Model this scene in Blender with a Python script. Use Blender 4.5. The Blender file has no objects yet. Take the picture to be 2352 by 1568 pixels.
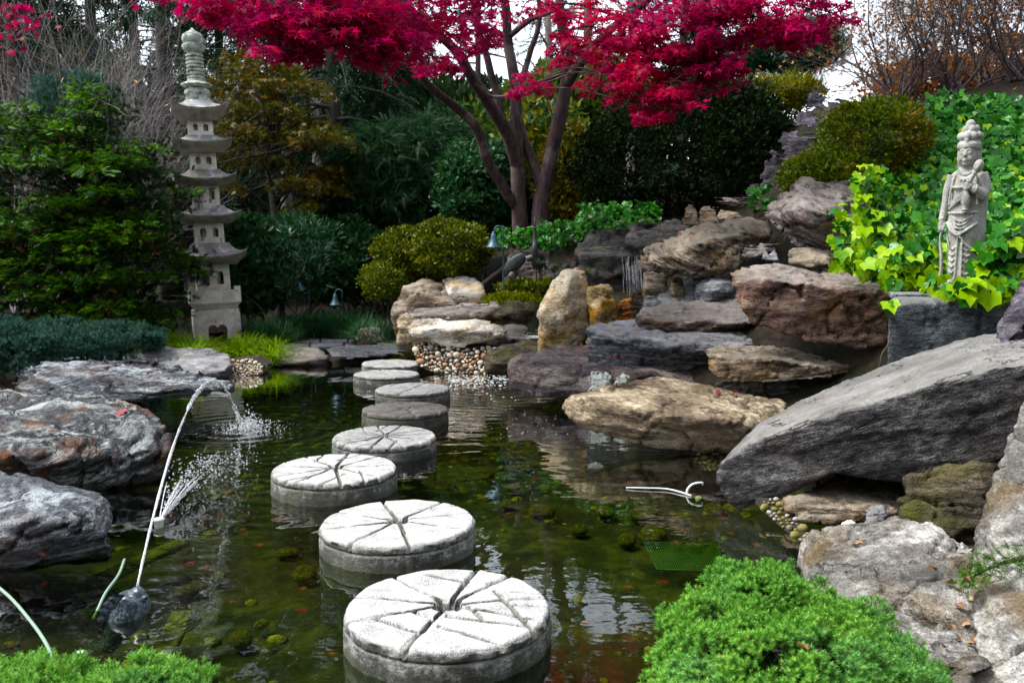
import bpy, bmesh, math, random
import numpy as np
from mathutils import Vector, Matrix

# ------------------------------------------------------------------ camera, sky, sun, exposure
scene = bpy.context.scene
C = scene.collection
FPX, CXP, CYP = 1900.0, 1176.0, 784.0          # measured focal length and centre of the photograph
CAMZ = 1.29
PITCH = math.atan(178 / FPX)
cam_data = bpy.data.cameras.new('camera')
cam = bpy.data.objects.new('camera', cam_data)
C.objects.link(cam)
cam.location = (0, 0, CAMZ)
cam.rotation_euler = (math.radians(90) - PITCH, 0, 0)
cam_data.sensor_width = 36
cam_data.lens = 36 * FPX / 2352
cam_data.clip_start = 0.05
cam_data.clip_end = 2000
cam_data.dof.use_dof = True
cam_data.dof.focus_distance = 4.6
cam_data.dof.aperture_fstop = 5.0
scene.camera = cam

SUN_EL, SUN_AZ = 58, -98        # azimuth measured from +Y towards +X
world = bpy.data.worlds.new('World')
scene.world = world
world.use_nodes = True
wn = world.node_tree
wn.nodes.clear()
sky = wn.nodes.new('ShaderNodeTexSky')
sky.sky_type = 'NISHITA'
sky.sun_disc = False
sky.sun_elevation = math.radians(SUN_EL)
sky.sun_rotation = math.radians(SUN_AZ)
sky.air_density = 1.0
sky.dust_density = 1.0
hs = wn.nodes.new('ShaderNodeHueSaturation')
hs.inputs['Saturation'].default_value = 0.35
bg = wn.nodes.new('ShaderNodeBackground')
bg.inputs['Strength'].default_value = 0.10
wo = wn.nodes.new('ShaderNodeOutputWorld')
wn.links.new(sky.outputs[0], hs.inputs['Color'])
wn.links.new(hs.outputs[0], bg.inputs['Color'])
wn.links.new(bg.outputs[0], wo.inputs['Surface'])

sun_data = bpy.data.lights.new('sun', 'SUN')
sun_data.energy = 1.5
sun_data.angle = math.radians(24)
sun_data.color = (1.0, 0.98, 0.95)
sun = bpy.data.objects.new('sun', sun_data)
C.objects.link(sun)
_d = Vector((math.sin(math.radians(SUN_AZ)) * math.cos(math.radians(SUN_EL)),
             math.cos(math.radians(SUN_AZ)) * math.cos(math.radians(SUN_EL)),
             math.sin(math.radians(SUN_EL))))
sun.rotation_euler = _d.to_track_quat('Z', 'Y').to_euler()
sun.location = (0, 0, 30)

scene.view_settings.view_transform = 'Standard'
scene.view_settings.look = 'None'
scene.view_settings.exposure = 2.1
scene.view_settings.gamma = 1.0
scene.render.engine = 'CYCLES'
scene.cycles.use_denoising = True
scene.cycles.max_bounces = 8
scene.cycles.diffuse_bounces = 2
scene.cycles.transparent_max_bounces = 12
scene.cycles.sample_clamp_indirect = 6.0

# ------------------------------------------------------------------ helpers
sp_, cp_ = math.sin(PITCH), math.cos(PITCH)
def _ray(px, py):
    u = (px - CXP) / FPX
    v = (CYP - py) / FPX
    return u, cp_ + v * sp_, -sp_ + v * cp_
def P(px, py, Y):
    """point at world distance Y seen in the direction of a photo position"""
    a, b, c = _ray(px, py)
    t = Y / b
    return np.array((a * t, Y, CAMZ + c * t))
def W(px, py, z=0.0):
    """point on the level z seen in that direction"""
    a, b, c = _ray(px, py)
    t = (z - CAMZ) / c
    return np.array((a * t, b * t, z))

_prm = np.random.RandomState(7).permutation(256)
_prm = np.concatenate([_prm, _prm, _prm])
_grd = np.random.RandomState(8).normal(size=(256, 3))
_grd /= np.linalg.norm(_grd, axis=1)[:, None]
def pn(p):
    p = np.asarray(p, dtype=np.float64)
    i = np.floor(p).astype(np.int64)
    f = p - i
    i &= 255
    u = f * f * f * (f * (f * 6 - 15) + 10)
    def g(dx, dy, dz):
        h = _prm[_prm[_prm[i[:, 0] + dx] + i[:, 1] + dy] + i[:, 2] + dz]
        q = _grd[h]
        return q[:, 0] * (f[:, 0] - dx) + q[:, 1] * (f[:, 1] - dy) + q[:, 2] * (f[:, 2] - dz)
    def L(a, b, t): return a + (b - a) * t
    x0 = L(L(g(0,0,0), g(1,0,0), u[:,0]), L(g(0,1,0), g(1,1,0), u[:,0]), u[:,1])
    x1 = L(L(g(0,0,1), g(1,0,1), u[:,0]), L(g(0,1,1), g(1,1,1), u[:,0]), u[:,1])
    return L(x0, x1, u[:,2]) * 1.5
def fbm(p, octv=4, gain=0.5):
    s = 0; a = 1.0
    p = np.asarray(p, dtype=np.float64)
    for k in range(octv):
        s = s + a * pn(p * (2.03 ** k) + 17.3 * k)
        a *= gain
    return s
def sstep(a, b, x):
    t = np.clip((x - a) / (b - a), 0, 1)
    return t * t * (3 - 2 * t)

def make_mesh(name, V, F, mats, smooth=True, mi=None):
    """V (n,3); F array (m,k) or list of such arrays"""
    V = np.asarray(V, dtype=np.float32)
    Fs = F if isinstance(F, (list, tuple)) else [F]
    Fs = [np.asarray(f, dtype=np.int32) for f in Fs if len(f)]
    me = bpy.data.meshes.new(name)
    me.vertices.add(len(V))
    me.vertices.foreach_set('co', V.ravel())
    nl = sum(f.size for f in Fs)
    npol = sum(len(f) for f in Fs)
    me.loops.add(nl)
    me.polygons.add(npol)
    me.loops.foreach_set('vertex_index', np.concatenate([f.ravel() for f in Fs]))
    tot = np.concatenate([np.full(len(f), f.shape[1], dtype=np.int32) for f in Fs])
    st = np.concatenate([[0], np.cumsum(tot)[:-1]]).astype(np.int32)
    me.polygons.foreach_set('loop_start', st)
    try:
        me.polygons.foreach_set('loop_total', tot)
    except Exception:
        pass
    me.polygons.foreach_set('use_smooth', np.full(npol, smooth, dtype=bool))
    for m in (mats if isinstance(mats, (list, tuple)) else [mats]):
        me.materials.append(m)
    if mi is not None:
        me.polygons.foreach_set('material_index', np.asarray(mi, dtype=np.int32))
    me.update(calc_edges=True)
    me.validate()
    return me

def tag(o, label=None, cat=None, group=None, kind=None):
    if label: o['label'] = label
    if cat: o['category'] = cat
    if group: o['group'] = group
    if kind: o['kind'] = kind
    return o
def link(name, me, parent=None, loc=None):
    o = bpy.data.objects.new(name, me)
    C.objects.link(o)
    if parent is not None: o.parent = parent
    if loc is not None: o.location = [float(c) for c in loc]
    return o
def empty(name, loc=(0, 0, 0), rz=0.0):
    o = bpy.data.objects.new(name, None)
    C.objects.link(o)
    o.location = [float(c) for c in loc]
    o.rotation_euler = (0, 0, rz)
    o.empty_display_size = 0.1
    return o

class MB:
    """collects shapes; build() links them as one mesh object"""
    def __init__(s): s.V = []; s.F = {}; s.n = 0
    def add(s, V, F):
        V = np.asarray(V, dtype=np.float64).reshape(-1, 3)
        for f in (F if isinstance(F, (list, tuple)) else [F]):
            f = np.asarray(f, dtype=np.int64)
            if f.size: s.F.setdefault(f.shape[1], []).append(f + s.n)
        s.V.append(V); s.n += len(V)
        return s
    def arrays(s):
        return np.concatenate(s.V), [np.concatenate(v) for v in s.F.values()]
    def mesh(s, name, mat, smooth=True):
        V, F = s.arrays()
        return make_mesh(name, V, F, mat, smooth)
    def build(s, name, mat, parent=None, smooth=True, origin=None):
        V, F = s.arrays()
        if origin is not None: V = V - np.asarray(origin)
        return link(name, make_mesh(name, V, F, mat, smooth), parent, origin)

def grid_faces(nu, nv, wrap_u=False):
    i = np.arange(nu if wrap_u else nu - 1)
    j = np.arange(nv - 1)
    I, J = np.meshgrid(i, j)
    I = I.ravel(); J = J.ravel()
    I2 = (I + 1) % nu
    return np.stack([J * nu + I, J * nu + I2, (J + 1) * nu + I2, (J + 1) * nu + I], 1)

def box(lo, hi):
    x0, y0, z0 = lo; x1, y1, z1 = hi
    V = [(x0,y0,z0),(x1,y0,z0),(x1,y1,z0),(x0,y1,z0),(x0,y0,z1),(x1,y0,z1),(x1,y1,z1),(x0,y1,z1)]
    return np.array(V), np.array([(0,3,2,1),(4,5,6,7),(0,1,5,4),(1,2,6,5),(2,3,7,6),(3,0,4,7)])
def tube(pts, rad, n=8, cap=True):
    pts = np.asarray(pts, dtype=np.float64)
    m = len(pts)
    rad = np.broadcast_to(np.asarray(rad, dtype=np.float64), (m,))
    tan = np.gradient(pts, axis=0)
    tan /= np.linalg.norm(tan, axis=1)[:, None] + 1e-9
    ref = np.array((0.0, 0.0, 1.0)) if abs(tan[:, 2]).mean() < 0.8 else np.array((1.0, 0.0, 0.0))
    a = np.cross(tan, ref); a /= np.linalg.norm(a, axis=1)[:, None] + 1e-9
    b = np.cross(a, tan)
    th = np.linspace(0, 2 * np.pi, n, endpoint=False)
    V = pts[:, None, :] + rad[:, None, None] * (np.cos(th)[None, :, None] * a[:, None, :] + np.sin(th)[None, :, None] * b[:, None, :])
    F = [grid_faces(n, m, True)]
    V = V.reshape(-1, 3)
    if cap:
        V = np.concatenate([V, pts[:1], pts[-1:]])
        k = np.arange(n); k2 = (k + 1) % n
        F.append(np.stack([np.full(n, m * n), k2, k], 1))
        F.append(np.stack([np.full(n, m * n + 1), (m - 1) * n + k, (m - 1) * n + k2], 1))
    return V, F
def smooth_path(pts, k=4):
    pts = np.asarray(pts, dtype=np.float64)
    if len(pts) < 3: return pts
    out = []
    ext = np.concatenate([[2 * pts[0] - pts[1]], pts, [2 * pts[-1] - pts[-2]]])
    for i in range(1, len(ext) - 2):
        p0, p1, p2, p3 = ext[i-1], ext[i], ext[i+1], ext[i+2]
        for t in np.linspace(0, 1, k, endpoint=False):
            out.append(0.5 * ((2*p1) + (-p0+p2)*t + (2*p0-5*p1+4*p2-p3)*t*t + (-p0+3*p1-3*p2+p3)*t**3))
    out.append(pts[-1])
    return np.array(out)
def lathe(prof, n=24, center=(0, 0, 0)):
    prof = np.asarray(prof, dtype=np.float64)
    th = np.linspace(0, 2 * np.pi, n, endpoint=False)
    V = np.stack([prof[:, 0][:, None] * np.cos(th), prof[:, 0][:, None] * np.sin(th), np.repeat(prof[:, 1][:, None], n, 1)], 2).reshape(-1, 3)
    return V + np.asarray(center), grid_faces(n, len(prof), True)
def ellipsoid(c, r, nu=14, nv=9, R=None):
    ph = np.linspace(0.001, np.pi - 0.001, nv)
    prof = np.stack([np.sin(ph), -np.cos(ph)], 1)
    V, F = lathe(prof, nu)
    V = V * np.asarray(r)
    if R is not None: V = V @ np.asarray(R).T
    return V + np.asarray(c), F
def basis(d, up):
    y = d / (np.linalg.norm(d, axis=1)[:, None] + 1e-9)
    x = np.cross(y, up); x /= np.linalg.norm(x, axis=1)[:, None] + 1e-9
    z = np.cross(x, y)
    return np.stack([x, y, z], 2)
def scatter(TV, TF, pos, R, s):
    """copies of a template, as one vertex and face array"""
    n, k = len(pos), len(TV)
    s = np.asarray(s)
    if s.ndim == 1: s = s[:, None]
    V = np.einsum('nij,nkj->nki', R, TV[None] * s[:, None, :]) + pos[:, None, :]
    F = (TF[None] + (np.arange(n) * k)[:, None, None]).reshape(-1, TF.shape[1])
    return V.reshape(-1, 3), F
def unit(v): return v / (np.linalg.norm(v, axis=-1, keepdims=True) + 1e-9)
def rotz(a):
    c, s = math.cos(a), math.sin(a)
    return np.array([[c, -s, 0], [s, c, 0], [0, 0, 1]])
def remesh(mb, voxel, smooth_it=2):
    me = mb.mesh('tmp', [], True)
    o = bpy.data.objects.new('tmp', me)
    C.objects.link(o)
    m = o.modifiers.new('r', 'REMESH'); m.mode = 'VOXEL'; m.voxel_size = voxel
    dg = bpy.context.evaluated_depsgraph_get()
    e = o.evaluated_get(dg)
    mm = e.to_mesh()
    V = np.empty(len(mm.vertices) * 3, dtype=np.float32); mm.vertices.foreach_get('co', V)
    V = V.reshape(-1, 3).astype(np.float64)
    F = np.empty(len(mm.loops), dtype=np.int32); mm.loops.foreach_get('vertex_index', F)
    F = F.reshape(-1, 4)
    E = np.empty(len(mm.edges) * 2, dtype=np.int32); mm.edges.foreach_get('vertices', E)
    E = E.reshape(-1, 2)
    e.to_mesh_clear()
    bpy.data.objects.remove(o); bpy.data.meshes.remove(me)
    return relax(V, E, smooth_it), F, E
def relax(V, E, it):
    n = len(V)
    cnt = np.bincount(E.ravel(), minlength=n)[:, None] + 1e-9
    for _ in range(it):
        S = np.zeros_like(V)
        for c in range(3):
            S[:, c] = np.bincount(E[:, 0], V[E[:, 1], c], n) + np.bincount(E[:, 1], V[E[:, 0], c], n)
        V = 0.4 * V + 0.6 * S / cnt
    return V
def vnormals(V, F):
    fn = np.cross(V[F[:, 2]] - V[F[:, 0]], V[F[:, 3]] - V[F[:, 1]])
    N = np.zeros_like(V)
    for k in range(4):
        for c in range(3):
            N[:, c] += np.bincount(F[:, k], fn[:, c], len(V))
    return unit(N)

# ------------------------------------------------------------------ materials
def new_mat(name):
    m = bpy.data.materials.new(name); m.use_nodes = True
    nt = m.node_tree; nt.nodes.clear()
    return m, nt
class NT:
    def __init__(s, nt): s.nt = nt
    def n(s, t, **kw):
        nd = s.nt.nodes.new(t)
        for k, v in kw.items(): setattr(nd, k, v)
        return nd
    def set(s, sock, v):
        if isinstance(v, bpy.types.NodeSocket): s.nt.links.new(v, sock)
        elif isinstance(v, (tuple, list)) and len(v) == 3 and sock.type == 'RGBA': sock.default_value = (*v, 1)
        else: sock.default_value = v
    def math(s, op, a, b=None, clamp=False):
        nd = s.n('ShaderNodeMath', operation=op, use_clamp=clamp)
        s.set(nd.inputs[0], a)
        if b is not None: s.set(nd.inputs[1], b)
        return nd.outputs[0]
    def mix(s, f, a, b, mode='MIX'):
        nd = s.n('ShaderNodeMix', data_type='RGBA', blend_type=mode, clamp_factor=True)
        s.set(nd.inputs[0], f); s.set(nd.inputs[6], a); s.set(nd.inputs[7], b)
        return nd.outputs[2]
    def noise(s, vec, scale, detail=4, rough=0.55, dist=0.0):
        nd = s.n('ShaderNodeTexNoise')
        s.set(nd.inputs['Vector'], vec)
        nd.inputs['Scale'].default_value = scale; nd.inputs['Detail'].default_value = detail
        nd.inputs['Roughness'].default_value = rough; nd.inputs['Distortion'].default_value = dist
        return nd.outputs['Fac']
    def ramp(s, f, stops, interp='LINEAR'):
        nd = s.n('ShaderNodeValToRGB'); nd.color_ramp.interpolation = interp
        el = nd.color_ramp.elements
        while len(el) > 1: el.remove(el[-1])
        for i, (p, c) in enumerate(stops):
            e = el[0] if i == 0 else el.new(p)
            e.position = p
            e.color = (*c, 1) if isinstance(c, (tuple, list)) else (c, c, c, 1)
        s.set(nd.inputs[0], f)
        return nd.outputs[0]
    def mapr(s, f, a, b, c=0.0, d=1.0):
        nd = s.n('ShaderNodeMapRange'); nd.clamp = True
        s.set(nd.inputs[0], f)
        for k, v in zip((1, 2, 3, 4), (a, b, c, d)): s.set(nd.inputs[k], v)
        return nd.outputs[0]
    def mapping(s, vec, scale=(1, 1, 1), rot=(0, 0, 0), loc=(0, 0, 0)):
        nd = s.n('ShaderNodeMapping')
        s.set(nd.inputs[0], vec); nd.inputs[1].default_value = loc; nd.inputs[2].default_value = rot; nd.inputs[3].default_value = scale
        return nd.outputs[0]
    def bump(s, h, strength=0.5, dist=0.02, normal=None):
        nd = s.n('ShaderNodeBump'); nd.inputs['Strength'].default_value = strength; nd.inputs['Distance'].default_value = dist
        s.set(nd.inputs['Height'], h)
        if normal is not None: s.set(nd.inputs['Normal'], normal)
        return nd.outputs[0]
    def objvec(s):
        """object coordinates shifted by a random amount per object, so that copies differ"""
        tc = s.n('ShaderNodeTexCoord'); oi = s.n('ShaderNodeObjectInfo')
        v = s.n('ShaderNodeVectorMath', operation='ADD')
        s.nt.links.new(tc.outputs['Object'], v.inputs[0])
        sc = s.math('MULTIPLY', oi.outputs['Random'], 37.0)
        s.nt.links.new(sc, v.inputs[1])
        return v.outputs[0], oi.outputs['Random']
    def sat(s, col, k):
        nd = s.n('ShaderNodeHueSaturation'); nd.inputs['Saturation'].default_value = k; s.set(nd.inputs['Color'], col)
        return nd.outputs[0]
    def out(s, sh):
        o = s.n('ShaderNodeOutputMaterial'); s.nt.links.new(sh, o.inputs['Surface'])
    def pbr(s, col, rough=0.8, normal=None, spec=0.5, metal=0.0, **kw):
        b = s.n('ShaderNodeBsdfPrincipled')
        s.set(b.inputs['Base Color'], col); s.set(b.inputs['Roughness'], rough)
        s.set(b.inputs['Specular IOR Level'], spec); s.set(b.inputs['Metallic'], metal)
        if normal is not None: s.set(b.inputs['Normal'], normal)
        for k, v in kw.items(): s.set(b.inputs[k], v)
        return b.outputs[0]

def rock_mat(name, dark, mid, light, stain=None, stain_amt=0.3, lichen=0.15, band=7.0, rough=0.8, bump=1.0, grain=0.5, moss=0.0, lich_col=(0.42, 0.44, 0.38), top_col=None, patch=None, wetline=True):
    m, nt = new_mat(name); t = NT(nt)
    v, rnd = t.objvec()
    vb = t.mapping(v, (1.0, 1.0, band))
    big = t.noise(v, 1.6, 5, 0.6, 0.4)
    bands = t.noise(vb, 1.5, 6, 0.62, 1.2)
    fine = t.noise(t.mapping(v, (1, 1, 2.5)), 22, 5, 0.65)
    speck = t.noise(v, 130, 2, 0.6)
    f = t.math('ADD', t.math('MULTIPLY', bands, 0.62), t.math('MULTIPLY', fine, 0.38))
    col = t.ramp(f, [(0.405, tuple(.55 * c for c in dark)), (0.495, mid), (0.58, tuple(min(1, 1.15 * c) for c in light))])
    col = t.mix(t.mapr(big, 0.44, 0.64, 0.0, 0.7), col, t.mix(0.45, dark, mid))
    if stain:
        sm = t.math('MULTIPLY', t.mapr(t.noise(t.mapping(v, (1, 1, 2.2), loc=(3, 5, 1)), 2.3, 5, 0.6, 0.6), 0.5, 0.66), stain_amt)
        col = t.mix(sm, col, stain)
    if lichen > 0:
        lm = t.mapr(t.noise(t.mapping(v, loc=(11, 3, 7)), 7, 6, 0.7), 0.60 - 0.1 * lichen, 0.72)
        lm = t.math('MULTIPLY', lm, t.mapr(t.noise(v, 60, 3, 0.6), 0.35, 0.6))
        col = t.mix(t.math('MULTIPLY', lm, min(1.0, lichen * 3)), col, lich_col)
    if moss > 0:
        mm = t.mapr(t.noise(t.mapping(v, loc=(1, 9, 4)), 3, 6, 0.65), 0.62 - 0.2 * moss, 0.72)
        col = t.mix(t.math('MULTIPLY', mm, 0.85), col, (0.075, 0.085, 0.012))
    col = t.mix(grain, col, t.mix(t.mapr(speck, 0.3, 0.7), (0.02, 0.02, 0.022), (0.95, 0.95, 0.93)), 'OVERLAY')
    if top_col:                                   # paler colour mixed in where faces point up
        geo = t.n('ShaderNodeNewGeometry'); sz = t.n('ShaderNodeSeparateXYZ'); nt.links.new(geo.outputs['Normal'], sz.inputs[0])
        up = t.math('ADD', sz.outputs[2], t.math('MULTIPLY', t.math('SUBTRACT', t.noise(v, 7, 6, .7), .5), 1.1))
        up_c = t.mix(t.mapr(bands, .4, .6), tuple(.55 * c for c in top_col), top_col)
        up_c = t.mix(t.mapr(t.noise(v, 3, 6, .7), .48, .64, 0, .7), up_c, (.5 * top_col[0], .43 * top_col[1], .36 * top_col[2]))
        up_c = t.mix(t.mapr(t.noise(v, 40, 4, .7), .3, .7, 0, .5), up_c, tuple(.45 * c for c in top_col))
        col = t.mix(t.math('MULTIPLY', t.mapr(up, .35, .85), .85), col, up_c)
    # thin dark cracks between the layers
    ck = t.noise(t.mapping(v, (0.8, 0.8, band * 1.3), loc=(2, 2, 9)), 2.2, 5, 0.6, 0.8)
    ck = t.math('ABSOLUTE', t.math('SUBTRACT', ck, 0.5))
    ckm = t.mapr(ck, 0.0, 0.014, 1.0, 0.0)
    ckm = t.math('MULTIPLY', ckm, t.mapr(t.noise(v, 2.1, 3), 0.45, 0.6))
    col = t.mix(t.math('MULTIPLY', ckm, 0.75), col, tuple(0.35 * c for c in dark))
    if patch:                                  # crusts of white lichen round one spot of the rock
        geo = t.n('ShaderNodeNewGeometry'); lm = None
        for c, r in patch:
            dn = t.n('ShaderNodeVectorMath', operation='DISTANCE'); nt.links.new(geo.outputs['Position'], dn.inputs[0]); dn.inputs[1].default_value = c
            e = t.math('ADD', t.math('DIVIDE', dn.outputs['Value'], r), t.math('MULTIPLY', t.math('SUBTRACT', t.noise(geo.outputs['Position'], 34, 5, .75), .5), 2.6))
            e = t.mapr(e, .55, .75, 1.0, 0.0)
            lm = e if lm is None else t.math('MAXIMUM', lm, e)
        col = t.mix(lm, col, (.66, .70, .62))
    h = t.math('ADD', t.math('MULTIPLY', bands, 1.0), t.math('MULTIPLY', fine, 0.7))
    h = t.math('ADD', h, t.math('MULTIPLY', speck, 0.22))
    h = t.math('SUBTRACT', h, t.math('MULTIPLY', ckm, 0.5))
    # a dark wet band just above the water
    gp = t.n('ShaderNodeNewGeometry'); pz_ = t.n('ShaderNodeSeparateXYZ'); nt.links.new(gp.outputs['Position'], pz_.inputs[0])
    wet = 0.0 if not wetline else t.mapr(t.math('ADD', pz_.outputs[2], t.math('MULTIPLY', t.math('SUBTRACT', t.noise(v, 6, 4), .5), .12)), .015, .07, 1.0, 0.0)
    if wetline: col = t.mix(t.math('MULTIPLY', wet, .8), col, t.mix(.6, tuple(.4 * c for c in dark), (.03, .032, .012)))
    nrm = t.bump(h, 0.9 * bump, 0.04)
    t.out(t.pbr(t.sat(col, 1.12), t.math('SUBTRACT', rough, t.math('MULTIPLY', wet, .45)) if wetline else rough, nrm, 0.2))
    return m

def leaf_mat(name, cols, trans=0.35, rough=0.5, spec=0.2, nscale=1.2, ncol=None, namt=0.5, tcol=None):
    """cols: list of leaf colours spread by chance over the leaves"""
    m, nt = new_mat(name); t = NT(nt)
    g = t.n('ShaderNodeNewGeometry'); tc = t.n('ShaderNodeTexCoord')
    st = [(i / max(1, len(cols) - 1), c) for i, c in enumerate(cols)]
    nz = t.noise(tc.outputs['Object'], nscale, 3, 0.6)
    f = t.math('ADD', t.math('MULTIPLY', g.outputs['Random Per Island'], 0.7), t.math('MULTIPLY', t.mapr(nz, 0.3, 0.7), 0.3))
    col = t.ramp(f, st)
    if ncol:
        col = t.mix(t.math('MULTIPLY', t.mapr(t.noise(tc.outputs['Object'], nscale * 0.7, 4, 0.6), 0.5, 0.66), namt), col, ncol)
    col = t.sat(col, 1.15)
    b = t.pbr(col, rough, None, spec * .5)
    tr = t.n('ShaderNodeBsdfTranslucent')
    t.set(tr.inputs[0], t.mix(0.5, col, tcol) if tcol else col)
    mx = t.n('ShaderNodeMixShader'); mx.inputs[0].default_value = trans
    nt.links.new(b, mx.inputs[1]); nt.links.new(tr.outputs[0], mx.inputs[2])
    t.out(mx.outputs[0])
    return m
def bark_mat(name, c1, c2, scale=6.0, lich=None):
    m, nt = new_mat(name); t = NT(nt)
    tc = t.n('ShaderNodeTexCoord').outputs['Object']
    v = t.mapping(tc, (1, 1, 0.25))
    a = t.noise(v, scale * 3, 6, 0.65)
    b = t.noise(tc, scale * 0.4, 3)
    col = t.mix(t.mapr(a, 0.35, 0.65), c1, c2)
    if lich: col = t.mix(t.math('MULTIPLY', t.mapr(b, 0.55, 0.65), 0.6), col, lich)
    t.out(t.pbr(col, 0.85, t.bump(a, 0.8, 0.02), 0.25))
    return m
def plain_mat(name, col, rough=0.7, var=0.25, scale=8.0, spec=0.4, metal=0.0, bump=0.2):
    m, nt = new_mat(name); t = NT(nt)
    v, r = t.objvec()
    a = t.noise(v, scale, 5, 0.6)
    c = t.mix(t.mapr(a, 0.3, 0.7), tuple(x * (1 - var) for x in col), tuple(min(1, x * (1 + var)) for x in col))
    t.out(t.pbr(c, rough, t.bump(t.noise(v, scale * 6, 4), bump, 0.01), spec, metal))
    return m
# ------------------------------------------------------------------ ground and pond
POND = np.array([(-1.0, 1.75), (-2.6, 2.2), (-2.9, 4.0), (-3.3, 6.2), (-4.0, 8.2), (-3.7, 10.3), (-2.2, 10.55), (-1.0, 10.4), (0.1, 10.2), (0.55, 9.0),
                 (0.75, 7.9), (1.15, 6.8), (1.9, 5.6), (2.05, 4.6), (1.75, 3.7), (1.25, 3.1), (0.75, 2.55), (0.25, 1.9)])
def poly_sd(x, y, poly):
    """signed distance to a closed outline, negative inside"""
    d = np.full(x.shape, 1e9); inside = np.zeros(x.shape, bool)
    n = len(poly)
    for i in range(n):
        ax, ay = poly[i]; bx, by = poly[(i + 1) % n]
        ex, ey = bx - ax, by - ay
        t = np.clip(((x - ax) * ex + (y - ay) * ey) / (ex * ex + ey * ey), 0, 1)
        d = np.minimum(d, np.hypot(x - ax - t * ex, y - ay - t * ey))
        cr = ((ay > y) != (by > y)) & (x < (bx - ax) * (y - ay) / (by - ay + 1e-12) + ax)
        inside ^= cr
    return np.where(inside, -d, d)
def slopeY(px, py):
    """distance of the ivy slope"""
    return 5.7 + (2300 - px) / 350 * 1.6 + (660 - py) / 440 * 4.2
_cp = [(-8, 6, .5), (-4.2, 4.5, .05), (-4.4, 6.2, .05), (-4.7, 7.6, .1), (-6, 9.5, .35), (-4.3, 12.2, .22), (-8, 14, .45), (-3, 13.5, .3), (-2.2, 11.4, .12), (-1.2, 12.0, .22),
       (-1, 14, .6), (-2.5, 17, .7), (0.0, 11.0, .3), (1.9, 9.0, .8), (1.2, 9.4, .45), (1.5, 10.6, 1.0), (1.8, 7.8, .45), (2.1, 6.8, .12), (2.5, 6.5, .12), (2.3, 5.9, .1), (3.0, 6.7, .35), (1.9, 5.2, -.05), (2.2, 4.6, .2), (2.1, 3.3, -.02), (1.5, 2.9, .0), (1.2, 2.2, .05), (2.0, 2.3, .05), (3.2, 3.2, .5),
       (1, .8, .2), (-1, 1, .2), (-3.2, 2, .3), (0, -3, .3), (0, 30, 2.2), (-15, 30, 1.5), (15, 30, 4.5), (16, 14, 4.3), (11, 6, 3.0), (8, 0, 1.2), (-15, 10, .8), (-8, -8, .4), (8, -8, .6), (0, 20, 1.6), (7, 18, 4.0),
       (0, 70, 3), (-60, 30, 2), (60, 30, 5), (0, -60, 1)]
for px, py, Y in [(1215, 535, 12), (1500, 520, 11.5), (1400, 560, 11), (1750, 470, 11), (1640, 500, 11.2), (1840, 430, 10.0), (1770, 435, 10.7), (1840, 385, 10.9), (1850, 285, 11.3), (1920, 285, 11.4), (1875, 245, 12), (1960, 260, 12), (2175, 215, 11.9), (2340, 178, 11.7), (1290, 560, 11)]:
    _cp.append(tuple(P(px, py, Y)))
for px in (1960, 2080, 2200, 2330):
    for py in (280, 400, 520, 640):
        q = P(px, py, slopeY(px, py)); q[2] -= .06
        _cp.append(tuple(q))
_cp = np.array(_cp)
_n = len(_cp)
_A = np.hypot(_cp[:, None, 0] - _cp[None, :, 0], _cp[:, None, 1] - _cp[None, :, 1])
_M = np.zeros((_n + 1, _n + 1)); _M[:_n, :_n] = -_A - 0.02 * np.eye(_n) * -1; _M[:_n, _n] = 1; _M[_n, :_n] = 1
_w = np.linalg.solve(_M, np.concatenate([_cp[:, 2], [0]]))
def ground_z(x, y):
    x = np.asarray(x, float); y = np.asarray(y, float); sh = x.shape
    x = x.ravel(); y = y.ravel()
    z = np.full(x.shape, _w[_n])
    for i in range(_n):
        z = z - _w[i] * np.hypot(x - _cp[i, 0], y - _cp[i, 1])
    q = np.stack([x, y, np.zeros_like(x)], 1)
    z = z + .04 * fbm(q * 1.3, 4)
    sd = poly_sd(x, y, POND)
    z = np.where(sd < 1.2, np.maximum(z, .05), z)
    floor = -.30 + .03 * fbm(q * 2.1 + 5, 3)
    k = sstep(.12, -.28, sd)
    z = z * (1 - k) + floor * k
    return z.reshape(sh)
def gz(x, y): return float(ground_z(np.array([x]), np.array([y]))[0])

def axis_steps(lo, hi, step, far):
    a = np.arange(lo, hi + 1e-6, step)
    g = step * 1.35 ** np.arange(1, 40)
    up = hi + np.cumsum(g); dn = lo - np.cumsum(g)
    return np.concatenate([dn[dn > -far][::-1], a, up[up < far]])
xs = axis_steps(-7, 8, .1, 700); ys = axis_steps(1.2, 14, .1, 900)
GX, GY = np.meshgrid(xs, ys)
GZ = ground_z(GX, GY)
m, nt = new_mat('soil_and_pond_floor'); t = NT(nt)
tc = t.n('ShaderNodeTexCoord').outputs['Object']
soil = t.ramp(t.noise(tc, 9, 6, 0.7), [(.35, (.006, .005, .004)), (.5, (.018, .013, .008)), (.64, (.05, .03, .015))])
soil = t.mix(t.math('MULTIPLY', t.mapr(t.noise(tc, 1.1, 5, .6), .45, .62), .7), soil, (.012, .020, .006))
alg = t.ramp(t.noise(tc, 5, 7, 0.7, .3), [(.36, (.007, .012, .002)), (.5, (.024, .034, .004)), (.64, (.10, .10, .010))])
alg = t.mix(t.mapr(t.noise(tc, .9, 4, .6), .4, .62), alg, (.026, .024, .006))
sx = t.n('ShaderNodeSeparateXYZ'); nt.links.new(tc, sx.inputs[0])
col = t.mix(t.mapr(sx.outputs[2], -.06, .03), alg, soil)
t.out(t.pbr(col, .9, t.bump(t.noise(tc, 24, 6, .7), .8, .03), .2))
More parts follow.
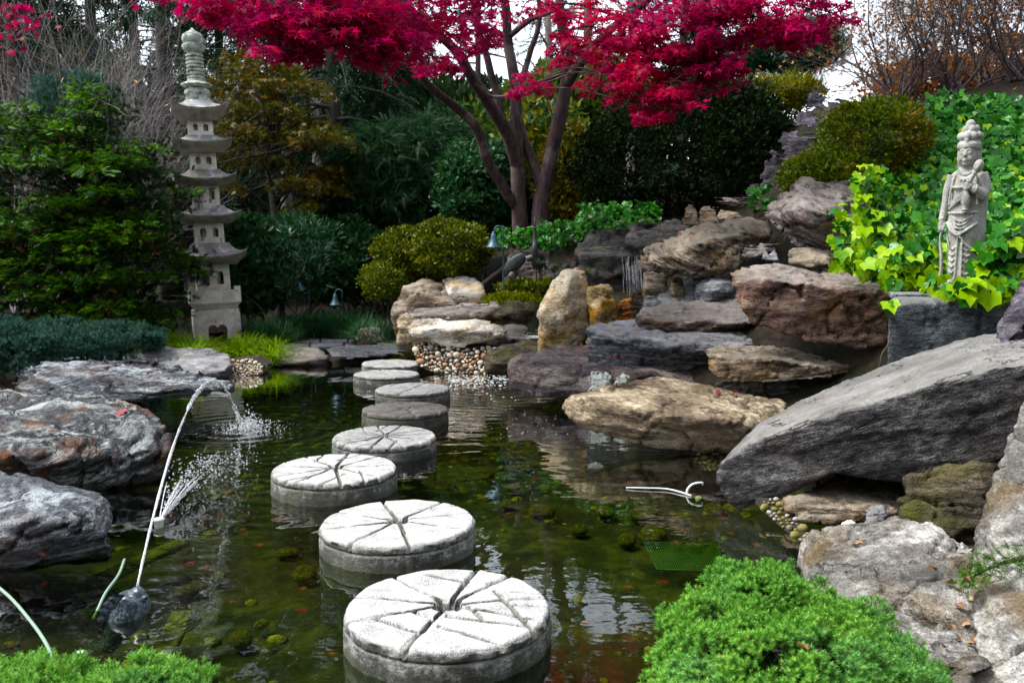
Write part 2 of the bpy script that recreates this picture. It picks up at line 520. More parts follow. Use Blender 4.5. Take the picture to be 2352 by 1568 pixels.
link('ground', make_mesh('ground', np.stack([GX.ravel(), GY.ravel(), GZ.ravel()], 1), grid_faces(len(xs), len(ys)), m))['kind'] = 'structure'

# water: a sheet with real ripples, stronger near the jets and where the cascade runs in
JET0, JET1 = np.array((-1.36, 2.95, .24)), W(556, 985, 0)
SPRAY0 = W(365, 1200, .02)
FLOW = W(1150, 880, 0)
wx = np.arange(-4.6, 2.6, .026); wy = np.arange(1.5, 10.9, .026)
WX, WY = np.meshgrid(wx, wy)
q = np.stack([WX.ravel(), WY.ravel(), np.zeros(WX.size)], 1)
def ring(c, k, lam, fall, ph=0):
    d = np.hypot(q[:, 0] - c[0], q[:, 1] - c[1])
    return k * np.sin(d * 2 * np.pi / lam + ph) * np.exp(-d / fall)
def near(c, r): return np.exp(-((q[:, 0] - c[0]) ** 2 + (q[:, 1] - c[1]) ** 2) / r ** 2)
wz = .0011 * fbm(q * np.array((1.1, 1.8, 1)) + 3, 2) + .0005 * fbm(q * np.array((3.2, 4.6, 1)), 2)
wz += ring(JET1, .0035, .17, .55) + ring(SPRAY0 + np.array((.4, .5, 0)), .0028, .14, .6) + ring(FLOW, .0028, .16, .9) + ring(JET0, .0012, .12, .5)
wz += (.008 * near(JET1, .35) + .008 * near(FLOW, .6) + .005 * near(SPRAY0 + np.array((.5, .6, 0)), .6)) * fbm(q * 9, 3)
wz += .0024 * near((.0, 5.6, 0), 1.1) * fbm(q * np.array((4.5, 7, 1)) + 9, 2)
ok = poly_sd(WX.ravel(), WY.ravel(), POND) < .25
V = np.stack([q[:, 0], q[:, 1], wz], 1)
Fw = grid_faces(len(wx), len(wy))
Fw = Fw[ok[Fw].all(1)]
used = np.unique(Fw); rm = np.full(len(V), -1); rm[used] = np.arange(len(used))
m, nt = new_mat('pond_water'); t = NT(nt)
tc = t.n('ShaderNodeTexCoord').outputs['Object']
h = t.noise(t.mapping(tc, (1, 1.3, 1)), 9, 2, .5)
bmp = t.bump(h, .035, .03)
fr = t.n('ShaderNodeFresnel'); fr.inputs['IOR'].default_value = 1.33; nt.links.new(bmp, fr.inputs['Normal'])
gl = t.n('ShaderNodeBsdfGlossy'); gl.inputs['Roughness'].default_value = .015; nt.links.new(bmp, gl.inputs['Normal'])
tr = t.n('ShaderNodeBsdfTransparent'); tr.inputs[0].default_value = (.60, .70, .40, 1)
mx = t.n('ShaderNodeMixShader')
nt.links.new(t.math('MULTIPLY', fr.outputs[0], 2.3, True), mx.inputs[0]); nt.links.new(tr.outputs[0], mx.inputs[1]); nt.links.new(gl.outputs[0], mx.inputs[2])
t.out(mx.outputs[0])
link('water', make_mesh('water', V[used], rm[Fw], m))['kind'] = 'structure'

# ------------------------------------------------------------------ rocks
ROCK = {
 'grey': rock_mat('grey_schist', (.025, .027, .034), (.105, .11, .125), (.30, .31, .33), (.13, .10, .07), .3, .12, 9, top_col=(.36, .365, .37)),
 'slab': rock_mat('grey_granite_slab', (.015, .015, .017), (.048, .048, .051), (.15, .15, .15), (.10, .075, .06), .25, .06, 5, bump=1.4, grain=.75, top_col=(.36, .35, .33)),
 'left': rock_mat('layered_schist', (.016, .018, .024), (.10, .11, .125), (.34, .37, .39), (.12, .06, .03), .35, .1, 11, bump=1.4),
 'rust': rock_mat('rust_stained_schist', (.014, .015, .018), (.085, .09, .095), (.34, .36, .35), (.17, .065, .022), .9, .1, 11, bump=1.4),
 'brown': rock_mat('brown_gneiss', (.028, .022, .020), (.15, .115, .085), (.38, .32, .25), (.30, .16, .05), .6, .08, 7, top_col=(.40, .35, .28)),
 'tan': rock_mat('tan_gneiss', (.06, .045, .032), (.27, .215, .145), (.52, .45, .33), (.11, .075, .06), .65, .1, 5),
 'purple': rock_mat('purple_brown_boulder', (.055, .034, .030), (.16, .095, .080), (.30, .215, .17), (.30, .17, .07), .6, .12, 2.4, grain=.6, top_col=(.40, .36, .32)),
 'dull': rock_mat('dull_brown_grey_rock', (.024, .020, .021), (.105, .085, .085), (.26, .225, .20), (.25, .14, .05), .4, .12, 6, top_col=(.30, .27, .25)),
 'yellow': rock_mat('ochre_stained_rock', (.16, .11, .05), (.42, .32, .17), (.66, .58, .42), (.45, .22, .03), .85, .1, 2),
 'white':  rock_mat('pale_quartz_rock', (.20, .18, .15), (.48, .45, .39), (.70, .68, .62), (.45, .27, .06), .5, .1, 2.2),
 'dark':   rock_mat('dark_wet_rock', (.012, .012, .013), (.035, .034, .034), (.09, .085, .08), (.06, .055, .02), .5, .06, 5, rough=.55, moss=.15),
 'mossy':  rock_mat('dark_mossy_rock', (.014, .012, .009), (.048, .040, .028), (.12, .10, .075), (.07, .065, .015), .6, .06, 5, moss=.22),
 'block': rock_mat('bluish_grey_block', (.030, .035, .042), (.085, .098, .112), (.20, .22, .24), None, 0, .06, 1.4, grain=.6, top_col=(.28, .29, .28)),
 'stepst': rock_mat('flat_grey_boulder', (.045, .042, .038), (.19, .18, .165), (.40, .385, .36), (.10, .065, .022), .8, .1, 2, grain=.5),
 'lichen': rock_mat('brown_rock_with_white_lichen', (.024, .019, .021), (.105, .082, .083), (.27, .23, .205), (.22, .12, .05), .35, .2, 6, patch=[(tuple(P(1375, 876, 7.22)), .17), (tuple(P(1425, 872, 7.22)), .09), (tuple(P(1310, 850, 7.3)), .06)]),
 'cream': rock_mat('cream_and_ochre_rock', (.17, .13, .08), (.42, .35, .25), (.60, .54, .43), (.42, .24, .05), .7, .08, 2, grain=.5),
 'orange': rock_mat('orange_wet_rock', (.10, .03, .01), (.36, .13, .03), (.62, .34, .12), None, 0, 0, 2, rough=.4),
 'hill': rock_mat('violet_grey_rock', (.022, .020, .028), (.075, .068, .088), (.18, .165, .19), (.10, .075, .04), .4, .15, 4),
 'slate':  rock_mat('dark_slate', (.03, .031, .036), (.075, .078, .088), (.14, .145, .155), None, 0, .05, 3),
}
def rock(name, label, Y, hulls, mat, drop=None, vox=None, amp=1.0, layer=1.0, lfreq=14.0, bed=(0.0, 0.0), round_=1, seed=0, cat='rock', group=None, low=1.0, crack=1.0):
    """a boulder from the corner points of one or several bodies: (photo x, photo y, depth behind Y)"""
    if not isinstance(hulls[0], list): hulls = [hulls]
    mb = MB()
    for h in hulls:
        pts = [P(a, b, Y + d) for a, b, d in h]
        if drop is not None:
            pts += [np.array((p[0], p[1], drop)) for p, (a, b, d) in zip(list(pts), h) if d >= .12 and p[2] > drop]
        bm = bmesh.new()
        for p in pts: bm.verts.new(p)
        bmesh.ops.convex_hull(bm, input=bm.verts)
        bmesh.ops.delete(bm, geom=[v for v in bm.verts if not v.link_faces], context='VERTS')
        bmesh.ops.triangulate(bm, faces=bm.faces)
        bmesh.ops.recalc_face_normals(bm, faces=bm.faces)
        bm.verts.index_update()
        mb.add([v.co[:] for v in bm.verts], np.array([[v.index for v in f.verts] for f in bm.faces]))
        bm.free()
    allp = np.concatenate(mb.V)
    dim = allp.max(0) - allp.min(0)
    S = float(np.sort(dim)[1])                                 # middle extent
    if vox is None: vox = max(.009, min(Y * .0034, S / 14))
    V, F, E = remesh(mb, vox, round_)
    c = allp.mean(0); c[2] = allp[:, 2].min()
    R = np.array(Matrix.Rotation(bed[1], 3, 'Y') @ Matrix.Rotation(bed[0], 3, 'X'))   # bedding frame
    L = (V - c) @ R
    N = vnormals(V, F)
    off = np.array((seed * 3.7, seed * 1.9, seed * 5.3))
    a0 = amp * min(S, 1.7 * float(dim.min()))
    # broad facets with creases, then ledges along the bedding, then chips
    f1 = fbm(V / (S * .6) + off, 2); f2 = fbm(L / S * np.array((1.5, 1.5, 3.5)) + off + 11, 3)
    d = a0 * low * (.05 * f1 + .075 * (.3 - np.abs(f2)))
    s = L[:, 2] / S * lfreq * .6 + .9 * fbm(V / S * 1.4 + off, 2) + .25 * fbm(V / S * 7 + off, 2)
    k = np.floor(s); fr = s - k
    hsh = lambda i: (np.sin(i * 127.1 + seed * 311.7) * 43758.5453) % 1.0
    led = hsh(k) + (hsh(k + 1) - hsh(k)) * sstep(.80, 1.0, fr)
    side = 1 - np.clip(np.abs(N @ R[:, 2]), 0, 1) ** 3
    d += a0 * .10 * layer * (led - .5) * (.25 + .75 * side)
    gap = sstep(.10, .0, np.abs(fr - .9)) * (hsh(k + 7) > .45)          # dark joints between layers
    d -= a0 * .045 * layer * gap * side
    an = L / S * np.array((1.8, 1.8, 9.0)) + off
    d += a0 * .045 * layer * (.35 - np.abs(fbm(an, 4)))
    cr = np.abs(fbm(V / S * 2.0 + off + 40, 3))
    d -= a0 * .06 * crack * sstep(.05, 0, cr) * amp
    d += a0 * .022 * (.3 - np.abs(fbm(V / S * 8 + off, 4)))
    V = V + N * d[:, None]
    L = (V - c) @ R
    o = link(name, make_mesh(name, L, F, ROCK[mat]), None, c)
    o.rotation_euler = Matrix(R.tolist()).to_euler()
    return tag(o, label, cat, group)

# the left bank
rock('boulder', 'pale grey boulder at the lower left edge, closest to the carp fountain', 3.45,
     [(-280, 1075, .9), (-60, 1080, .75), (40, 1096, .62), (150, 1124, .5), (225, 1143, .38), (243, 1180, .2), (270, 1262, .02), (258, 1288, .06), (150, 1304, .02), (60, 1320, 0), (-60, 1330, 0), (-280, 1330, .1), (60, 1196, -.05), (190, 1196, .0)],
     'left', drop=-.05, bed=(.25, -.15), seed=1, layer=.8, low=.7)
rock('boulder', 'layered boulder on the left bank with a red leaf lying on it', 4.75,
     [(-300, 905, 1.3), (-80, 905, 1.2), (60, 908, 1.15), (150, 902, 1.1), (240, 906, 1.0), (310, 922, .75), (352, 948, .5), (382, 985, .22), (388, 1030, .05), (382, 1076, .08), (320, 1106, .0), (240, 1132, -.06), (215, 1136, -.05), (100, 1112, -.05), (-80, 1108, -.02), (-300, 1108, .1), (60, 1040, -.2), (230, 1045, -.12), (300, 1000, .08)],
     'rust', drop=-.05, bed=(.55, -.22), seed=2, layer=1.5, lfreq=20, low=.6)
rock('overhanging_slab', 'broad grey slab overhanging the dark water behind the water jet', 7.0,
     [[(25, 872, .5), (45, 850, .7), (110, 832, .9), (160, 823, 1.1), (330, 826, 1.2), (420, 846, 1.0), (500, 868, .75), (537, 886, .5), (539, 899, .45), (430, 893, .12), (380, 897, .05), (310, 918, 0), (200, 935, 0), (80, 930, .05), (25, 890, .3)],
      [(70, 900, .4), (330, 905, .55), (330, 975, .6), (60, 975, .45), (70, 900, 1.3), (360, 905, 1.3), (360, 960, 1.3), (70, 960, 1.3)]],
     'left', bed=(.12, .10), seed=3, layer=.6, low=.5)
rock('flat_rock', 'long low grey rock below the sedge, between the slab and white pebbles', 9.1,
     [(278, 818, .5), (312, 799, .75), (400, 793, .9), (480, 796, .85), (527, 811, .5), (533, 832, .2), (520, 852, .05), (490, 867, 0), (440, 862, 0), (350, 850, .1), (282, 832, .3)],
     'grey', drop=-.05, bed=(.1, .05), seed=4, layer=1.2, lfreq=10, low=.5)
rock('small_rock', 'small brown rock wedged at the left edge behind the layered boulder', 6.2,
     [(-60, 905, .5), (20, 892, .5), (66, 903, .3), (62, 920, .05), (0, 932, 0), (-60, 932, 0)], 'brown', drop=.1, seed=5, low=.5)
# the far bank
rock('flat_rock', 'low brown-grey bank rock between the white pebbles and the dark slab', 10.35,
     [(572, 822, .3), (590, 805, .5), (660, 794, .7), (735, 798, .6), (754, 814, .2), (705, 830, 0), (640, 838, 0), (590, 833, .1)], 'dull', drop=-.05, seed=6, layer=1.2, low=.5)
rock('dark_slab', 'flat dark slate slab at the water end of the path', 10.15,
     [(746, 803, .35), (770, 795, .8), (850, 787, 1.1), (928, 785, 1.1), (947, 800, .35), (942, 812, .02), (800, 826, 0), (762, 821, .1)], 'slate', layer=.1, low=.1, amp=.22, seed=7, vox=.02)
rock('small_rock', 'small flat pale stone lying on the dark slate slab', 10.9,
     [(868, 786, .1), (880, 779, .25), (920, 777, .25), (934, 784, .1), (925, 790, 0), (880, 791, 0)], 'grey', seed=8, low=.4, amp=.5, vox=.012)
rock('small_rock', 'rounded brown rock among grass tufts beside the flagstone path', 11.3,
     [(812, 775, .1), (825, 753, .2), (865, 748, .3), (888, 765, .2), (886, 784, 0), (830, 786, 0)], 'dull', drop=.05, seed=9)
rock('boulder', 'rounded pinkish grey boulder below the olive azalea mound', 10.75,
     [(903, 692, .2), (925, 655, .3), (968, 642, .45), (1020, 646, .45), (1052, 678, .3), (1054, 704, .1), (1000, 718, 0), (915, 718, 0), (960, 670, .02)], 'brown', drop=.2, seed=10, layer=.6)
rock('boulder', 'pale angular boulder leaning against the pinkish grey boulder', 10.95,
     [(1013, 640, .3), (1030, 634, .4), (1092, 634, .4), (1112, 655, .2), (1115, 685, 0), (1050, 690, 0), (1035, 660, 0)], 'white', drop=.2, seed=11, layer=.5)
rock('thin_slab', 'thin black slab lying below the pale angular boulder', 10.55,
     [(985, 697, .1), (1010, 684, .3), (1090, 678, .4), (1112, 683, .3), (1112, 696, .02), (1050, 702, 0), (1000, 704, 0)], 'slate', seed=12, low=.4)
rock('flat_rock', 'reddish flat rock under the thin black slab', 10.45,
     [(935, 716, .2), (1000, 698, .6), (1140, 689, .7), (1150, 706, .3), (1105, 722, 0), (950, 728, 0)], 'dull', drop=.15, seed=13, layer=1.2, low=.4)
rock('flat_rock', 'tan ledge rock on the left of the pale overhanging rock', 10.25,
     [(913, 724, .3), (940, 714, .6), (1060, 716, .7), (1062, 748, .05), (955, 765, 0), (916, 752, .05)], 'tan', drop=0, seed=14, layer=.8, low=.4)
rock('boulder', 'rock with dark top and white lower face above the pebble bank', 9.85,
     [(942, 740, .25), (958, 730, .5), (1120, 733, .6), (1168, 750, .35), (1163, 770, .05), (1110, 790, .0), (1048, 802, .02), (1010, 786, 0), (960, 782, 0), (941, 768, .02), (980, 752, -.05), (1110, 756, -.04)], 'white', seed=15, layer=.4, low=.8)
rock('flat_rock', 'broad grey slab behind the pale overhanging rock', 10.0,
     [(1040, 722, 1.1), (1060, 717, 1.2), (1240, 713, 1.2), (1292, 738, .7), (1350, 770, .2), (1335, 788, .02), (1180, 780, .1), (1155, 748, .5)], 'dull', drop=.0, seed=16, layer=.8, low=.35)
rock('flat_rock', 'small wedge shaped slab on the broad grey slab', 9.55,
     [(1180, 772, .1), (1230, 757, .3), (1328, 754, .35), (1353, 774, .1), (1320, 787, 0), (1200, 787, 0)], 'grey', seed=17, low=.5)
rock('boulder', 'dark mossy rounded rock at the water beside the pebble bank', 9.4,
     [(1113, 798, .2), (1200, 781, .4), (1300, 783, .4), (1348, 795, .2), (1335, 818, 0), (1240, 828, 0), (1135, 836, .0)], 'mossy', drop=-.05, seed=18, layer=.4)
# the pointed stones and the cascade
rock('standing_stone', 'pale pointed boulder, the taller of the twin upright stones', 9.2,
     [(1238, 712, .15), (1262, 658, .15), (1300, 620, .2), (1325, 612, .25), (1347, 624, .2), (1350, 690, .1), (1347, 748, .02), (1312, 755, 0), (1262, 735, 0), (1240, 720, .05), (1300, 680, -.06), (1310, 640, .02), (1250, 690, .5), (1340, 640, .5)], 'cream', drop=.1, seed=19, layer=.25, lfreq=5, low=1.3)
rock('standing_stone', 'ochre pointed stone, the shorter of the twin upright stones', 9.15,
     [(1350, 662, .15), (1378, 645, .2), (1405, 653, .2), (1416, 690, .1), (1422, 742, .05), (1372, 750, 0), (1351, 738, .05), (1385, 690, -.05), (1360, 670, .4), (1405, 670, .4)], 'yellow', drop=.1, seed=20, layer=.25, lfreq=5, low=1.3)
rock('small_rock', 'small wet orange rock beside the twin upright stones', 9.5,
     [(1415, 700, .1), (1430, 683, .15), (1450, 684, .15), (1458, 712, .1), (1455, 738, 0), (1418, 738, 0)], 'orange', drop=.1, seed=21)
rock('small_rock', 'mossy dark block at the foot of the cascade', 9.3,
     [(1448, 668, .1), (1475, 660, .2), (1492, 668, .2), (1494, 715, 0), (1455, 718, 0), (1448, 690, 0)], 'mossy', drop=.1, seed=22)
for i, (nm, lb, Y, pts, mt) in enumerate([
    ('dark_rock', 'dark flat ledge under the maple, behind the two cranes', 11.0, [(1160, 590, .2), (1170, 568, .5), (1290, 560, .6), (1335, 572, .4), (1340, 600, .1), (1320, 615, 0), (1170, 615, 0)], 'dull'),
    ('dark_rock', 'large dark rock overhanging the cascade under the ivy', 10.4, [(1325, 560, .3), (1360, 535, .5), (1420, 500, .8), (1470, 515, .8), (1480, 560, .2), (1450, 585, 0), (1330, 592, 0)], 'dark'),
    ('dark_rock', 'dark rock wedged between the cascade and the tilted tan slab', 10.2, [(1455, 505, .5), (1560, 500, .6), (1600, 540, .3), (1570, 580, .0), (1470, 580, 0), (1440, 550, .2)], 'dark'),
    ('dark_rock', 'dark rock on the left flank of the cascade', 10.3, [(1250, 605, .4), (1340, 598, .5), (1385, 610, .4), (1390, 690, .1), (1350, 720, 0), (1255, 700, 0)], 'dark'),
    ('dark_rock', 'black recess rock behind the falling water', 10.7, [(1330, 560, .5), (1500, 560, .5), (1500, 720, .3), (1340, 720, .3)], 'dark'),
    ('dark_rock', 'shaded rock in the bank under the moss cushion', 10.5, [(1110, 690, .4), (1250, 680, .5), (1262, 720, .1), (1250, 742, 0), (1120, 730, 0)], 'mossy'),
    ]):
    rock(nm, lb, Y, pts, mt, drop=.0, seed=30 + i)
# cascade: a strip of broken falling water
# the stacked rocks right of the cascade
rock('tilted_slab', 'large tilted tan and grey slab above the layered ledges', 8.4,
     [(1464, 602, .2), (1480, 570, .35), (1540, 540, .6), (1620, 510, .85), (1700, 496, 1.1), (1772, 510, 1.0), (1780, 545, .6), (1706, 582, .15), (1692, 616, .05), (1640, 626, 0), (1570, 643, .0), (1508, 632, .05), (1466, 610, .1), (1600, 560, -.05), (1700, 540, .2)], 'brown', seed=40, layer=1.0, bed=(.35, .3), lfreq=12, low=.6)
rock('boulder', 'streaked grey and purple boulder just left of the ivy, highest in the stack', 7.7,
     [(1746, 496, .3), (1760, 478, .45), (1850, 425, .75), (1920, 410, 1.0), (1985, 413, 1.1), (1998, 470, .9), (1965, 540, .3), (1900, 574, .0), (1830, 562, .05), (1775, 528, .15), (1850, 490, -.08), (1940, 470, .2)], 'dull', seed=41, layer=1.4, bed=(.4, .35), lfreq=18, low=.6)
rock('boulder', 'grey-green rounded boulder tucked left of the purple boulder', 8.25,
     [(1596, 662, .2), (1630, 634, .35), (1690, 622, .5), (1720, 650, .4), (1705, 690, .1), (1620, 695, 0), (1650, 660, -.02)], 'grey', seed=42, layer=.5, drop=.5)
rock('small_rock', 'thin grey shard lying between the two upper boulders', 7.9,
     [(1690, 575, .1), (1720, 562, .2), (1790, 548, .3), (1800, 560, .2), (1760, 590, 0), (1705, 600, .0)], 'dull', seed=43)
rock('small_rock', 'round brown stone resting on the purple boulder', 7.45,
     [(1790, 590, .1), (1810, 566, .2), (1860, 560, .3), (1920, 575, .3), (1925, 612, 0), (1800, 616, 0)], 'brown', seed=44, layer=.3)
rock('small_rock', 'small grey stone beside the round brown stone', 7.5,
     [(1744, 580, .1), (1765, 560, .2), (1790, 565, .2), (1792, 612, 0), (1748, 612, 0)], 'grey', seed=45, layer=.4)
for i, (lb, Y, pts, mt) in enumerate([
    ('square grey stone under the tip of the tilted slab', 8.6, [(1478, 622, .2), (1530, 620, .3), (1532, 660, .05), (1480, 664, 0)], 'brown'),
    ('bluish stone at the bottom of the stack under the tilted slab', 8.5, [(1480, 664, .2), (1522, 660, .3), (1524, 698, .05), (1478, 700, 0)], 'block'),
    ('wide grey stone under the tilted slab, left of the grey-green boulder', 8.4, [(1512, 662, .3), (1600, 650, .4), (1606, 698, 0), (1512, 704, 0)], 'grey'),
    ('upright tan prop stone bearing the tilted slab', 8.45, [(1540, 635, .2), (1568, 635, .25), (1575, 690, .05), (1545, 695, 0)], 'tan'),
    ('shaded stone under the middle of the tilted slab', 8.7, [(1565, 630, .2), (1640, 620, .3), (1640, 665, 0), (1565, 668, 0)], 'block')]):
    rock('small_rock', lb, Y, pts, mt, drop=.5, seed=50 + i, layer=.4)
rock('layered_slab', 'thin layered brown slab under the purple boulder', 7.7,
     [(1462, 722, .15), (1478, 706, .35), (1560, 694, .6), (1680, 684, .7), (1760, 690, .6), (1760, 735, .1), (1712, 745, 0), (1640, 750, 0), (1550, 746, 0), (1478, 738, .05)], 'dull', seed=60, drop=.5, layer=.8, lfreq=10, low=.35, crack=.5)
rock('layered_slab', 'long grey slab in front of the thin brown one', 7.45,
     [(1348, 757, .25), (1380, 742, .5), (1480, 735, .8), (1600, 742, .8), (1720, 748, .7), (1780, 770, .4), (1690, 798, .0), (1600, 808, -.03), (1530, 803, 0), (1450, 778, .1), (1362, 770, .2)], 'grey', seed=61, drop=.25, layer=.7, lfreq=8, low=.35, crack=.5, bed=(.1, .06))
rock('waterside_slab', 'dark brown waterside slab with a white lichen patch', 7.3,
     [(1168, 832, .45), (1195, 812, .7), (1300, 798, 1.1), (1400, 789, 1.3), (1520, 800, 1.3), (1625, 815, 1.1), (1640, 850, .5), (1600, 885, .1), (1480, 905, .0), (1380, 912, -.05), (1290, 908, .05), (1238, 888, .15), (1180, 860, .35), (1250, 850, .15), (1480, 860, -.1)], 'lichen', drop=.08, seed=62, layer=.9, lfreq=9, low=.5)
rock('boulder', 'blocky ochre and grey rock between purple boulder and pale waterside slab', 6.7,
     [(1620, 803, .2), (1650, 792, .45), (1750, 789, .6), (1880, 808, .7), (2010, 822, .6), (2003, 846, .2), (1900, 872, .0), (1780, 880, -.03), (1700, 884, -.02), (1640, 866, .02), (1617, 848, .1), (1660, 825, -.02), (1850, 835, 0)], 'brown', seed=63, layer=1.3, lfreq=9, low=.5, bed=(0, -.08))
rock('boulder', 'shadowed rock below the blocky ochre rock', 6.75,
     [(1640, 868, .2), (1780, 868, .2), (1960, 850, .3), (1960, 900, .15), (1880, 922, .1), (1700, 922, .1)], 'dull', drop=.1, seed=64)
rock('waterside_slab', 'big pale tan slab jutting over the water on the right', 5.55,
     [(1291, 932, .25), (1318, 905, .5), (1400, 886, .85), (1500, 868, 1.1), (1560, 880, 1.2), (1700, 900, 1.2), (1805, 925, 1.0), (1800, 970, .5), (1720, 1010, .05), (1660, 1040, .0), (1580, 1036, .0), (1450, 1016, .0), (1340, 978, .1), (1298, 948, .2), (1380, 930, .05), (1520, 950, -.1), (1680, 965, -.1)], 'tan', seed=65, layer=.9, lfreq=8, bed=(.15, .08), low=.5)
rock('boulder', 'big purple-brown boulder with a flat pale top, left of the pedestal', 6.75,
     [(1674, 626, .25), (1698, 612, .45), (1780, 606, .75), (1850, 609, .9), (2000, 634, .9), (2066, 658, .75), (2062, 672, .1), (2044, 792, .05), (1990, 803, .02), (1900, 800, .0), (1800, 768, .0), (1720, 742, .05), (1700, 712, .05), (1684, 672, .12), (1760, 640, -.02), (1900, 660, -.04), (2000, 668, -.0)], 'purple', seed=66, layer=.35, low=.6)
rock('small_rock', 'brown rock behind the pedestal under trailing ivy', 5.9,
     [(2040, 650, .1), (2080, 622, .3), (2150, 615, .4), (2170, 660, .1), (2130, 690, 0), (2050, 690, 0)], 'purple', seed=67, drop=.6)
# rocks further up the hill
for i, (lb, Y, pts, mt) in enumerate([
    ('slim pale upright stone at the top of the cascade', 9.8, [(1560, 526, .1), (1573, 472, .15), (1590, 464, .2), (1604, 480, .15), (1612, 525, 0)], 'tan'),
    ('squat upright stone beside the slim pale one', 9.9, [(1596, 522, .1), (1608, 472, .2), (1628, 468, .25), (1650, 486, .2), (1655, 520, 0)], 'brown'),
    ('low tan stone behind the tilted slab', 10.0, [(1640, 500, .1), (1655, 480, .2), (1700, 488, .2), (1720, 505, 0), (1650, 510, 0)], 'tan'),
    ('dark flat slab in shade above the cascade', 10.6, [(1628, 460, .2), (1650, 450, .3), (1735, 447, .4), (1745, 475, 0), (1635, 480, 0)], 'dull'),
    ('tall pointed violet stone standing at the edge of the dark shrub', 10.1, [(1732, 440, .1), (1752, 372, .15), (1772, 332, .2), (1790, 345, .2), (1806, 400, .1), (1800, 445, 0)], 'hill'),
    ('grey stone at the foot of the tall pointed one', 10.1, [(1708, 450, .1), (1722, 415, .2), (1745, 420, .2), (1752, 455, 0)], 'hill'),
    ('broad violet boulder above the tall pointed stone', 10.4, [(1786, 390, .1), (1790, 320, .2), (1830, 295, .3), (1880, 300, .3), (1890, 360, .1), (1850, 400, 0)], 'hill'),
    ('small pale rock on the hill under the violet crest', 10.7, [(1812, 290, .1), (1830, 258, .2), (1860, 246, .3), (1885, 275, .2), (1880, 296, 0)], 'hill'),
    ('dark crest boulder at the top of the hill', 10.9, [(1866, 300, .1), (1885, 235, .2), (1930, 212, .3), (1965, 222, .3), (1985, 280, .1), (1940, 300, 0)], 'hill'),
    ('upright stone behind the dark crest boulder', 11.2, [(1845, 250, .1), (1856, 212, .2), (1880, 205, .3), (1905, 225, .2), (1900, 260, 0)], 'hill'),
    ('flat stone half hidden behind the azalea on the hill', 11.2, [(1780, 330, .1), (1796, 302, .2), (1840, 298, .3), (1850, 320, .1), (1800, 340, 0)], 'hill'),
    ('lone grey rock among brown twigs above the ivy', 11.8, [(2140, 222, .1), (2160, 185, .2), (2190, 180, .3), (2212, 200, .2), (2210, 226, 0)], 'hill'),
    ('grey rock at the right edge among brown twigs', 11.6, [(2285, 180, .1), (2305, 138, .2), (2340, 132, .3), (2380, 150, .2), (2380, 190, 0)], 'hill')]):
    rock('hill_rock', lb, Y, pts, mt, seed=70 + i, layer=.35, lfreq=6, drop=None)
# pedestal and the near right bank
rock('pedestal', 'rectangular bluish grey stone block carrying the statue', 5.0,
     [(2036, 845, .03), (2044, 692, .06), (2054, 684, .08), (2330, 690, -.10), (2330, 845, -.1), (2060, 672, .75), (2330, 675, .7), (2060, 845, .75), (2330, 845, .7), (2085, 700, -.0), (2085, 845, -.02)], 'block', seed=90, layer=.15, low=.12, amp=.5, round_=2, cat='pedestal')
rock('boulder', 'grey-violet boulder at the right edge beside the pedestal', 4.3,
     [(2288, 775, .2), (2306, 722, .2), (2340, 645, .3), (2420, 575, .5), (2520, 560, .6), (2520, 830, .1), (2300, 800, .0), (2390, 700, -.1)], 'hill', seed=91, layer=.3)
rock('cantilever_slab', 'huge dark slab with light grey top jutting from the right bank over water', 3.55,
     [[(1738, 978, 1.05), (1810, 934, 1.15), (1885, 905, 1.1), (1960, 872, 1.15), (2020, 846, 1.2),
       (1700, 1035, .76), (1755, 1006, .66), (1852, 976, .55), (1974, 936, .42), (2062, 909, .32),
       (1648, 1073, .80), (1652, 1115, .78), (1680, 1161, .74), (1697, 1172, .72), (1810, 1131, .60), (1911, 1082, .5), (2062, 1012, .34), (1800, 1105, .95), (1911, 1060, .98), (2020, 1005, 1.1)],
      [(1885, 905, 1.1), (2020, 846, 1.2), (2146, 800, 1.2), (2230, 774, 1.2), (2297, 762, 1.2), (2420, 756, 1.2), (2560, 756, 1.2),
       (1852, 976, .55), (1974, 936, .42), (2062, 909, .32), (2188, 873, .2), (2293, 842, .1), (2400, 830, 0), (2560, 826, -.1),
       (1860, 1060, .58), (1911, 1082, .5), (2003, 1096, .42), (2125, 1108, .32), (2209, 1090, .22), (2310, 1042, .12), (2400, 1000, .05), (2560, 990, 0), (1911, 1050, 1.0), (2200, 1050, 1.0), (2560, 980, 1.1)]],
     'slab', seed=92, layer=.3, lfreq=16, low=.18, amp=.6, bed=(0, -.35), vox=.012, round_=1, crack=.15)
rock('boulder', 'dark rock with yellow lichen propping up the cantilevered slab', 3.65,
     [(2078, 1105, .15), (2180, 1085, .1), (2290, 1030, .1), (2330, 1060, .0), (2290, 1180, -.05), (2260, 1252, -.1), (2150, 1235, .0), (2090, 1180, .05), (2100, 1100, .7), (2300, 1050, .7)], 'mossy', drop=-.05, seed=93, layer=.8)
rock('layered_slab', 'layered brown rock in the gap beneath the cantilevered slab', 3.95,
     [(1800, 1148, .1), (1880, 1112, .3), (2000, 1098, .45), (2090, 1100, .45), (2090, 1170, .0), (1990, 1196, -.02), (1900, 1206, 0), (1830, 1198, .0)], 'brown', drop=-.05, seed=94, layer=1.6, lfreq=16, low=.5)
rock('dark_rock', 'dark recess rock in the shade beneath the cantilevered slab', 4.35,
     [(1830, 1140, .2), (1880, 1060, .3), (2120, 1060, .3), (2140, 1150, .1), (1860, 1160, .1)], 'dark', drop=-.05, seed=102)  # dark filler added so the gap under the slab reads as shade
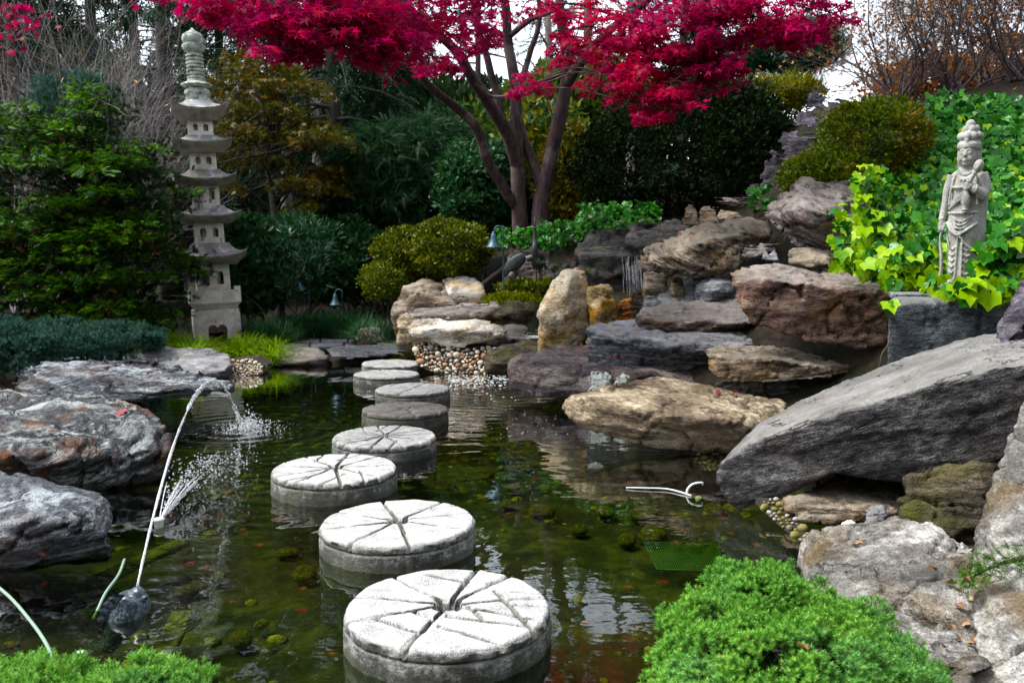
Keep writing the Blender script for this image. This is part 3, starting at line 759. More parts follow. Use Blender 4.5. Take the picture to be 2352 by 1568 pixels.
rock('small_rock', 'small rounded grey stone at the foot of the dark prop rock', 3.55,
     [(1983, 1178, .05), (2000, 1158, .1), (2030, 1160, .12), (2040, 1185, .02), (2020, 1204, 0), (1988, 1202, 0)], 'grey', seed=95, layer=.3, drop=.0)
rock('small_rock', 'small pale cobble between the brown rock and the flat boulder', 3.5,
     [(1925, 1202, .02), (1945, 1190, .08), (1975, 1192, .1), (1980, 1210, 0), (1935, 1216, 0)], 'white', seed=96, layer=.3, drop=.0)
rock('boulder', 'broad flat grey boulder behind the bright green juniper', 2.9,
     [(1838, 1245, .48), (1868, 1216, .5), (1950, 1196, .46), (2040, 1184, .42), (2150, 1204, .35), (2245, 1262, .08), (2262, 1340, -.18), (2262, 1480, -.5), (2200, 1580, -.74), (2000, 1560, -.70), (1890, 1420, -.2), (1848, 1330, .28), (1838, 1275, .42), (1838, 1300, .42), (2050, 1330, -.02)], 'stepst', drop=-.15, seed=97, layer=.3, low=.45)
rock('boulder', 'tall grey boulder filling the right edge of the foreground', 2.75,
     [(2400, 870, .7), (2352, 925, .6), (2318, 1002, .5), (2288, 1092, .36), (2254, 1182, .2), (2244, 1242, .08), (2224, 1332, -.12), (2228, 1470, -.42), (2290, 1590, -.64), (2560, 1660, -.74), (2600, 900, .5), (2480, 820, .8), (2420, 1250, -.25)], 'stepst', drop=-.05, seed=98, layer=.35, low=.4)
rock('small_rock', 'thin pale flat stone in the lower right corner', 2.08,
     [(2160, 1530, .1), (2170, 1498, .2), (2230, 1484, .25), (2286, 1510, .2), (2282, 1535, .05), (2210, 1560, 0)], 'stepst', seed=99, layer=.2, low=.4)
rock('small_rock', 'brown block under the thin pale flat stone', 2.08,
     [(2190, 1552, .08), (2280, 1540, .1), (2290, 1640, 0), (2180, 1640, 0), (2200, 1552, .25), (2280, 1540, .25)], 'dull', seed=100)
rock('small_rock', 'little grey rock tip breaking the water surface right of the stones', W(1370, 1075)[1],
     [(1346, 1078, .0), (1352, 1066, .05), (1368, 1056, .08), (1390, 1074, .04), (1380, 1084, 0), (1352, 1086, 0), (1370, 1110, .1)], 'grey', seed=101)
# ------------------------------------------------------------------ millstone stepping stones
def millstone_mat(name, light, worn, dirt):
    m, nt = new_mat(name); t = NT(nt)
    v, rnd = t.objvec()
    tc = t.n('ShaderNodeTexCoord').outputs['Object']
    sx = t.n('ShaderNodeSeparateXYZ'); nt.links.new(tc, sx.inputs[0])
    a = t.noise(v, 14, 6, .65); b = t.noise(v, 4.5, 5, .6); sp = t.noise(v, 150, 2, .6)
    col = t.mix(t.mapr(a, .35, .68), worn, light)
    col = t.mix(t.math('MULTIPLY', t.mapr(b, .46, .64), .55), col, worn)
    # algae and dirt on the flank, which stands in the splash; the walked top stays clean
    geo = t.n('ShaderNodeNewGeometry')
    nz = t.n('ShaderNodeSeparateXYZ'); nt.links.new(geo.outputs['Normal'], nz.inputs[0])
    side = t.mapr(nz.outputs[2], .75, .3)
    dm = t.math('MULTIPLY', side, t.mapr(t.noise(v, 8, 7, .8), .36, .52))
    col = t.mix(t.math('MULTIPLY', dm, .95), col, dirt)
    wet = t.mapr(t.math('ADD', sx.outputs[2], t.math('MULTIPLY', t.math('SUBTRACT', t.noise(v, 9, 4), .5), .05)), -.098, -.078, 1.0, 0.0)
    col = t.mix(t.math('MULTIPLY', wet, .8), col, (.030, .032, .018))
    col = t.mix(t.math('MULTIPLY', side, t.mapr(t.noise(v, 3, 5, .6), .45, .6, 0, .4)), col, (.15, .155, .11))
    grv = t.mapr(sx.outputs[2], -.020, -.008, .9, 0.0)          # grit lies in the furrows
    col = t.mix(t.math('MULTIPLY', grv, t.math('SUBTRACT', 1.0, side)), col, (.055, .048, .032))
    col = t.mix(.4, col, t.mix(t.mapr(sp, .3, .7), (.02, .02, .02), (.95, .95, .93)), 'OVERLAY')
    h = t.math('ADD', a, t.math('MULTIPLY', sp, .4))
    sc_ = t.noise(t.mapping(v, (5, 5, 34), rot=(.5, .6, 0)), 1.4, 4, .7)       # slanting chisel scratches
    scm = t.mapr(t.math('ABSOLUTE', t.math('SUBTRACT', sc_, .5)), 0.0, .035, 1.0, 0.0)
    h = t.math('SUBTRACT', h, t.math('MULTIPLY', t.math('MULTIPLY', scm, side), .8))
    col = t.mix(t.math('MULTIPLY', t.math('MULTIPLY', scm, side), .5), col, (.05, .05, .045))
    w2 = t.n('ShaderNodeTexWave'); w2.bands_direction = 'X'
    nt.links.new(v, w2.inputs['Vector']); w2.inputs['Scale'].default_value = 30; w2.inputs['Distortion'].default_value = 14; w2.inputs['Detail'].default_value = 4; w2.inputs['Detail Scale'].default_value = 1.3
    h = t.math('ADD', h, t.math('MULTIPLY', t.math('MULTIPLY', w2.outputs[0], t.math('SUBTRACT', 1.0, side)), .22))
    t.out(t.pbr(col, .85, t.bump(h, .6, .010), .3))
    return m
MILL = [millstone_mat('white_millstone', (.58, .575, .56), (.30, .30, .29), (.036, .037, .030)),
        millstone_mat('grey_millstone', (.40, .40, .385), (.19, .19, .185), (.035, .036, .030)),
        millstone_mat('dark_worn_millstone', (.17, .155, .14), (.075, .068, .062), (.025, .024, .02))]
def millstone(center, R, ztop, furrow, label, mat, na=240, nr=46, seed=0, hole=.05):
    rs = np.random.RandomState(seed)
    th = np.linspace(0, 2 * np.pi, na, endpoint=False)
    rr = R * np.sqrt(np.linspace(0.0004, 1, nr)) ** 1.15
    A, Rr = np.meshgrid(th, rr)
    rim = 1 + .010 * fbm(np.stack([np.cos(th) * 3, np.sin(th) * 3, np.full(na, seed * 3.1)], 1), 3) - .016 * np.clip(fbm(np.stack([np.cos(th) * 9, np.sin(th) * 9, np.full(na, seed * 2.3)], 1), 3) - .25, 0, 1)
    X = Rr * np.cos(A) * rim; Yv = Rr * np.sin(A) * rim
    q = np.stack([X.ravel(), Yv.ravel(), np.full(X.size, seed * 1.7)], 1)
    z = .004 * fbm(q * 9, 4)
    g = np.zeros(X.size)
    for (x0, y0, x1, y1, wd, dp) in furrow:
        ex, ey = x1 - x0, y1 - y0
        wob = .006 * fbm(q * 14 + 5, 2)
        tt = ((q[:, 0] / R - x0) * ex + (q[:, 1] / R - y0) * ey) / (ex * ex + ey * ey)
        tc_ = np.clip(tt, 0, 1)
        d = np.hypot(q[:, 0] / R - x0 - tc_ * ex, q[:, 1] / R - y0 - tc_ * ey) + wob
        g = np.maximum(g, dp * (1 - sstep(wd * .45, wd, d)))
    z = z - g
    if hole:
        d = np.maximum(np.abs(q[:, 0]), np.abs(q[:, 1]))
        z = z - .05 * (1 - sstep(hole * .85, hole, d))
    e = Rr.ravel() / R
    z = z - .014 * np.clip((e - .955) / .045, 0, 1) ** 2        # worn rim
    zs = np.array([-.016, -.03, -.036, -.040, -.044, -.06, -.09, -.12, -.16, -.22, -.30, -.45])
    ds = np.array([1.004, 1.008, 1.004, .976, 1.004, 1.008, 1.012, 1.014, 1.014, 1.012, 1.01, 1.01])
    SV = []
    for zz, dd in zip(zs, ds):
        p = np.stack([np.cos(th) * 3, np.sin(th) * 3, np.full(na, zz * 12 + seed)], 1)
        r = R * rim * dd + .004 * fbm(p * 2, 4)
        SV.append(np.stack([r * np.cos(th), r * np.sin(th), np.full(na, zz) - (g[-na:] if zz > -.03 else 0)], 1))
    V = np.concatenate([np.stack([X.ravel(), Yv.ravel(), z], 1)] + SV)
    F = grid_faces(na, nr + len(zs), True)
    cap = np.arange(na)[::-1][None]
    me = make_mesh('stepping_stone', V, [F], MILL[mat])
    o = link('stepping_stone', me, None, (center[0], center[1], ztop))
    o.rotation_euler = (rs.uniform(-.012, .012), rs.uniform(-.012, .012), 0)
    return tag(o, label, 'stepping stone', 'millstone stepping stones across the pond')
def furrows(n, rot, sec=2, seed=0, wd=.031, dp=.024, skip=0.0, start=.12):
    """n sectors, each with a main furrow from the eye to the rim and shorter ones beside it"""
    rs = np.random.RandomState(seed); out = []
    angs = [rot + 2 * math.pi * k / n + rs.uniform(-.12, .12) for k in range(n)]
    for k, a in enumerate(angs):
        c, s_ = math.cos(a), math.sin(a)
        out.append((start * c, start * s_, 1.04 * c, 1.04 * s_, wd * rs.uniform(.85, 1.25), dp))
        b = angs[(k + 1) % n] + (2 * math.pi if k == n - 1 else 0)
        for j in range(sec):
            if rs.rand() < skip: continue
            f = (j + 1) / (sec + 1)
            m_ = a + (b - a) * (.25 + .6 * f)
            # runs from the rim, parallel to the main furrow, until it meets the next one
            x1, y1 = 1.04 * math.cos(m_), 1.04 * math.sin(m_)
            L = rs.uniform(.45, .72)
            out.append((x1 - L * c, y1 - L * s_, x1, y1, wd * .8, dp * .9))
    return out
TOP = .115
near_f = []
def seg(*q): near_f.append(q)
# furrows of the nearest stone, read from the photograph (x right, y away)
for a in (252, 203, 168, 131, 52, 76, 12, -20):
    c, s_ = math.cos(math.radians(a)), math.sin(math.radians(a))
    seg(.10 * c, .10 * s_, 1.04 * c, 1.04 * s_, .033, .024)
seg(.46, .36, .86, -.62, .036, .022); seg(.20, -.02, .36, -.32, .032, .018); seg(.02, -.26, .88, -.50, .034, .022); seg(-.04, -.48, .58, -.86, .034, .022)
seg(-.30, -.18, -.10, -.32, .034, .022); seg(-.66, -.32, -.20, -.62, .034, .022); seg(.64, .34, .98, .30, .030, .018); seg(.62, .02, 1.02, .0, .030, .018); seg(-.28, .78, .16, .58, .034, .022); seg(.38, .55, .62, .80, .034, .022)
ST = [(1029, 1388, .115, near_f, 0, 'white millstone nearest the camera, its furrowed top largest'),
      (914, 1195, .115, furrows(8, .35, 1, 2, skip=.2), 0, 'white millstone second from the camera'),
      (769, 1073, .125, furrows(9, .2, 1, 3), 0, 'whitish millstone set furthest left in the row, third from the camera'),
      (883, 1000, .112, furrows(11, .1, 1, 4, dp=.02), 1, 'grey millstone fourth from the camera with dark stained side'),
      (931, 937, .11, furrows(6, .9, 1, 5, wd=.035), 2, 'dark brown worn millstone, fifth from the camera'),
      (948, 891, .11, furrows(4, 1.2, 1, 6, wd=.03), 1, 'grey millstone sixth from the camera'),
      (888, 857, .105, furrows(4, .3, 1, 7, wd=.03, dp=.012), 1, 'pale grey millstone seventh from the camera'),
      (899, 833, .11, furrows(4, .5, 1, 8, wd=.03, dp=.012), 1, 'pale millstone farthest from the camera near the dark slab')]
for i, (px, py, zt, fu, mt, lb) in enumerate(ST):
    c = W(px, py, zt)
    millstone(c, .352, zt, fu, lb, mt, na=300 if i < 4 else 150, nr=60 if i < 4 else 28, seed=i + 1, hole=.045 if i < 3 else (.03 if i < 5 else 0))

# ------------------------------------------------------------------ pagoda
m, nt = new_mat('pale_granite'); t = NT(nt)
v, _r = t.objvec()
a = t.noise(v, 5, 6, .65); sp = t.noise(v, 120, 2)
c_ = t.mix(t.mapr(a, .35, .65), (.48, .46, .39), (.74, .72, .65))
c_ = t.mix(t.math('MULTIPLY', t.mapr(t.noise(v, 11, 6, .7), .54, .66), .5), c_, (.20, .17, .12))
c_ = t.mix(.4, c_, t.mix(t.mapr(sp, .3, .7), (.03, .03, .03), (.9, .9, .9)), 'OVERLAY')
t.out(t.pbr(c_, .85, t.bump(t.noise(v, 60, 4), .35, .01), .3)); M_GRAN = m
m, nt = new_mat('weathered_roof_granite'); t = NT(nt)
v, _r = t.objvec()
a = t.noise(v, 6, 6, .7)
c_ = t.mix(t.mapr(a, .35, .65), (.14, .135, .14), (.40, .385, .385))
c_ = t.mix(t.mapr(t.noise(v, 9, 5, .65), .52, .64, 0, .8), c_, (.55, .62, .55))
c_ = t.mix(t.mapr(t.noise(v, 3, 4, .6), .50, .62, 0, .7), c_, (.09, .085, .05))
t.out(t.pbr(c_, .9, t.bump(t.noise(v, 40, 5), .5, .015), .25)); M_ROOF = m
m, nt = new_mat('lichened_finial_granite'); t = NT(nt)
v, _r = t.objvec()
c_ = t.mix(t.mapr(t.noise(v, 12, 6, .7), .38, .62), (.11, .115, .10), (.44, .50, .42))
t.out(t.pbr(c_, .9, t.bump(t.noise(v, 40, 5), .6, .015), .25)); M_FIN = m

M_EAVE = plain_mat('brown_stained_eave', (.21, .195, .155), .9, .45, 9)
def plate(outer, holes, th):
    """flat stone plate in the xz plane with openings, th thick towards +y"""
    bm = bmesh.new(); loops = []
    for lp in [outer] + holes:
        vs = [bm.verts.new((x, 0, z)) for x, z in lp]
        for i in range(len(vs)): bm.edges.new((vs[i], vs[(i + 1) % len(vs)]))
    bmesh.ops.triangle_fill(bm, use_beauty=True, use_dissolve=False, edges=bm.edges[:])
    r = bmesh.ops.extrude_face_region(bm, geom=bm.faces[:])
    bmesh.ops.translate(bm, vec=(0, th, 0), verts=[g for g in r['geom'] if isinstance(g, bmesh.types.BMVert)])
    bmesh.ops.recalc_face_normals(bm, faces=bm.faces)
    bm.verts.index_update()
    V = np.array([v.co[:] for v in bm.verts]); F = np.array([[v.index for v in f.verts] if len(f.verts) == 4 else [v.index for v in f.verts] for f in bm.faces if len(f.verts) == 3])
    Q = np.array([[v.index for v in f.verts] for f in bm.faces if len(f.verts) == 4])
    bm.free()
    return V, [F] + ([Q] if len(Q) else [])
def arch(cx, z0, w, h, n=7):
    a = np.linspace(0, np.pi, n)
    return [(cx - w / 2, z0)] + [(cx - w / 2 * math.cos(t_), z0 + h - w / 2 + w / 2 * math.sin(t_)) for t_ in a] + [(cx + w / 2, z0)]
def storey(w, h, z, parent, solid=False):
    mb = MB(); hw = w / 2; th = .05
    for k in range(4):
        ww = w if k % 2 == 0 else w - 2 * th - .004
        V, F = plate([(-ww / 2, 0), (ww / 2, 0), (ww / 2, h), (-ww / 2, h)],
                     [arch(-.21 * w, .30 * h, .20 * w, .46 * h), arch(.21 * w, .30 * h, .20 * w, .46 * h)] if not solid else [], th)
        V[:, 1] -= hw
        mb.add(V @ rotz(k * math.pi / 2).T, F)
    V, F = box((-hw * .45, -hw * .45, .01), (hw * .45, hw * .45, h - .01))
    mb.add(V, F)
    o = mb.build('storey', M_GRAN, parent, smooth=False); o.location = (0, 0, z)
    return o
def square_ring(hw, z, n, up=0.0, r=0.0):
    """points round a square, corners lifted by up"""
    P_ = []
    for k in range(4):
        u = np.linspace(-1, 1, n, endpoint=False)
        x = u * hw; y = np.full(n, -hw)
        zz = z + up * np.abs(u) ** 3.0
        P_.append(np.stack([x, y, zz], 1) @ rotz(k * math.pi / 2).T)
    return np.concatenate(P_)
def roof(wt, we, wb, zt, ze, zb, up, z0, parent):
    n = 12; rings = []
    for t_ in np.linspace(0, 1, 7):
        hw = (wt + (we - wt) * t_) / 2
        z = zt + (ze - zt) * (1 - (1 - t_) ** 1.9)
        rings.append(square_ring(hw, z, n, up * t_ ** 2))
    rings.append(square_ring(we / 2 * .985, ze - .02, n, up * .95))
    for k_ in (.33, .66):
        rings.append(square_ring((we * .985 * (1 - k_) + wb * k_) / 2, (ze - .02) * (1 - k_) + zb * k_, n, up * .95 * (1 - k_)))
    rings.append(square_ring(wb / 2, zb, n))
    rings.append(square_ring(.02, zb, n))
    rings.insert(0, square_ring(.02, zt, n))
    V = np.concatenate(rings)
    V = V + .006 * fbm(V * 9 + z0 * 7, 3)[:, None] * np.array((1, 1, 1))
    F_ = grid_faces(4 * n, len(rings), True)
    o = link('roof', make_mesh('roof', V, F_, [M_ROOF, M_EAVE], True, np.repeat((np.arange(len(rings) - 1) >= 8).astype(int), 4 * n)), parent, (0, 0, z0))
    md = o.modifiers.new('edges', 'EDGE_SPLIT'); md.split_angle = math.radians(38)
    return o
PY = 12.2
PS = PY / FPX * .965
pag = empty('stone_pagoda', P(499, 775, PY), math.radians(23))
tag(pag, 'tall pale stone pagoda with five curved roofs standing behind the green sedge', 'pagoda')
pag.rotation_euler = (0, -math.radians(2.6), math.radians(23))
Z = lambda y: (775 - y) * PS
# base block with a double arched opening
def double_arch(w, h):
    pts = [(-w / 2, 0)]
    for s_ in (-1, 1):
        a = np.linspace(np.pi, .12 * np.pi, 7) if s_ < 0 else np.linspace(.88 * np.pi, 0, 7)
        for t_ in a: pts.append((s_ * w / 4 + w / 4 * math.cos(t_), h - w / 4 + w / 4 * math.sin(t_)))
    pts.append((w / 2, 0))
    return pts
mb = MB(); bw = 104 * PS; bh = 69 * PS
for k in range(4):
    da = double_arch(.40 * bw, .50 * bh)
    ww = bw / 2 if k % 2 == 0 else bw / 2 - .124
    outer = [(-ww, 0)] + [(x, max(z, 0)) for x, z in da] + [(ww, 0), (ww, bh - .05), (ww - .05 if k % 2 == 0 else ww, bh), (-ww + .05 if k % 2 == 0 else -ww, bh), (-ww, bh - .05)]
    V, F = plate(outer, [], .12)
    V[:, 1] -= bw / 2
    mb.add(V @ rotz(k * math.pi / 2).T, F)
V, F = box((-bw / 2 + .125, -bw / 2 + .125, bh - .14), (bw / 2 - .125, bw / 2 - .125, bh - .005)); mb.add(V, F)
mb.build('base', M_GRAN, pag, smooth=False)
# tray with raised corners
mb = MB(); tw, tb = 113 * PS / 2, 100 * PS / 2
V = np.concatenate([square_ring(tb * .96, Z(703), 2), square_ring(tb, Z(699), 2), square_ring(tw, Z(690), 2), square_ring(tw * 1.0, Z(661), 2), square_ring(tw - .07, Z(661), 2), square_ring(tw - .07, Z(668), 2), square_ring(.02, Z(668), 2)])
mb.add(V, grid_faces(8, 7, True)); mb.add(*box((-tb * .9, -tb * .9, Z(706.5)), (tb * .9, tb * .9, Z(703.2))))
tray = mb.build('tray', M_GRAN, pag, smooth=False)
for sx_ in (-1, 1):
    for sy_ in (-1, 1):
        b_ = MB(); hw = 7 * PS
        b_.add(*box((sx_ * (tw - hw + .003) - hw, sy_ * (tw - hw + .003) - hw, Z(686)), (sx_ * (tw - hw + .003) + hw, sy_ * (tw - hw + .003) + hw, Z(653))))
        b_.build('corner_post', M_GRAN, tray, smooth=False)
for (w, y0, y1) in [(74, 667.5, 602), (64, 552, 505), (58, 466, 419), (56, 383, 344), (53, 306, 271)]:
    storey(w * PS, (y0 - y1) * PS, Z(y0), pag)
for (wt, we, wb, yt, ye, yb, yu) in [(80, 154, 108, 551.5, 583, 603, 17), (72, 145, 100, 465.5, 490, 507, 13), (66, 135, 92, 382.5, 405, 421, 13), (62, 129, 86, 305.5, 323, 346, 11), (54, 121, 78, 226, 248, 273, 16)]:
    roof(wt * PS, we * PS, wb * PS, (yb - yt) * PS, (yb - ye) * PS, 0, yu * PS, Z(yb) + .002, pag)
# finial
fin = MB()
fin.add(*box((-25 * PS, -25 * PS, Z(227)), (25 * PS, 25 * PS, Z(213))))
prof = [(24, 213), (27, 208), (26, 200), (21, 196), (30, 193), (33, 189), (30, 185), (20, 182), (19, 176)]
for k in range(7):
    y = 176 - k * 8.2
    prof += [(16.5, y), (19.5, y - 1.5), (19.5, y - 5.5), (16, y - 7)]
prof += [(15, 117), (22, 112), (25, 104), (24, 98), (20, 96), (23, 92), (25, 85), (22, 77), (14, 71), (6, 67), (2.5, 62), (.1, 60)]
V, F = lathe([(r * PS, Z(y)) for r, y in prof], 20)
# petals round the lotus
ang = np.arctan2(V[:, 1], V[:, 0]); zz = V[:, 2]
k = np.exp(-((zz - Z(190)) / (7 * PS)) ** 2) + .6 * np.exp(-((zz - Z(205)) / (6 * PS)) ** 2) + .5 * np.exp(-((zz - Z(106)) / (6 * PS)) ** 2)
V[:, :2] *= (1 + .10 * k * np.cos(ang * 8))[:, None]
fin.add(V, F)
fo = fin.build('finial', M_FIN, pag)
md = fo.modifiers.new('edges', 'EDGE_SPLIT'); md.split_angle = math.radians(50)

# ------------------------------------------------------------------ statue on the pedestal
m, nt = new_mat('statue_stone'); t = NT(nt)
v, _r = t.objvec()
c_ = t.mix(t.mapr(t.noise(v, 7, 6, .65), .35, .65), (.19, .19, .17), (.42, .41, .37))
c_ = t.mix(t.mapr(t.noise(v, 4, 4, .6), .52, .66, 0, .6), c_, (.21, .17, .15))
c_ = t.mix(.5, c_, t.mix(t.mapr(t.noise(v, 170, 2), .3, .7), (.02, .02, .02), (.95, .95, .95)), 'OVERLAY')
t.out(t.pbr(c_, .9, t.bump(t.noise(v, 90, 4), .4, .006), .25)); M_STAT = m
def loft(rings):
    """rings: (cx, cy, z, rx, ry) stacked into a closed body"""
    n = 28; th = np.linspace(0, 2 * np.pi, n, endpoint=False)
    R_ = [np.stack([cx + rx * np.cos(th), cy + ry * np.sin(th), np.full(n, z)], 1) for cx, cy, z, rx, ry in rings]
    V = np.concatenate(R_ + [np.array([[rings[0][0], rings[0][1], rings[0][2]], [rings[-1][0], rings[-1][1], rings[-1][2]]])])
    m_ = len(rings); k = np.arange(n); k2 = (k + 1) % n
    return V, [grid_faces(n, m_, True), np.stack([np.full(n, m_ * n), k2, k], 1), np.stack([np.full(n, m_ * n + 1), (m_ - 1) * n + k, (m_ - 1) * n + k2], 1)]
b = MB()
b.add(*loft([(0, 0, .02, .10, .075), (0, 0, .06, .103, .078), (0, 0, .18, .106, .080), (0, .005, .30, .122, .088), (.0, .005, .38, .128, .094), (0, .005, .46, .118, .088), (0, .005, .54, .116, .082), (0, .005, .61, .124, .082), (0, .008, .67, .132, .074), (0, .01, .705, .118, .064), (0, .01, .725, .075, .05), (0, .005, .745, .042, .042), (0, 0, .79, .038, .04)]))
# mantle hanging from the shoulders at the back and on the figure's left
b.add(*loft([(.03, .035, .10, .105, .06), (.03, .035, .3, .13, .07), (.025, .035, .5, .138, .075), (.02, .03, .63, .145, .072), (.01, .03, .70, .13, .055), (.01, .03, .715, .06, .03)]))
# head, hair band and topknots
b.add(*ellipsoid((-.004, -.008, .808), (.0585, .064, .078), 24, 16))
b.add(*ellipsoid((-.004, -.016, .775), (.046, .05, .045), 20, 12))
b.add(*loft([(0, .004, .845, .064, .070), (0, .004, .855, .075, .080), (0, .004, .875, .078, .083), (0, .004, .888, .073, .078), (0, .004, .895, .06, .066)]))
b.add(*loft([(0, .006, .885, .060, .064), (0, .006, .93, .062, .064), (0, .008, .97, .045, .048), (0, .008, .985, .03, .03)]))
for (x, y, z, r) in [(-.035, -.045, .925, .026), (0, -.058, .925, .028), (.036, -.045, .925, .026), (-.055, -.01, .93, .026), (.055, -.01, .93, .026), (-.02, -.035, .965, .027), (.022, -.035, .965, .027), (-.03, .01, .972, .028), (.032, .01, .972, .028), (0, -.005, 1.0, .032), (.05, .04, .93, .028), (-.05, .04, .93, .028)]:
    b.add(*ellipsoid((x, y, z), (r, r, r), 12, 8))
b.add(*ellipsoid((0, -.073, .90), (.014, .01, .02), 10, 7))
# hair tresses and ears
for s_ in (-1, 1):
    b.add(*ellipsoid((s_ * .058, .004, .80), (.010, .018, .036), 10, 8))
    b.add(*tube([(s_ * .06, .02, .86), (s_ * .066, .02, .79), (s_ * .062, .02, .735), (s_ * .07, .02, .70)], [.016, .014, .012, .008], 8))
# face
b.add(*tube([(-.004, -.068, .836), (-.004, -.077, .812), (-.004, -.083, .800)], [.006, .008, .011], 8))
for s_ in (-1, 1):
    b.add(*tube(smooth_path([(-.004 + s_ * .006, -.070, .833), (-.004 + s_ * .022, -.067, .841), (-.004 + s_ * .042, -.054, .832)], 3), .0055, 6))
    b.add(*ellipsoid((-.004 + s_ * .023, -.062, .821), (.014, .010, .0075), 10, 7))
    b.add(*ellipsoid((-.004 + s_ * .026, -.052, .788), (.018, .016, .02), 10, 7))
b.add(*ellipsoid((-.004, -.070, .778), (.015, .010, .0055), 10, 6)); b.add(*ellipsoid((-.004, -.068, .769), (.013, .010, .0055), 10, 6))
b.add(*ellipsoid((-.004, -.060, .752), (.018, .014, .013), 10, 7)); b.add(*ellipsoid((0, -.074, .862), (.007, .007, .007), 8, 6))
# neck rings, necklace, collar of the robe
b.add(*tube(smooth_path([(-.07, -.045, .70), (-.035, -.066, .668), (0, -.074, .66), (.035, -.066, .668), (.07, -.045, .70)], 4), .0075, 6))
b.add(*tube(smooth_path([(-.05, -.05, .706), (0, -.066, .688), (.05, -.05, .706)], 4), .005, 6))
for x in (-.03, 0, .03): b.add(*ellipsoid((x, -.078 + abs(x) * .2, .652 + abs(x) * .2), (.009, .008, .012), 8, 6))
for s_ in (-1, 1):
    b.add(*tube(smooth_path([(s_ * .055, -.035, .722), (s_ * .085, -.06, .66), (s_ * .10, -.066, .58), (s_ * .108, -.066, .50)], 4), [.010] * 13, 7))
# chest band and slanting sash
b.add(*tube(smooth_path([(-.10, -.055, .615), (-.04, -.083, .608), (.02, -.088, .612), (.08, -.07, .62)], 4), .009, 7))
for o_ in (0, .016, .032):
    b.add(*tube(smooth_path([(-.112, -.05, .475 + o_), (-.05, -.084, .51 + o_), (.02, -.092, .555 + o_), (.075, -.075, .60 + o_)], 4), .0085, 7))
# belt and swags over the skirt
b.add(*tube(smooth_path([(-.115, -.05, .455), (-.04, -.092, .45), (.05, -.092, .452), (.115, -.05, .46)], 4), .007, 7))
for k in range(4):
    z = .435 - k * .022; w = .085 - k * .008
    b.add(*tube(smooth_path([(-w, -.072 - .004 * k, z), (-.03, -.098, z - .03), (.0, -.101, z - .036), (.03, -.098, z - .03), (w, -.072, z)], 4), .006, 6))
b.add(*tube(smooth_path([(-.125, -.04, .40), (-.075, -.086, .345), (-.01, -.104, .315), (.06, -.092, .35), (.12, -.045, .39)], 4), .009, 7))
b.add(*tube(smooth_path([(-.125, -.03, .34), (-.09, -.075, .27), (-.07, -.08, .23)], 4), .008, 7))
b.add(*tube(smooth_path([(.0, -.105, .31), (.05, -.088, .255), (.10, -.05, .225), (.12, -.02, .23)], 4), .008, 7))
for x in (-.012, .022):
    b.add(*tube(smooth_path([(x, -.095, .30), (x * 1.2, -.086, .18), (x * 1.4, -.083, .04)], 4), .008, 7))
for k in range(5):
    z = .235 - k * .037
    b.add(*tube(smooth_path([(-.085, -.058, z + .014), (-.062, -.078, z - .006), (-.045, -.082, z - .009), (-.028, -.083, z + .012)], 3), .0055, 6))
    b.add(*tube(smooth_path([(.04, -.08, z + .0), (.062, -.074, z - .018), (.085, -.058, z - .004)], 3), .0055, 6))
# feet
for x in (-.045, .05):
    b.add(*ellipsoid((x, -.085, .020), (.034, .06, .022), 14, 8))
    for k in range(5): b.add(*ellipsoid((x - .024 + k * .012, -.136 + abs(k - 1.5) * .005, .012), (.007, .014, .009), 8, 6))
# the hanging right arm with sleeve, hand and fingers
b.add(*tube(smooth_path([(-.115, .0, .69), (-.142, -.004, .60), (-.150, -.012, .52), (-.158, -.035, .44), (-.160, -.045, .405)], 4), np.linspace(.040, .023, 17), 12))
b.add(*tube([(-.160, -.046, .425), (-.160, -.046, .412)], .028, 12))
b.add(*ellipsoid((-.158, -.055, .382), (.026, .024, .034), 12, 9))
for k in range(4):
    x = -.174 + k * .0115
    b.add(*tube(smooth_path([(x, -.066, .374), (x + .002, -.078, .355), (x + .006, -.072, .338), (x + .010, -.060, .334)], 3), np.linspace(.0075, .0055, 10), 7))
b.add(*tube(smooth_path([(-.137, -.058, .39), (-.128, -.072, .368), (-.133, -.078, .35)], 3), np.linspace(.008, .006, 7), 7))
# the raised left arm: sleeve, forearm across the chest, hand closed round the stem
b.add(*tube(smooth_path([(.115, .0, .69), (.146, -.006, .62), (.148, -.03, .565), (.115, -.075, .585), (.075, -.105, .605)], 4), np.linspace(.044, .026, 17), 12))
b.add(*tube([(.10, -.09, .595), (.09, -.098, .60)], .033, 12))
b.add(*ellipsoid((.055, -.112, .615), (.026, .024, .030), 12, 9))
for k in range(4):
    z = .632 - k * .0125
    b.add(*tube(smooth_path([(.050, -.128, z), (.032, -.134, z), (.018, -.126, z - .001), (.016, -.112, z - .002)], 3), np.linspace(.0078, .006, 10), 7))
b.add(*tube(smooth_path([(.060, -.125, .636), (.046, -.138, .645), (.034, -.134, .648)], 3), np.linspace(.008, .0065, 7), 7))
def slim(V):
    V = np.array(V, float); k = sstep(.715, .765, V[:, 2])
    V[:, 0] *= .74 + .15 * k; V[:, 1] *= .84 + .08 * k
    return V
b.V = [slim(v_) for v_ in b.V]
sv, sf, se = remesh(b, .0045, 1)
stat = empty('stone_statue', P(2203, 655, 5.28), math.radians(-42))
tag(stat, 'grey stone statue of a robed figure with topknot holding a bud, among ivy', 'statue')
stat.rotation_euler = (0, math.radians(1.2), math.radians(-42))
link('body', make_mesh('body', sv, sf, M_STAT), stat)
vb = MB(); vb.add(*lathe([(.0, .462), (.026, .462), (.028, .472), (.018, .482), (.030, .50), (.036, .525), (.030, .555), (.016, .578), (.014, .60), (.020, .612), (.0, .614)], 18, (.034, -.118, 0)))
vb.V = [slim(v_) for v_ in vb.V]
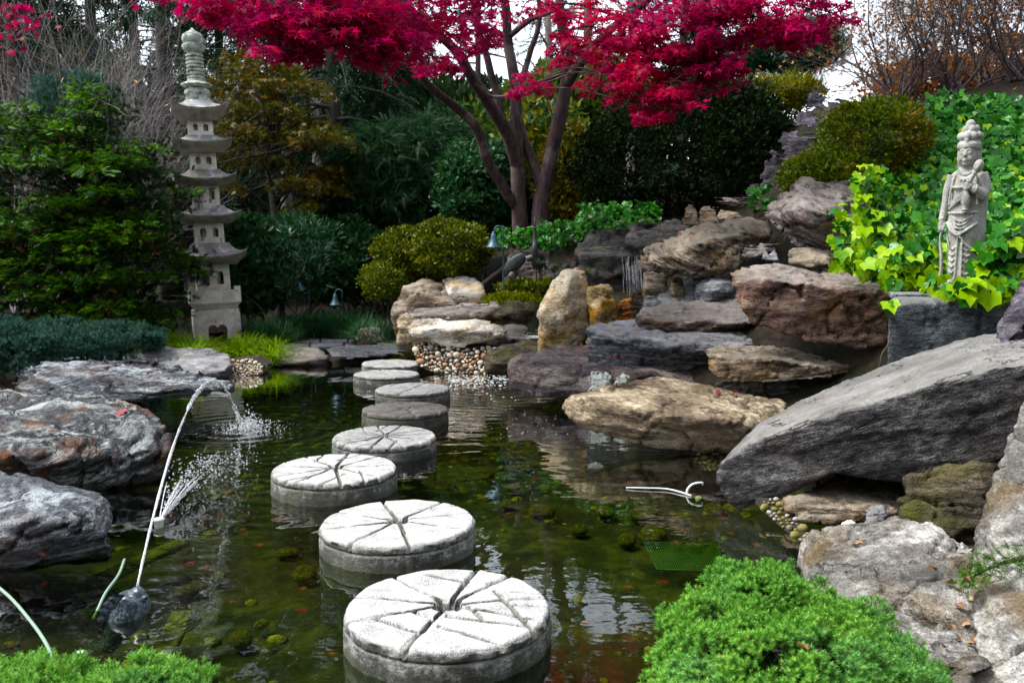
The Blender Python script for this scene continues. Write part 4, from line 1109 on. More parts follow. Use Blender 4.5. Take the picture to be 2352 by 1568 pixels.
vb.build('vase', M_STAT, stat)
lb = MB(); lb.add(*tube(smooth_path([(.040, -.120, .61), (.062, -.112, .66), (.082, -.10, .70)], 3), [.012, .013, .014, .015, .016, .017, .019], 10))
Rb = np.array(Matrix.Rotation(math.radians(32), 3, 'Y'))
V, F = ellipsoid((0, 0, 0), (.034, .034, .042), 18, 12)
aa = np.arctan2(V[:, 1], V[:, 0]); V[:, :2] *= (1 + .09 * np.cos(aa * 5))[:, None]
lb.add(V @ Rb.T + np.array((.102, -.092, .735)), F)
lb.V = [v_ * np.array((.78, .88, 1)) for v_ in lb.V]
lb.build('lotus_bud', M_STAT, stat)
rb = MB(); rb.add(*tube(smooth_path([(-.150, -.066, .345), (-.156, -.062, .28), (-.140, -.07, .20), (-.132, -.066, .10), (-.142, -.06, .03), (-.145, -.06, .0)], 4), np.linspace(.010, .017, 21), 8))
rb.V = [slim(v_) for v_ in rb.V]
rb.build('ribbon', M_STAT, stat)
pb = MB(); pb.add(*loft([(0, -.02, -.045, .17, .14), (0, -.02, -.005, .168, .138), (0, -.02, .006, .158, .13)]))
pb.build('base_plate', M_STAT, stat)
sl = P(2190, 668, 5.2)
tb_ = MB(); V, F = box((-.34, -.22, -.035), (.34, .28, .0)); tb_.add(V, F)
o = tb_.build('top_slab', ROCK['block'], None, smooth=False); o.location = (float(sl[0]) + .03, float(sl[1]) + .12, float(sl[2]) - .02); o.rotation_euler = (0, 0, math.radians(-22))
md = o.modifiers.new('b', 'BEVEL'); md.width = .012; md.segments = 2
tag(o, 'thin stone slab between the statue and its bluish grey block', 'slab')

# ------------------------------------------------------------------ bell shaped garden lamps
M_VERD = plain_mat('verdigris_copper', (.045, .10, .125), .5, .45, 14, .5, .6)
m, nt = new_mat('lamp_glass_glow'); t = NT(nt)
t.out(t.pbr((.75, .62, .25), .4, None, .5)); M_BULB = m
def bell_lamp(px, py, Y, h, label, tilt=0.0, hook=True):
    """a bell shade hung from a hooked stem; px, py is the middle of the bell's lower rim"""
    p = P(px, py, Y); s_ = h
    base = p.copy(); base[0] += .62 * s_; base[2] = gz(base[0], base[1])
    root = empty('garden_lamp', base); tag(root, label, 'lamp', 'bell shaped garden lamps')
    rel = p - base
    sh = MB()
    sh.add(*lathe([(.0, 1.0), (.10, 1.0), (.13, .93), (.12, .86), (.17, .84), (.19, .74), (.22, .55), (.30, .33), (.42, .13), (.52, .02), (.54, 0), (.52, .0), (.40, .12), (.27, .33), (.19, .55), (.12, .74), (.0, .76)], 22))
    V, F = sh.arrays(); V = V * s_
    V = V @ np.array(Matrix.Rotation(tilt, 3, 'Y')).T
    so = link('shade', make_mesh('shade', V, F, M_VERD), root, rel)
    bb = MB(); bb.add(*ellipsoid((0, 0, .10 * s_), (.11 * s_, .11 * s_, .13 * s_), 12, 8)); bb.build('bulb', M_BULB, so)
    top = rel + np.array((0, 0, 1.0 * s_))
    pts = smooth_path([(0, 0, -.05), (0, 0, rel[2] * .6), (0, 0, top[2]), (-.08 * s_, 0, top[2] + .25 * s_), (-.3 * s_, 0, top[2] + .36 * s_), (-.54 * s_, 0, top[2] + .22 * s_), (top[0], 0, top[2] - .02)], 5)
    st = MB(); st.add(*tube(pts, .028 * s_ + .004, 8)); st.build('stem', M_VERD, root)
    return root
bell_lamp(1134, 568, 10.2, .19, 'verdigris bell lamp under the maple, above the olive azalea')
bell_lamp(770, 700, 12.3, .17, 'verdigris bell lamp low over the dark grass beside the path')
bell_lamp(694, 668, 12.8, .17, 'tilted verdigris bell lamp closest to the pagoda', tilt=-.35)

# ------------------------------------------------------------------ two bronze cranes
M_BRZ = plain_mat('dark_bronze', (.045, .055, .055), .45, .4, 12, .5, .5)
def crane(px, py, Y, h, label, head_up, rz):
    base = P(px, py, Y)
    root = empty('bronze_crane', base, rz); tag(root, label, 'crane statue', 'bronze cranes by the cascade')
    bd = MB()
    bd.add(*ellipsoid((0, 0, .62 * h), (.25 * h, .12 * h, .14 * h), 18, 12, np.array(Matrix.Rotation(.75, 3, 'Y'))))
    bd.add(*ellipsoid((.18 * h, 0, .44 * h), (.15 * h, .05 * h, .05 * h), 12, 8, np.array(Matrix.Rotation(1.1, 3, 'Y'))))
    if head_up:
        nk = [(-.22 * h, 0, .70 * h), (-.32 * h, 0, .84 * h), (-.28 * h, 0, 1.02 * h), (-.29 * h, 0, 1.2 * h), (-.32 * h, 0, 1.27 * h)]
        bk = [(-.32 * h, 0, 1.27 * h), (-.33 * h, 0, 1.38 * h), (-.33 * h, 0, 1.50 * h)]
    else:
        nk = [(-.22 * h, 0, .68 * h), (-.36 * h, 0, .72 * h), (-.46 * h, 0, .64 * h), (-.50 * h, 0, .60 * h), (-.56 * h, 0, .62 * h)]
        bk = [(-.56 * h, 0, .62 * h), (-.68 * h, 0, .60 * h), (-.80 * h, 0, .575 * h)]
    bd.add(*tube(smooth_path(nk, 4), np.linspace(.075, .03, 17) * h, 10))
    bd.add(*ellipsoid(nk[-1], (.05 * h, .035 * h, .04 * h), 10, 8))
    V, F, _e = remesh(bd, .014 * h, 2)
    link('body', make_mesh('body', V, F, M_BRZ), root)
    b2 = MB(); b2.add(*tube(bk, [.022 * h, .013 * h, .004 * h], 7)); b2.build('beak', M_BRZ, root)
    for s_ in (-1, 1):
        lg = MB(); lg.add(*tube([(.02 * h, s_ * .05 * h, .50 * h), (.05 * h, s_ * .05 * h, .28 * h), (.0, s_ * .05 * h, 0)], [.028 * h, .014 * h, .012 * h], 7))
        for a in (-.5, 0, .5): lg.add(*tube([(0, s_ * .05 * h, .012 * h), (-.13 * h * math.cos(a), s_ * .05 * h + .13 * h * math.sin(a), .006 * h)], [.012 * h, .006 * h], 6))
        lg.build('leg', M_BRZ, root)
        wg = MB(); wg.add(*ellipsoid((.05 * h, s_ * .115 * h, .60 * h), (.25 * h, .02 * h, .10 * h), 14, 8, np.array(Matrix.Rotation(.75, 3, 'Y')))); wg.build('wing', M_BRZ, root)
    return root
crane(1186, 672, 10.2, .60, 'bronze crane bending its neck forward, the paler of the two', False, math.radians(168))
crane(1236, 668, 10.25, .60, 'dark bronze crane stretching its beak straight up', True, math.radians(75))
# ------------------------------------------------------------------ plants: leaf shapes
T_DIA = (np.array([(0, 0, 0), (.26, .5, .05), (0, 1, 0), (-.26, .5, .05)], float), np.array([(0, 1, 2), (0, 2, 3)]))
T_OVAL = (np.array([(0, 0, 0), (.27, .48, .06), (0, 1, -.05), (-.27, .48, .06), (0, .5, 0)], float), np.array([(0, 1, 4), (1, 2, 4), (2, 3, 4), (3, 0, 4)]))
T_BLADE = (np.array([(-.06, 0, 0), (.06, 0, 0), (.09, .5, .03), (-.09, .5, .03), (0, 1, -.08)], float), np.array([(0, 1, 2), (0, 2, 3), (3, 2, 4)]))
def lobed(tips, notch, droop=.12, fold=.0):
    V = [(0, 0, 0)]
    for a, l in tips:
        V.append((math.sin(math.radians(a)) * l, math.cos(math.radians(a)) * l, -droop * l * l))
    for a, l in notch:
        V.append((math.sin(math.radians(a)) * l, math.cos(math.radians(a)) * l, .03))
    V = [(x, y, z + fold * abs(x)) for x, y, z in V]
    n = len(tips); F = []
    for i in range(n):
        F.append((0, n + 1 + i, 1 + i)); F.append((0, 1 + i, n + 2 + i))
    return np.array(V), np.array(F)
T_MAPLE = lobed([(-118, .62), (-62, .86), (0, 1.0), (62, .86), (118, .62)], [(-165, .12), (-90, .30), (-31, .34), (31, .34), (90, .30), (165, .12)])
T_MAPLE7 = lobed([(-135, .45), (-88, .72), (-43, .92), (0, 1.0), (43, .92), (88, .72), (135, .45)], [(-170, .10), (-112, .27), (-66, .33), (-22, .36), (22, .36), (66, .33), (112, .27), (170, .10)], .16)
T_IVY = lobed([(-122, .58), (-56, .80), (0, 1.0), (56, .80), (122, .58)], [(-170, .26), (-90, .60), (-30, .68), (30, .68), (90, .60), (170, .26)], .22, .28)
def spray_template(n=6, spread=.42, droop=.25, w=.07):
    V = []; F = []
    def tri(a, b, c):
        k = len(V); V.extend([a, b, c]); F.append((k, k + 1, k + 2))
    z = lambda y: -droop * y * y
    tri((-.03, 0, 0), (.03, 0, 0), (0, 1, z(1)))
    for i in range(n):
        y = .08 + .8 * i / n
        L = spread * (1 - .55 * i / n)
        for s_ in (-1, 1):
            tri((0, y - w * .5, z(y)), (0, y + w, z(y)), (s_ * L, y + L * .75, z(y + L * .5) - .05))
    return np.array(V, float), np.array(F)
T_SPRAY = spray_template(5, .40, .22, .10)
T_NEED = spray_template(6, .22, .12, .045)
T_HANG = spray_template(6, .26, .5, .05)
def sprig_template(nw=4, k=4):
    V = []; F = []
    for i in range(nw):
        y = .1 + .62 * i / nw; a0 = i * .8
        for j in range(k):
            a = a0 + 2 * math.pi * j / k
            L = .42 - .12 * i / nw; up = .30 + .10 * i / nw
            o = np.array((math.cos(a), 0, math.sin(a))); tn = np.array((-math.sin(a), 0, math.cos(a))) * .075
            b = np.array((0, y, 0)); q = len(V)
            V += [tuple(b - tn), tuple(b + tn), tuple(b + o * L + np.array((0, up, 0)))]
            F.append((q, q + 1, q + 2))
    return np.array(V), np.array(F)
T_SPRIG = sprig_template()

M = {
 'maple': leaf_mat('crimson_maple_leaf', [(.10, .002, .020), (.32, .004, .072), (.48, .007, .100), (.60, .016, .035)], .55, .45, .25, .9, (.60, .02, .02), .5),
 'hinoki': leaf_mat('bright_cypress_spray', [(.007, .024, .004), (.022, .070, .007), (.060, .17, .011), (.22, .44, .016)], .28, .55, .3, 1.6),
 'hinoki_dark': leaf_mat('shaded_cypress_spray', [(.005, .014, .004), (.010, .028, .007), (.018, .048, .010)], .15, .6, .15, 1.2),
 'brown': leaf_mat('dead_cypress_spray', [(.05, .025, .015), (.09, .045, .025)], .1, .8, .1),
 'bluejun': leaf_mat('blue_green_juniper', [(.016, .048, .034), (.034, .090, .066), (.065, .145, .105)], .15, .6, .3, 2.2),
 'juniper': leaf_mat('fresh_green_juniper', [(.05, .16, .03), (.13, .31, .065), (.24, .46, .11), (.40, .62, .15)], .3, .5, .35, 4.0, (.12, .29, .15), .5),
 'azalea': leaf_mat('olive_azalea_leaf', [(.022, .040, .006), (.060, .085, .010), (.12, .15, .016), (.24, .24, .025)], .25, .45, .4, 1.8, (.11, .06, .03), .5),
 'azalea2': leaf_mat('green_and_rust_azalea_leaf', [(.03, .055, .010), (.075, .12, .015), (.14, .19, .025), (.26, .22, .03)], .25, .45, .4, 2.2, (.24, .095, .02), .55),
 'dark': leaf_mat('dark_evergreen_leaf', [(.006, .014, .005), (.014, .032, .010), (.028, .058, .014)], .15, .5, .35, 1.0),
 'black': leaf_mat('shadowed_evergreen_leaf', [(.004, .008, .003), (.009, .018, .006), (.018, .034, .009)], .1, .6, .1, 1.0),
 'darkgreen': leaf_mat('deep_green_leaf', [(.008, .030, .012), (.020, .065, .022), (.045, .12, .035)], .2, .45, .4, 1.0, (.05, .09, .01), .3),
 'rhodo': leaf_mat('blue_green_rhododendron_leaf', [(.02, .06, .03), (.045, .12, .06), (.12, .24, .13)], .2, .35, .5, 1.2),
 'yellow': leaf_mat('yellow_green_leaf', [(.06, .08, .008), (.14, .145, .010), (.27, .22, .012)], .35, .5, .3, 1.2, (.10, .17, .02), .5),
 'orange': leaf_mat('olive_orange_maple_leaf', [(.022, .034, .005), (.050, .058, .006), (.095, .072, .008), (.19, .075, .010)], .35, .5, .3, .9, (.03, .05, .008), .6),
 'spruce': leaf_mat('dark_spruce_needles', [(.007, .022, .011), (.015, .042, .018), (.03, .07, .026)], .12, .6, .25, .6),
 'pine': leaf_mat('pine_needles', [(.008, .04, .018), (.016, .065, .025), (.03, .09, .03)], .15, .55, .3, .8),
 'brownleaf': leaf_mat('withered_brown_leaf', [(.10, .042, .025), (.20, .085, .045), (.36, .17, .07), (.42, .24, .12)], .35, .6, .2, 1.5),
 'ivy': leaf_mat('dark_ivy_leaf', [(.010, .05, .010), (.025, .11, .020), (.05, .18, .030), (.09, .26, .05)], .2, .3, .5, 2.0),
 'ivy_bright': leaf_mat('young_yellow_green_ivy_leaf', [(.05, .18, .010), (.16, .36, .012), (.30, .50, .014), (.44, .60, .03)], .4, .35, .5, 2.0),
 'grass': leaf_mat('dark_mondo_grass', [(.014, .05, .02), (.035, .10, .04), (.075, .17, .06)], .15, .5, .4, 2.0),
 'sedge': leaf_mat('bright_sedge_blade', [(.07, .20, .012), (.17, .34, .018), (.40, .46, .03)], .3, .5, .35, 2.0),
 'moss': leaf_mat('moss_tuft', [(.05, .075, .006), (.10, .13, .010), (.17, .19, .015)], .2, .8, .1, 4.0),
 'pale': leaf_mat('pale_green_far_leaf', [(.03, .075, .015), (.07, .12, .025), (.15, .17, .025)], .4, .5, .3, .6),
}
B = {'maple': bark_mat('maple_bark', (.018, .010, .011), (.075, .045, .044), 6, (.15, .125, .12)),
     'dark': bark_mat('dark_bark', (.018, .015, .013), (.06, .05, .045), 5),
     'grey': bark_mat('grey_bark', (.07, .06, .055), (.19, .165, .15), 5, (.22, .22, .18)),
     'twig': bark_mat('pale_twig_bark', (.10, .085, .085), (.27, .24, .235), 9),
     'brown': bark_mat('brown_twig_bark', (.045, .035, .035), (.13, .10, .095), 9)}

def leaves(name, parent, tmpl, pos, dirs, ups, size, mat, flat=False):
    V, F = scatter(tmpl[0], tmpl[1], pos, basis(dirs, ups), size)
    return link(name, make_mesh(name, V, F, mat, not flat), parent)
def sph(rs, n):
    return unit(rs.normal(size=(n, 3)))
def clump_leaves(rs, centers, rad, nper, squash=(1, 1, .7), upper=.25, jitter=.55, up_bias=.45, outc=None):
    """leaf positions over the outsides of many small clumps"""
    k = len(centers)
    nrm = sph(rs, k * nper).reshape(k, nper, 3)
    nrm[..., 2] = np.where(rs.rand(k, nper) < upper, nrm[..., 2], np.abs(nrm[..., 2]))
    rad = np.broadcast_to(np.asarray(rad), (k,))
    rr = rad[:, None, None] * (1 - .6 * rs.rand(k, nper, 1) ** 1.6)
    pos = centers[:, None, :] + nrm * rr * np.asarray(squash)
    d = nrm + jitter * rs.normal(size=nrm.shape) + np.array((0, 0, up_bias))
    return pos.reshape(-1, 3), unit(d.reshape(-1, 3)), nrm.reshape(-1, 3)
def ell_centers(rs, c, r, k, bump=.22, freq=1.7, fill=.25, zmin=-.3, face=None):
    if zmin < -.5: k = int(k * 1.35)
    d = sph(rs, k * 4)
    d = d[d[:, 2] > zmin]
    if face is not None:                       # keep what can be seen or lit: the far side below the top is thinned
        keep = (d[:, 1] < .35) | (d[:, 2] > .35) | (rs.rand(len(d)) < face)
        d = d[keep]
    d = d[:k]
    f = (1 + bump * fbm(d * freq + np.asarray(c), 3)) * (1 - fill * rs.rand(len(d)) ** 2)
    return np.asarray(c) + d * np.asarray(r) * f[:, None], d
def stems(rs, base, top_c, r, n, rad, mat, parent, name='stem', seg=5):
    mb = MB()
    for i in range(n):
        a = sph(rs, 1)[0]; e = np.asarray(top_c) + a * np.asarray(r) * .75
        m_ = (np.asarray(base) + e) / 2 + rs.normal(size=3) * np.asarray(r) * .15
        b0 = np.asarray(base) + rs.normal(size=3) * np.array((.12, .12, 0)) * np.asarray(r)
        mb.add(*tube(smooth_path([b0, m_, e], 4), np.linspace(rad, rad * .25, 9), seg))
    return mb.build(name, mat, parent)
def shrub(name, label, c, r, k, nper, rc, tmpl, size, mat, seed=0, bark='dark', group=None, cat='shrub', squash=(1, 1, .7), up_bias=.45, jitter=.55, bump=.22, fill=.25, zmin=-.92, upper=.25, base=None, nst=9, freq=1.7, flatup=.5, mats2=None, p2=.3, face=.5):
    rs = np.random.RandomState(seed)
    c = np.asarray(c, float)
    if base is None: base = np.array((c[0], c[1], min(gz(c[0], c[1]), c[2] - .2)))
    root = empty(name, base); tag(root, label, cat, group)
    cen, d = ell_centers(rs, c, r, k, bump, freq, fill, zmin, face)
    pos, dd, nr = clump_leaves(rs, cen, rc * rs.uniform(.7, 1.25, len(cen)), nper, squash, upper, jitter, up_bias)
    up = unit(nr + flatup * np.array((0, 0, 1.0)) + .3 * rs.normal(size=nr.shape))
    s_ = size * rs.uniform(.65, 1.25, len(pos))
    pos = pos - base
    if mats2:
        w = rs.rand(len(pos)) < p2
        leaves('foliage', root, tmpl, pos[~w], dd[~w], up[~w], s_[~w], mat)
        leaves('foliage', root, tmpl, pos[w], dd[w], up[w], s_[w], mats2)
    else:
        leaves('foliage', root, tmpl, pos, dd, up, s_, mat)
    if nst: stems(rs, (0, 0, -.05), c - base, r, nst, max(.008, .012 * max(r)), B[bark], root)
    return root
def Pz(px, py, Y): return P(px, py, Y)
def px2m(n, Y): return n / FPX * Y

# ------------------------------------------------------------------ the red maple
rs = np.random.RandomState(11)
mbase = P(1215, 530, 12.0)
maple = empty('maple_tree', mbase); tag(maple, 'crimson Japanese maple with dark forked trunks spreading over the pond', 'tree')
limbs = []
def limb(pts, w, name, n=10):
    w3 = [P(a, b_, Y) for a, b_, Y in pts]
    path = smooth_path(w3, 5)
    wid = .86 * np.interp(np.linspace(0, 1, len(path)), np.linspace(0, 1, len(w)), w) / 2 / FPX * np.array([p[1] for p in path])
    path = path + .012 * np.stack([fbm(path * 3 + 1, 2), fbm(path * 3 + 9, 2), 0 * path[:, 0]], 1)
    limbs.append((path, wid))
    mb = MB(); mb.add(*tube(path, wid, n)); V, F = mb.arrays()
    link(name, make_mesh(name, V - mbase, F, B['maple']), maple)
limb([(1196, 545, 12), (1194, 500, 12), (1190, 440, 12), (1188, 370, 12), (1186, 300, 12), (1182, 190, 11.9), (1168, 100, 11.8), (1160, 0, 11.6), (1140, -160, 11.4), (1120, -330, 11.2)], [50, 44, 40, 38, 34, 30, 27, 23, 17, 10], 'trunk')
limb([(1240, 545, 12), (1242, 480, 12), (1252, 420, 12), (1268, 345, 12), (1290, 250, 11.9), (1302, 190, 11.8), (1306, 120, 11.7), (1288, 40, 11.6), (1290, -60, 11.4), (1330, -250, 11)], [54, 48, 42, 38, 38, 34, 30, 27, 20, 10], 'trunk')
limb([(1190, 385, 12), (1165, 310, 11.8), (1125, 240, 11.4), (1085, 180, 10.9), (1050, 120, 10.3), (990, 70, 9.5), (900, 20, 8.4), (760, -40, 7.4), (600, -70, 6.9)], [36, 34, 32, 28, 26, 22, 20, 17, 10], 'branch')
limb([(1184, 475, 12), (1150, 420, 11.8), (1118, 365, 11.6), (1098, 300, 11.4), (1058, 255, 11.2), (1005, 215, 10.8), (965, 170, 10.4), (944, 130, 10.1), (965, 95, 9.8), (1010, 60, 9.6)], [30, 28, 26, 26, 24, 22, 20, 17, 14, 10], 'branch')
limb([(1165, 330, 12), (1148, 250, 11.9), (1125, 160, 11.8), (1105, 85, 11.7), (1085, 0, 11.5), (1060, -120, 11.2)], [24, 22, 20, 18, 16, 12], 'branch')
limb([(1246, 440, 12), (1225, 375, 12.05), (1205, 320, 12.1), (1192, 270, 12.1)], [30, 27, 24, 20], 'branch')
limb([(1302, 195, 11.8), (1330, 150, 11.5), (1380, 90, 11), (1450, 30, 10.3), (1550, -40, 9.6), (1680, -90, 9.2), (1800, -110, 9)], [30, 27, 22, 20, 18, 14, 10], 'branch')
limb([(1090, 190, 10.9), (1130, 222, 10.9), (1190, 215, 10.9), (1245, 190, 10.9), (1300, 165, 10.9)], [9, 9, 8, 7, 5], 'branch')
limb([(1175, 80, 11.7), (1220, 45, 11.4), (1270, 25, 11.2), (1300, 5, 11)], [16, 15, 13, 11], 'branch')
limb([(1184, 230, 11.9), (1215, 130, 11.8), (1240, 40, 11.7), (1230, -60, 11.6)], [18, 16, 14, 10], 'branch')
limb([(1280, 290, 11.9), (1225, 150, 11.95), (1215, 150, 11.95)], [4, 3, 2], 'branch')
pads = []   # flat leaf layers: photo x, y, distance, half width, half height (photo px), leaves
for px, py, Y, a, b_, n in [
    (420, -12, 7.2, 110, 34, 420), (520, 0, 6.9, 110, 44, 620), (640, 52, 6.5, 80, 50, 900), (700, 70, 6.4, 80, 42, 700), (655, 95, 6.3, 36, 26, 300), (740, 20, 6.6, 120, 55, 1100), (800, 70, 6.6, 70, 40, 500), (860, 112, 6.4, 42, 32, 330),
    (880, 60, 6.6, 110, 48, 1000), (930, 80, 7.0, 80, 36, 520), (960, 30, 7.4, 120, 48, 800), (1040, 30, 8.0, 90, 45, 480), (1000, 135, 9.0, 46, 22, 170), (985, 150, 9.0, 35, 14, 90), (1080, 70, 9.0, 60, 40, 230), (1060, 105, 9.2, 40, 30, 120), (1130, 10, 9.6, 80, 30, 230),
    (1200, 195, 10.6, 60, 12, 130), (1165, 205, 10.6, 24, 9, 40), (1250, 182, 10.6, 55, 14, 160), (1255, 10, 10, 50, 18, 90), (1310, 40, 10, 50, 40, 240), (1290, 120, 10.2, 46, 30, 160),
    (1340, 120, 10, 55, 34, 260), (1360, 60, 9.6, 70, 45, 480), (1395, 150, 9.5, 60, 40, 330), (1430, 90, 9.2, 70, 50, 560), (1440, 20, 9.2, 100, 50, 700), (1450, 175, 9.0, 62, 42, 520), (1470, 215, 8.8, 44, 30, 300), (1495, 250, 8.7, 32, 28, 230),
    (1500, 130, 8.8, 80, 52, 900), (1540, 190, 8.6, 60, 46, 640), (1555, 225, 8.5, 34, 24, 180), (1570, 80, 8.7, 90, 56, 980), (1600, 150, 8.6, 62, 46, 700), (1650, 120, 8.5, 52, 48, 560), (1640, 40, 8.5, 110, 54, 1100), (1670, 165, 8.5, 26, 26, 120),
    (1730, 40, 8.4, 90, 46, 800), (1790, 60, 8.3, 70, 34, 430), (1850, 70, 8.2, 56, 36, 380), (1870, 20, 8.2, 80, 40, 560), (1910, 40, 8.2, 34, 16, 60), (1620, 185, 8.7, 30, 22, 100), (1355, 190, 9.6, 26, 16, 60)]:
    pads.append((px, py, Y, a, b_, n))
rs2 = np.random.RandomState(4)
for px, py, Y, a, b_, n in list(pads):      # small ragged sprays hanging below and beside the layers
    for k in range(2 if n > 200 else 1):
        pads.append((px + rs2.uniform(-1.0, 1.0) * a, py + b_ * rs2.uniform(.5, 1.25), Y + rs2.uniform(-.3, .3), rs2.uniform(14, 30), rs2.uniform(6, 12), rs2.randint(24, 60)))
for i in range(84):      # the crown above the frame
    px = rs2.uniform(350, 2000); py = -rs2.uniform(60, 620)
    Y = np.interp(px, [350, 900, 1300, 2000], [6.8, 7.4, 10, 8.6]) + rs2.uniform(-.8, 1.4)
    if 1090 < px < 1560 and (py > -520 or rs2.rand() < .5): continue
    pads.append((px, py, Y, rs2.uniform(80, 130), rs2.uniform(30, 45), 330))
pos = []; siz = []; nrm = []
tw = MB(); pc = []
for px, py, Y, a, b_, n in pads:
    c = P(px, py, Y); rx = px2m(a, Y); rz = px2m(b_, Y); ry = max(.32, rx * .8)
    # several drooping tiers inside a pad
    n = int(n * .74); kt = max(2, int(n / 55))
    tc_ = c + (rs.rand(kt, 3) * 2 - 1) * np.array((rx, ry, rz)) * .85
    w = rs.randint(0, kt, n)
    th = rs.rand(n) * 2 * np.pi; r = np.sqrt(rs.rand(n)); R0 = np.clip(rx * .5, .10, .26)
    p = tc_[w] + np.stack([np.cos(th) * r * R0, np.sin(th) * r * R0, -.35 * R0 * r * r + .022 * rs.normal(size=n)], 1)
    pos.append(p); nrm.append(np.stack([np.cos(th) * r * .8, np.sin(th) * r * .8, np.ones(n)], 1))
    siz.append(np.full(n, .058) * rs.uniform(.7, 1.25, n))
    # twigs: one from the closest limb to the pad, then one to each tier
    best = None
    for path, wid in limbs:
        d = np.linalg.norm(path - c, axis=1) + 1.2 * np.maximum(0, path[:, 2] - c[2])
        j = int(np.argmin(d))
        if best is None or d[j] < best[0]: best = (d[j], path[j], wid[j])
    s0 = best[1]
    if n < 60 and pc:                       # a small spray grows from the layer beside it
        dd_ = np.linalg.norm(np.array(pc) - c, axis=1); s0 = pc[int(np.argmin(dd_))]; best = (dd_.min(), s0, .010)
    else: pc.append(c)
    mid = (s0 + c) / 2 + np.array((0, 0, .06 * best[0])) + .05 * rs.normal(size=3)
    tp = smooth_path([s0, mid, c], 5)
    tw.add(*tube(tp - mbase, np.linspace(min(best[2] * .55, .022), .007, len(tp)), 5))
    for q in tc_[: min(kt, 7)]:
        tw.add(*tube(np.array([c, (c + q) / 2 + .03 * rs.normal(size=3), q]) - mbase, [.007, .005, .003], 4))
tw.build('twigs', B['maple'], maple)
pos = np.concatenate(pos); nrm = np.concatenate(nrm); siz = np.concatenate(siz)
dirs = np.stack([nrm[:, 0], nrm[:, 1], -.35 + 0 * nrm[:, 0]], 1) + .55 * rs.normal(size=nrm.shape)
upv = unit(np.array((0, -.25, 1.0)) + .45 * rs.normal(size=nrm.shape) + .25 * nrm)
# the leaves that show largest are single parts, the rest one mass
dcam = np.linalg.norm(pos - np.array((0, 0, CAMZ)), axis=1)
vis = (CYP - FPX * ((pos[:, 2] - CAMZ) * cp_ + pos[:, 1] * sp_) / (pos[:, 1] * cp_ - (pos[:, 2] - CAMZ) * sp_))
score = siz / dcam + np.where((vis > 25) & (vis < 400), 0, -9) + rs.rand(len(pos)) * .002
big = np.argsort(-score)[:300]
mask = np.ones(len(pos), bool); mask[big] = False
o = leaves('leaf_mass', maple, T_MAPLE, pos[mask] - mbase, dirs[mask], upv[mask], siz[mask], M['maple']); o['kind'] = 'stuff'
Rb_ = basis(dirs[big], upv[big])
def leaf_singles(tmpl, mats, parent, org, P_, R_, S_, which, name='leaf'):
    mes = [make_mesh(name, tmpl[0], tmpl[1], m_) for m_ in mats]
    for i in range(len(P_)):
        o = bpy.data.objects.new(name, mes[which[i]]); C.objects.link(o); o.parent = parent
        mtx = Matrix(R_[i].tolist()).to_4x4()
        o.matrix_local = Matrix.Translation((P_[i] - org).tolist()) @ mtx @ Matrix.Diagonal((S_[i], S_[i], S_[i], 1))
M['maple_single'] = [leaf_mat('crimson_leaf', [(.36, .005, .070), (.42, .007, .085)], .45, .5, .2), leaf_mat('scarlet_leaf', [(.48, .010, .045), (.54, .014, .03)], .45, .5, .2), leaf_mat('wine_leaf', [(.18, .003, .04), (.26, .004, .055)], .45, .5, .2)]
leaf_singles(T_MAPLE7, M['maple_single'], maple, mbase, pos[big], Rb_, siz[big] * 1.1, rs.randint(0, 3, 300))
# a red spray reaching in at the upper left corner
c0 = P(10, 60, 5.6)
br = empty('maple_branch', P(-160, 10, 5.4)); tag(br, 'red maple spray reaching in at the upper left corner', 'branch')
pp = np.concatenate([P(a, b_, 5.6) + rs.normal(size=(n, 3)) * np.array((.07, .15, .03)) for a, b_, n in [(5, 25, 30), (35, 30, 22), (0, 75, 16), (10, 120, 10), (40, 60, 8), (-60, 40, 40)]])
leaves('foliage', br, T_MAPLE7, pp - np.array(br.location), rs.normal(size=pp.shape) + np.array((.3, -.2, -.6)), unit(rs.normal(size=pp.shape) * .5 + np.array((0, -.6, .8))), .045 * rs.uniform(.7, 1.2, len(pp)), M['maple'])
mb = MB(); mb.add(*tube(smooth_path([(-.6, 0, .1), (.1, .1, -.02), tuple(P(30, 60, 5.6) - np.array(br.location))], 5), np.linspace(.012, .003, 11), 5)); mb.build('twig', B['maple'], br)

# ------------------------------------------------------------------ left side: cypress, blue juniper, twigs
rs = np.random.RandomState(21)
hb = P(200, 770, 11.2); hb[2] = gz(hb[0], hb[1])
hin = empty('cypress_bush', hb); tag(hin, 'big bright green cypress bush beside the pagoda', 'shrub')
cen = []
for px, py, Y, a, b_, k in [(40, 330, 11.2, 110, 60, 24), (225, 260, 11.0, 40, 50, 11), (150, 300, 10.8, 100, 60, 26), (290, 345, 10.8, 80, 50, 22), (40, 450, 10.6, 120, 80, 32), (180, 420, 10.3, 120, 80, 34), (310, 460, 10.6, 70, 80, 24), (40, 570, 10.4, 120, 80, 32), (190, 560, 10.2, 120, 90, 34), (310, 580, 10.5, 70, 80, 24), (90, 670, 10.5, 140, 60, 26), (230, 690, 10.4, 110, 60, 28), (330, 690, 10.7, 60, 60, 20), (60, 735, 10.4, 140, 24, 20), (240, 740, 10.4, 120, 20, 16), (-60, 480, 10.8, 90, 160, 28), (232, 195, 11.2, 14, 20, 4), (400, 555, 11.3, 24, 16, 4), (425, 600, 11.4, 26, 12, 4), (400, 440, 11.4, 22, 22, 4), (462, 618, 11.5, 14, 6, 2), (452, 432, 11.5, 8, 8, 1), (445, 565, 11.5, 10, 8, 2)]:
    k = max(1, int(k * .68)); c = P(px - (26 if py < 700 else 0), py, Y); cen.append(c + (rs.rand(k, 3) * 2 - 1) * np.array((px2m(a, Y), .35, px2m(b_, Y))))
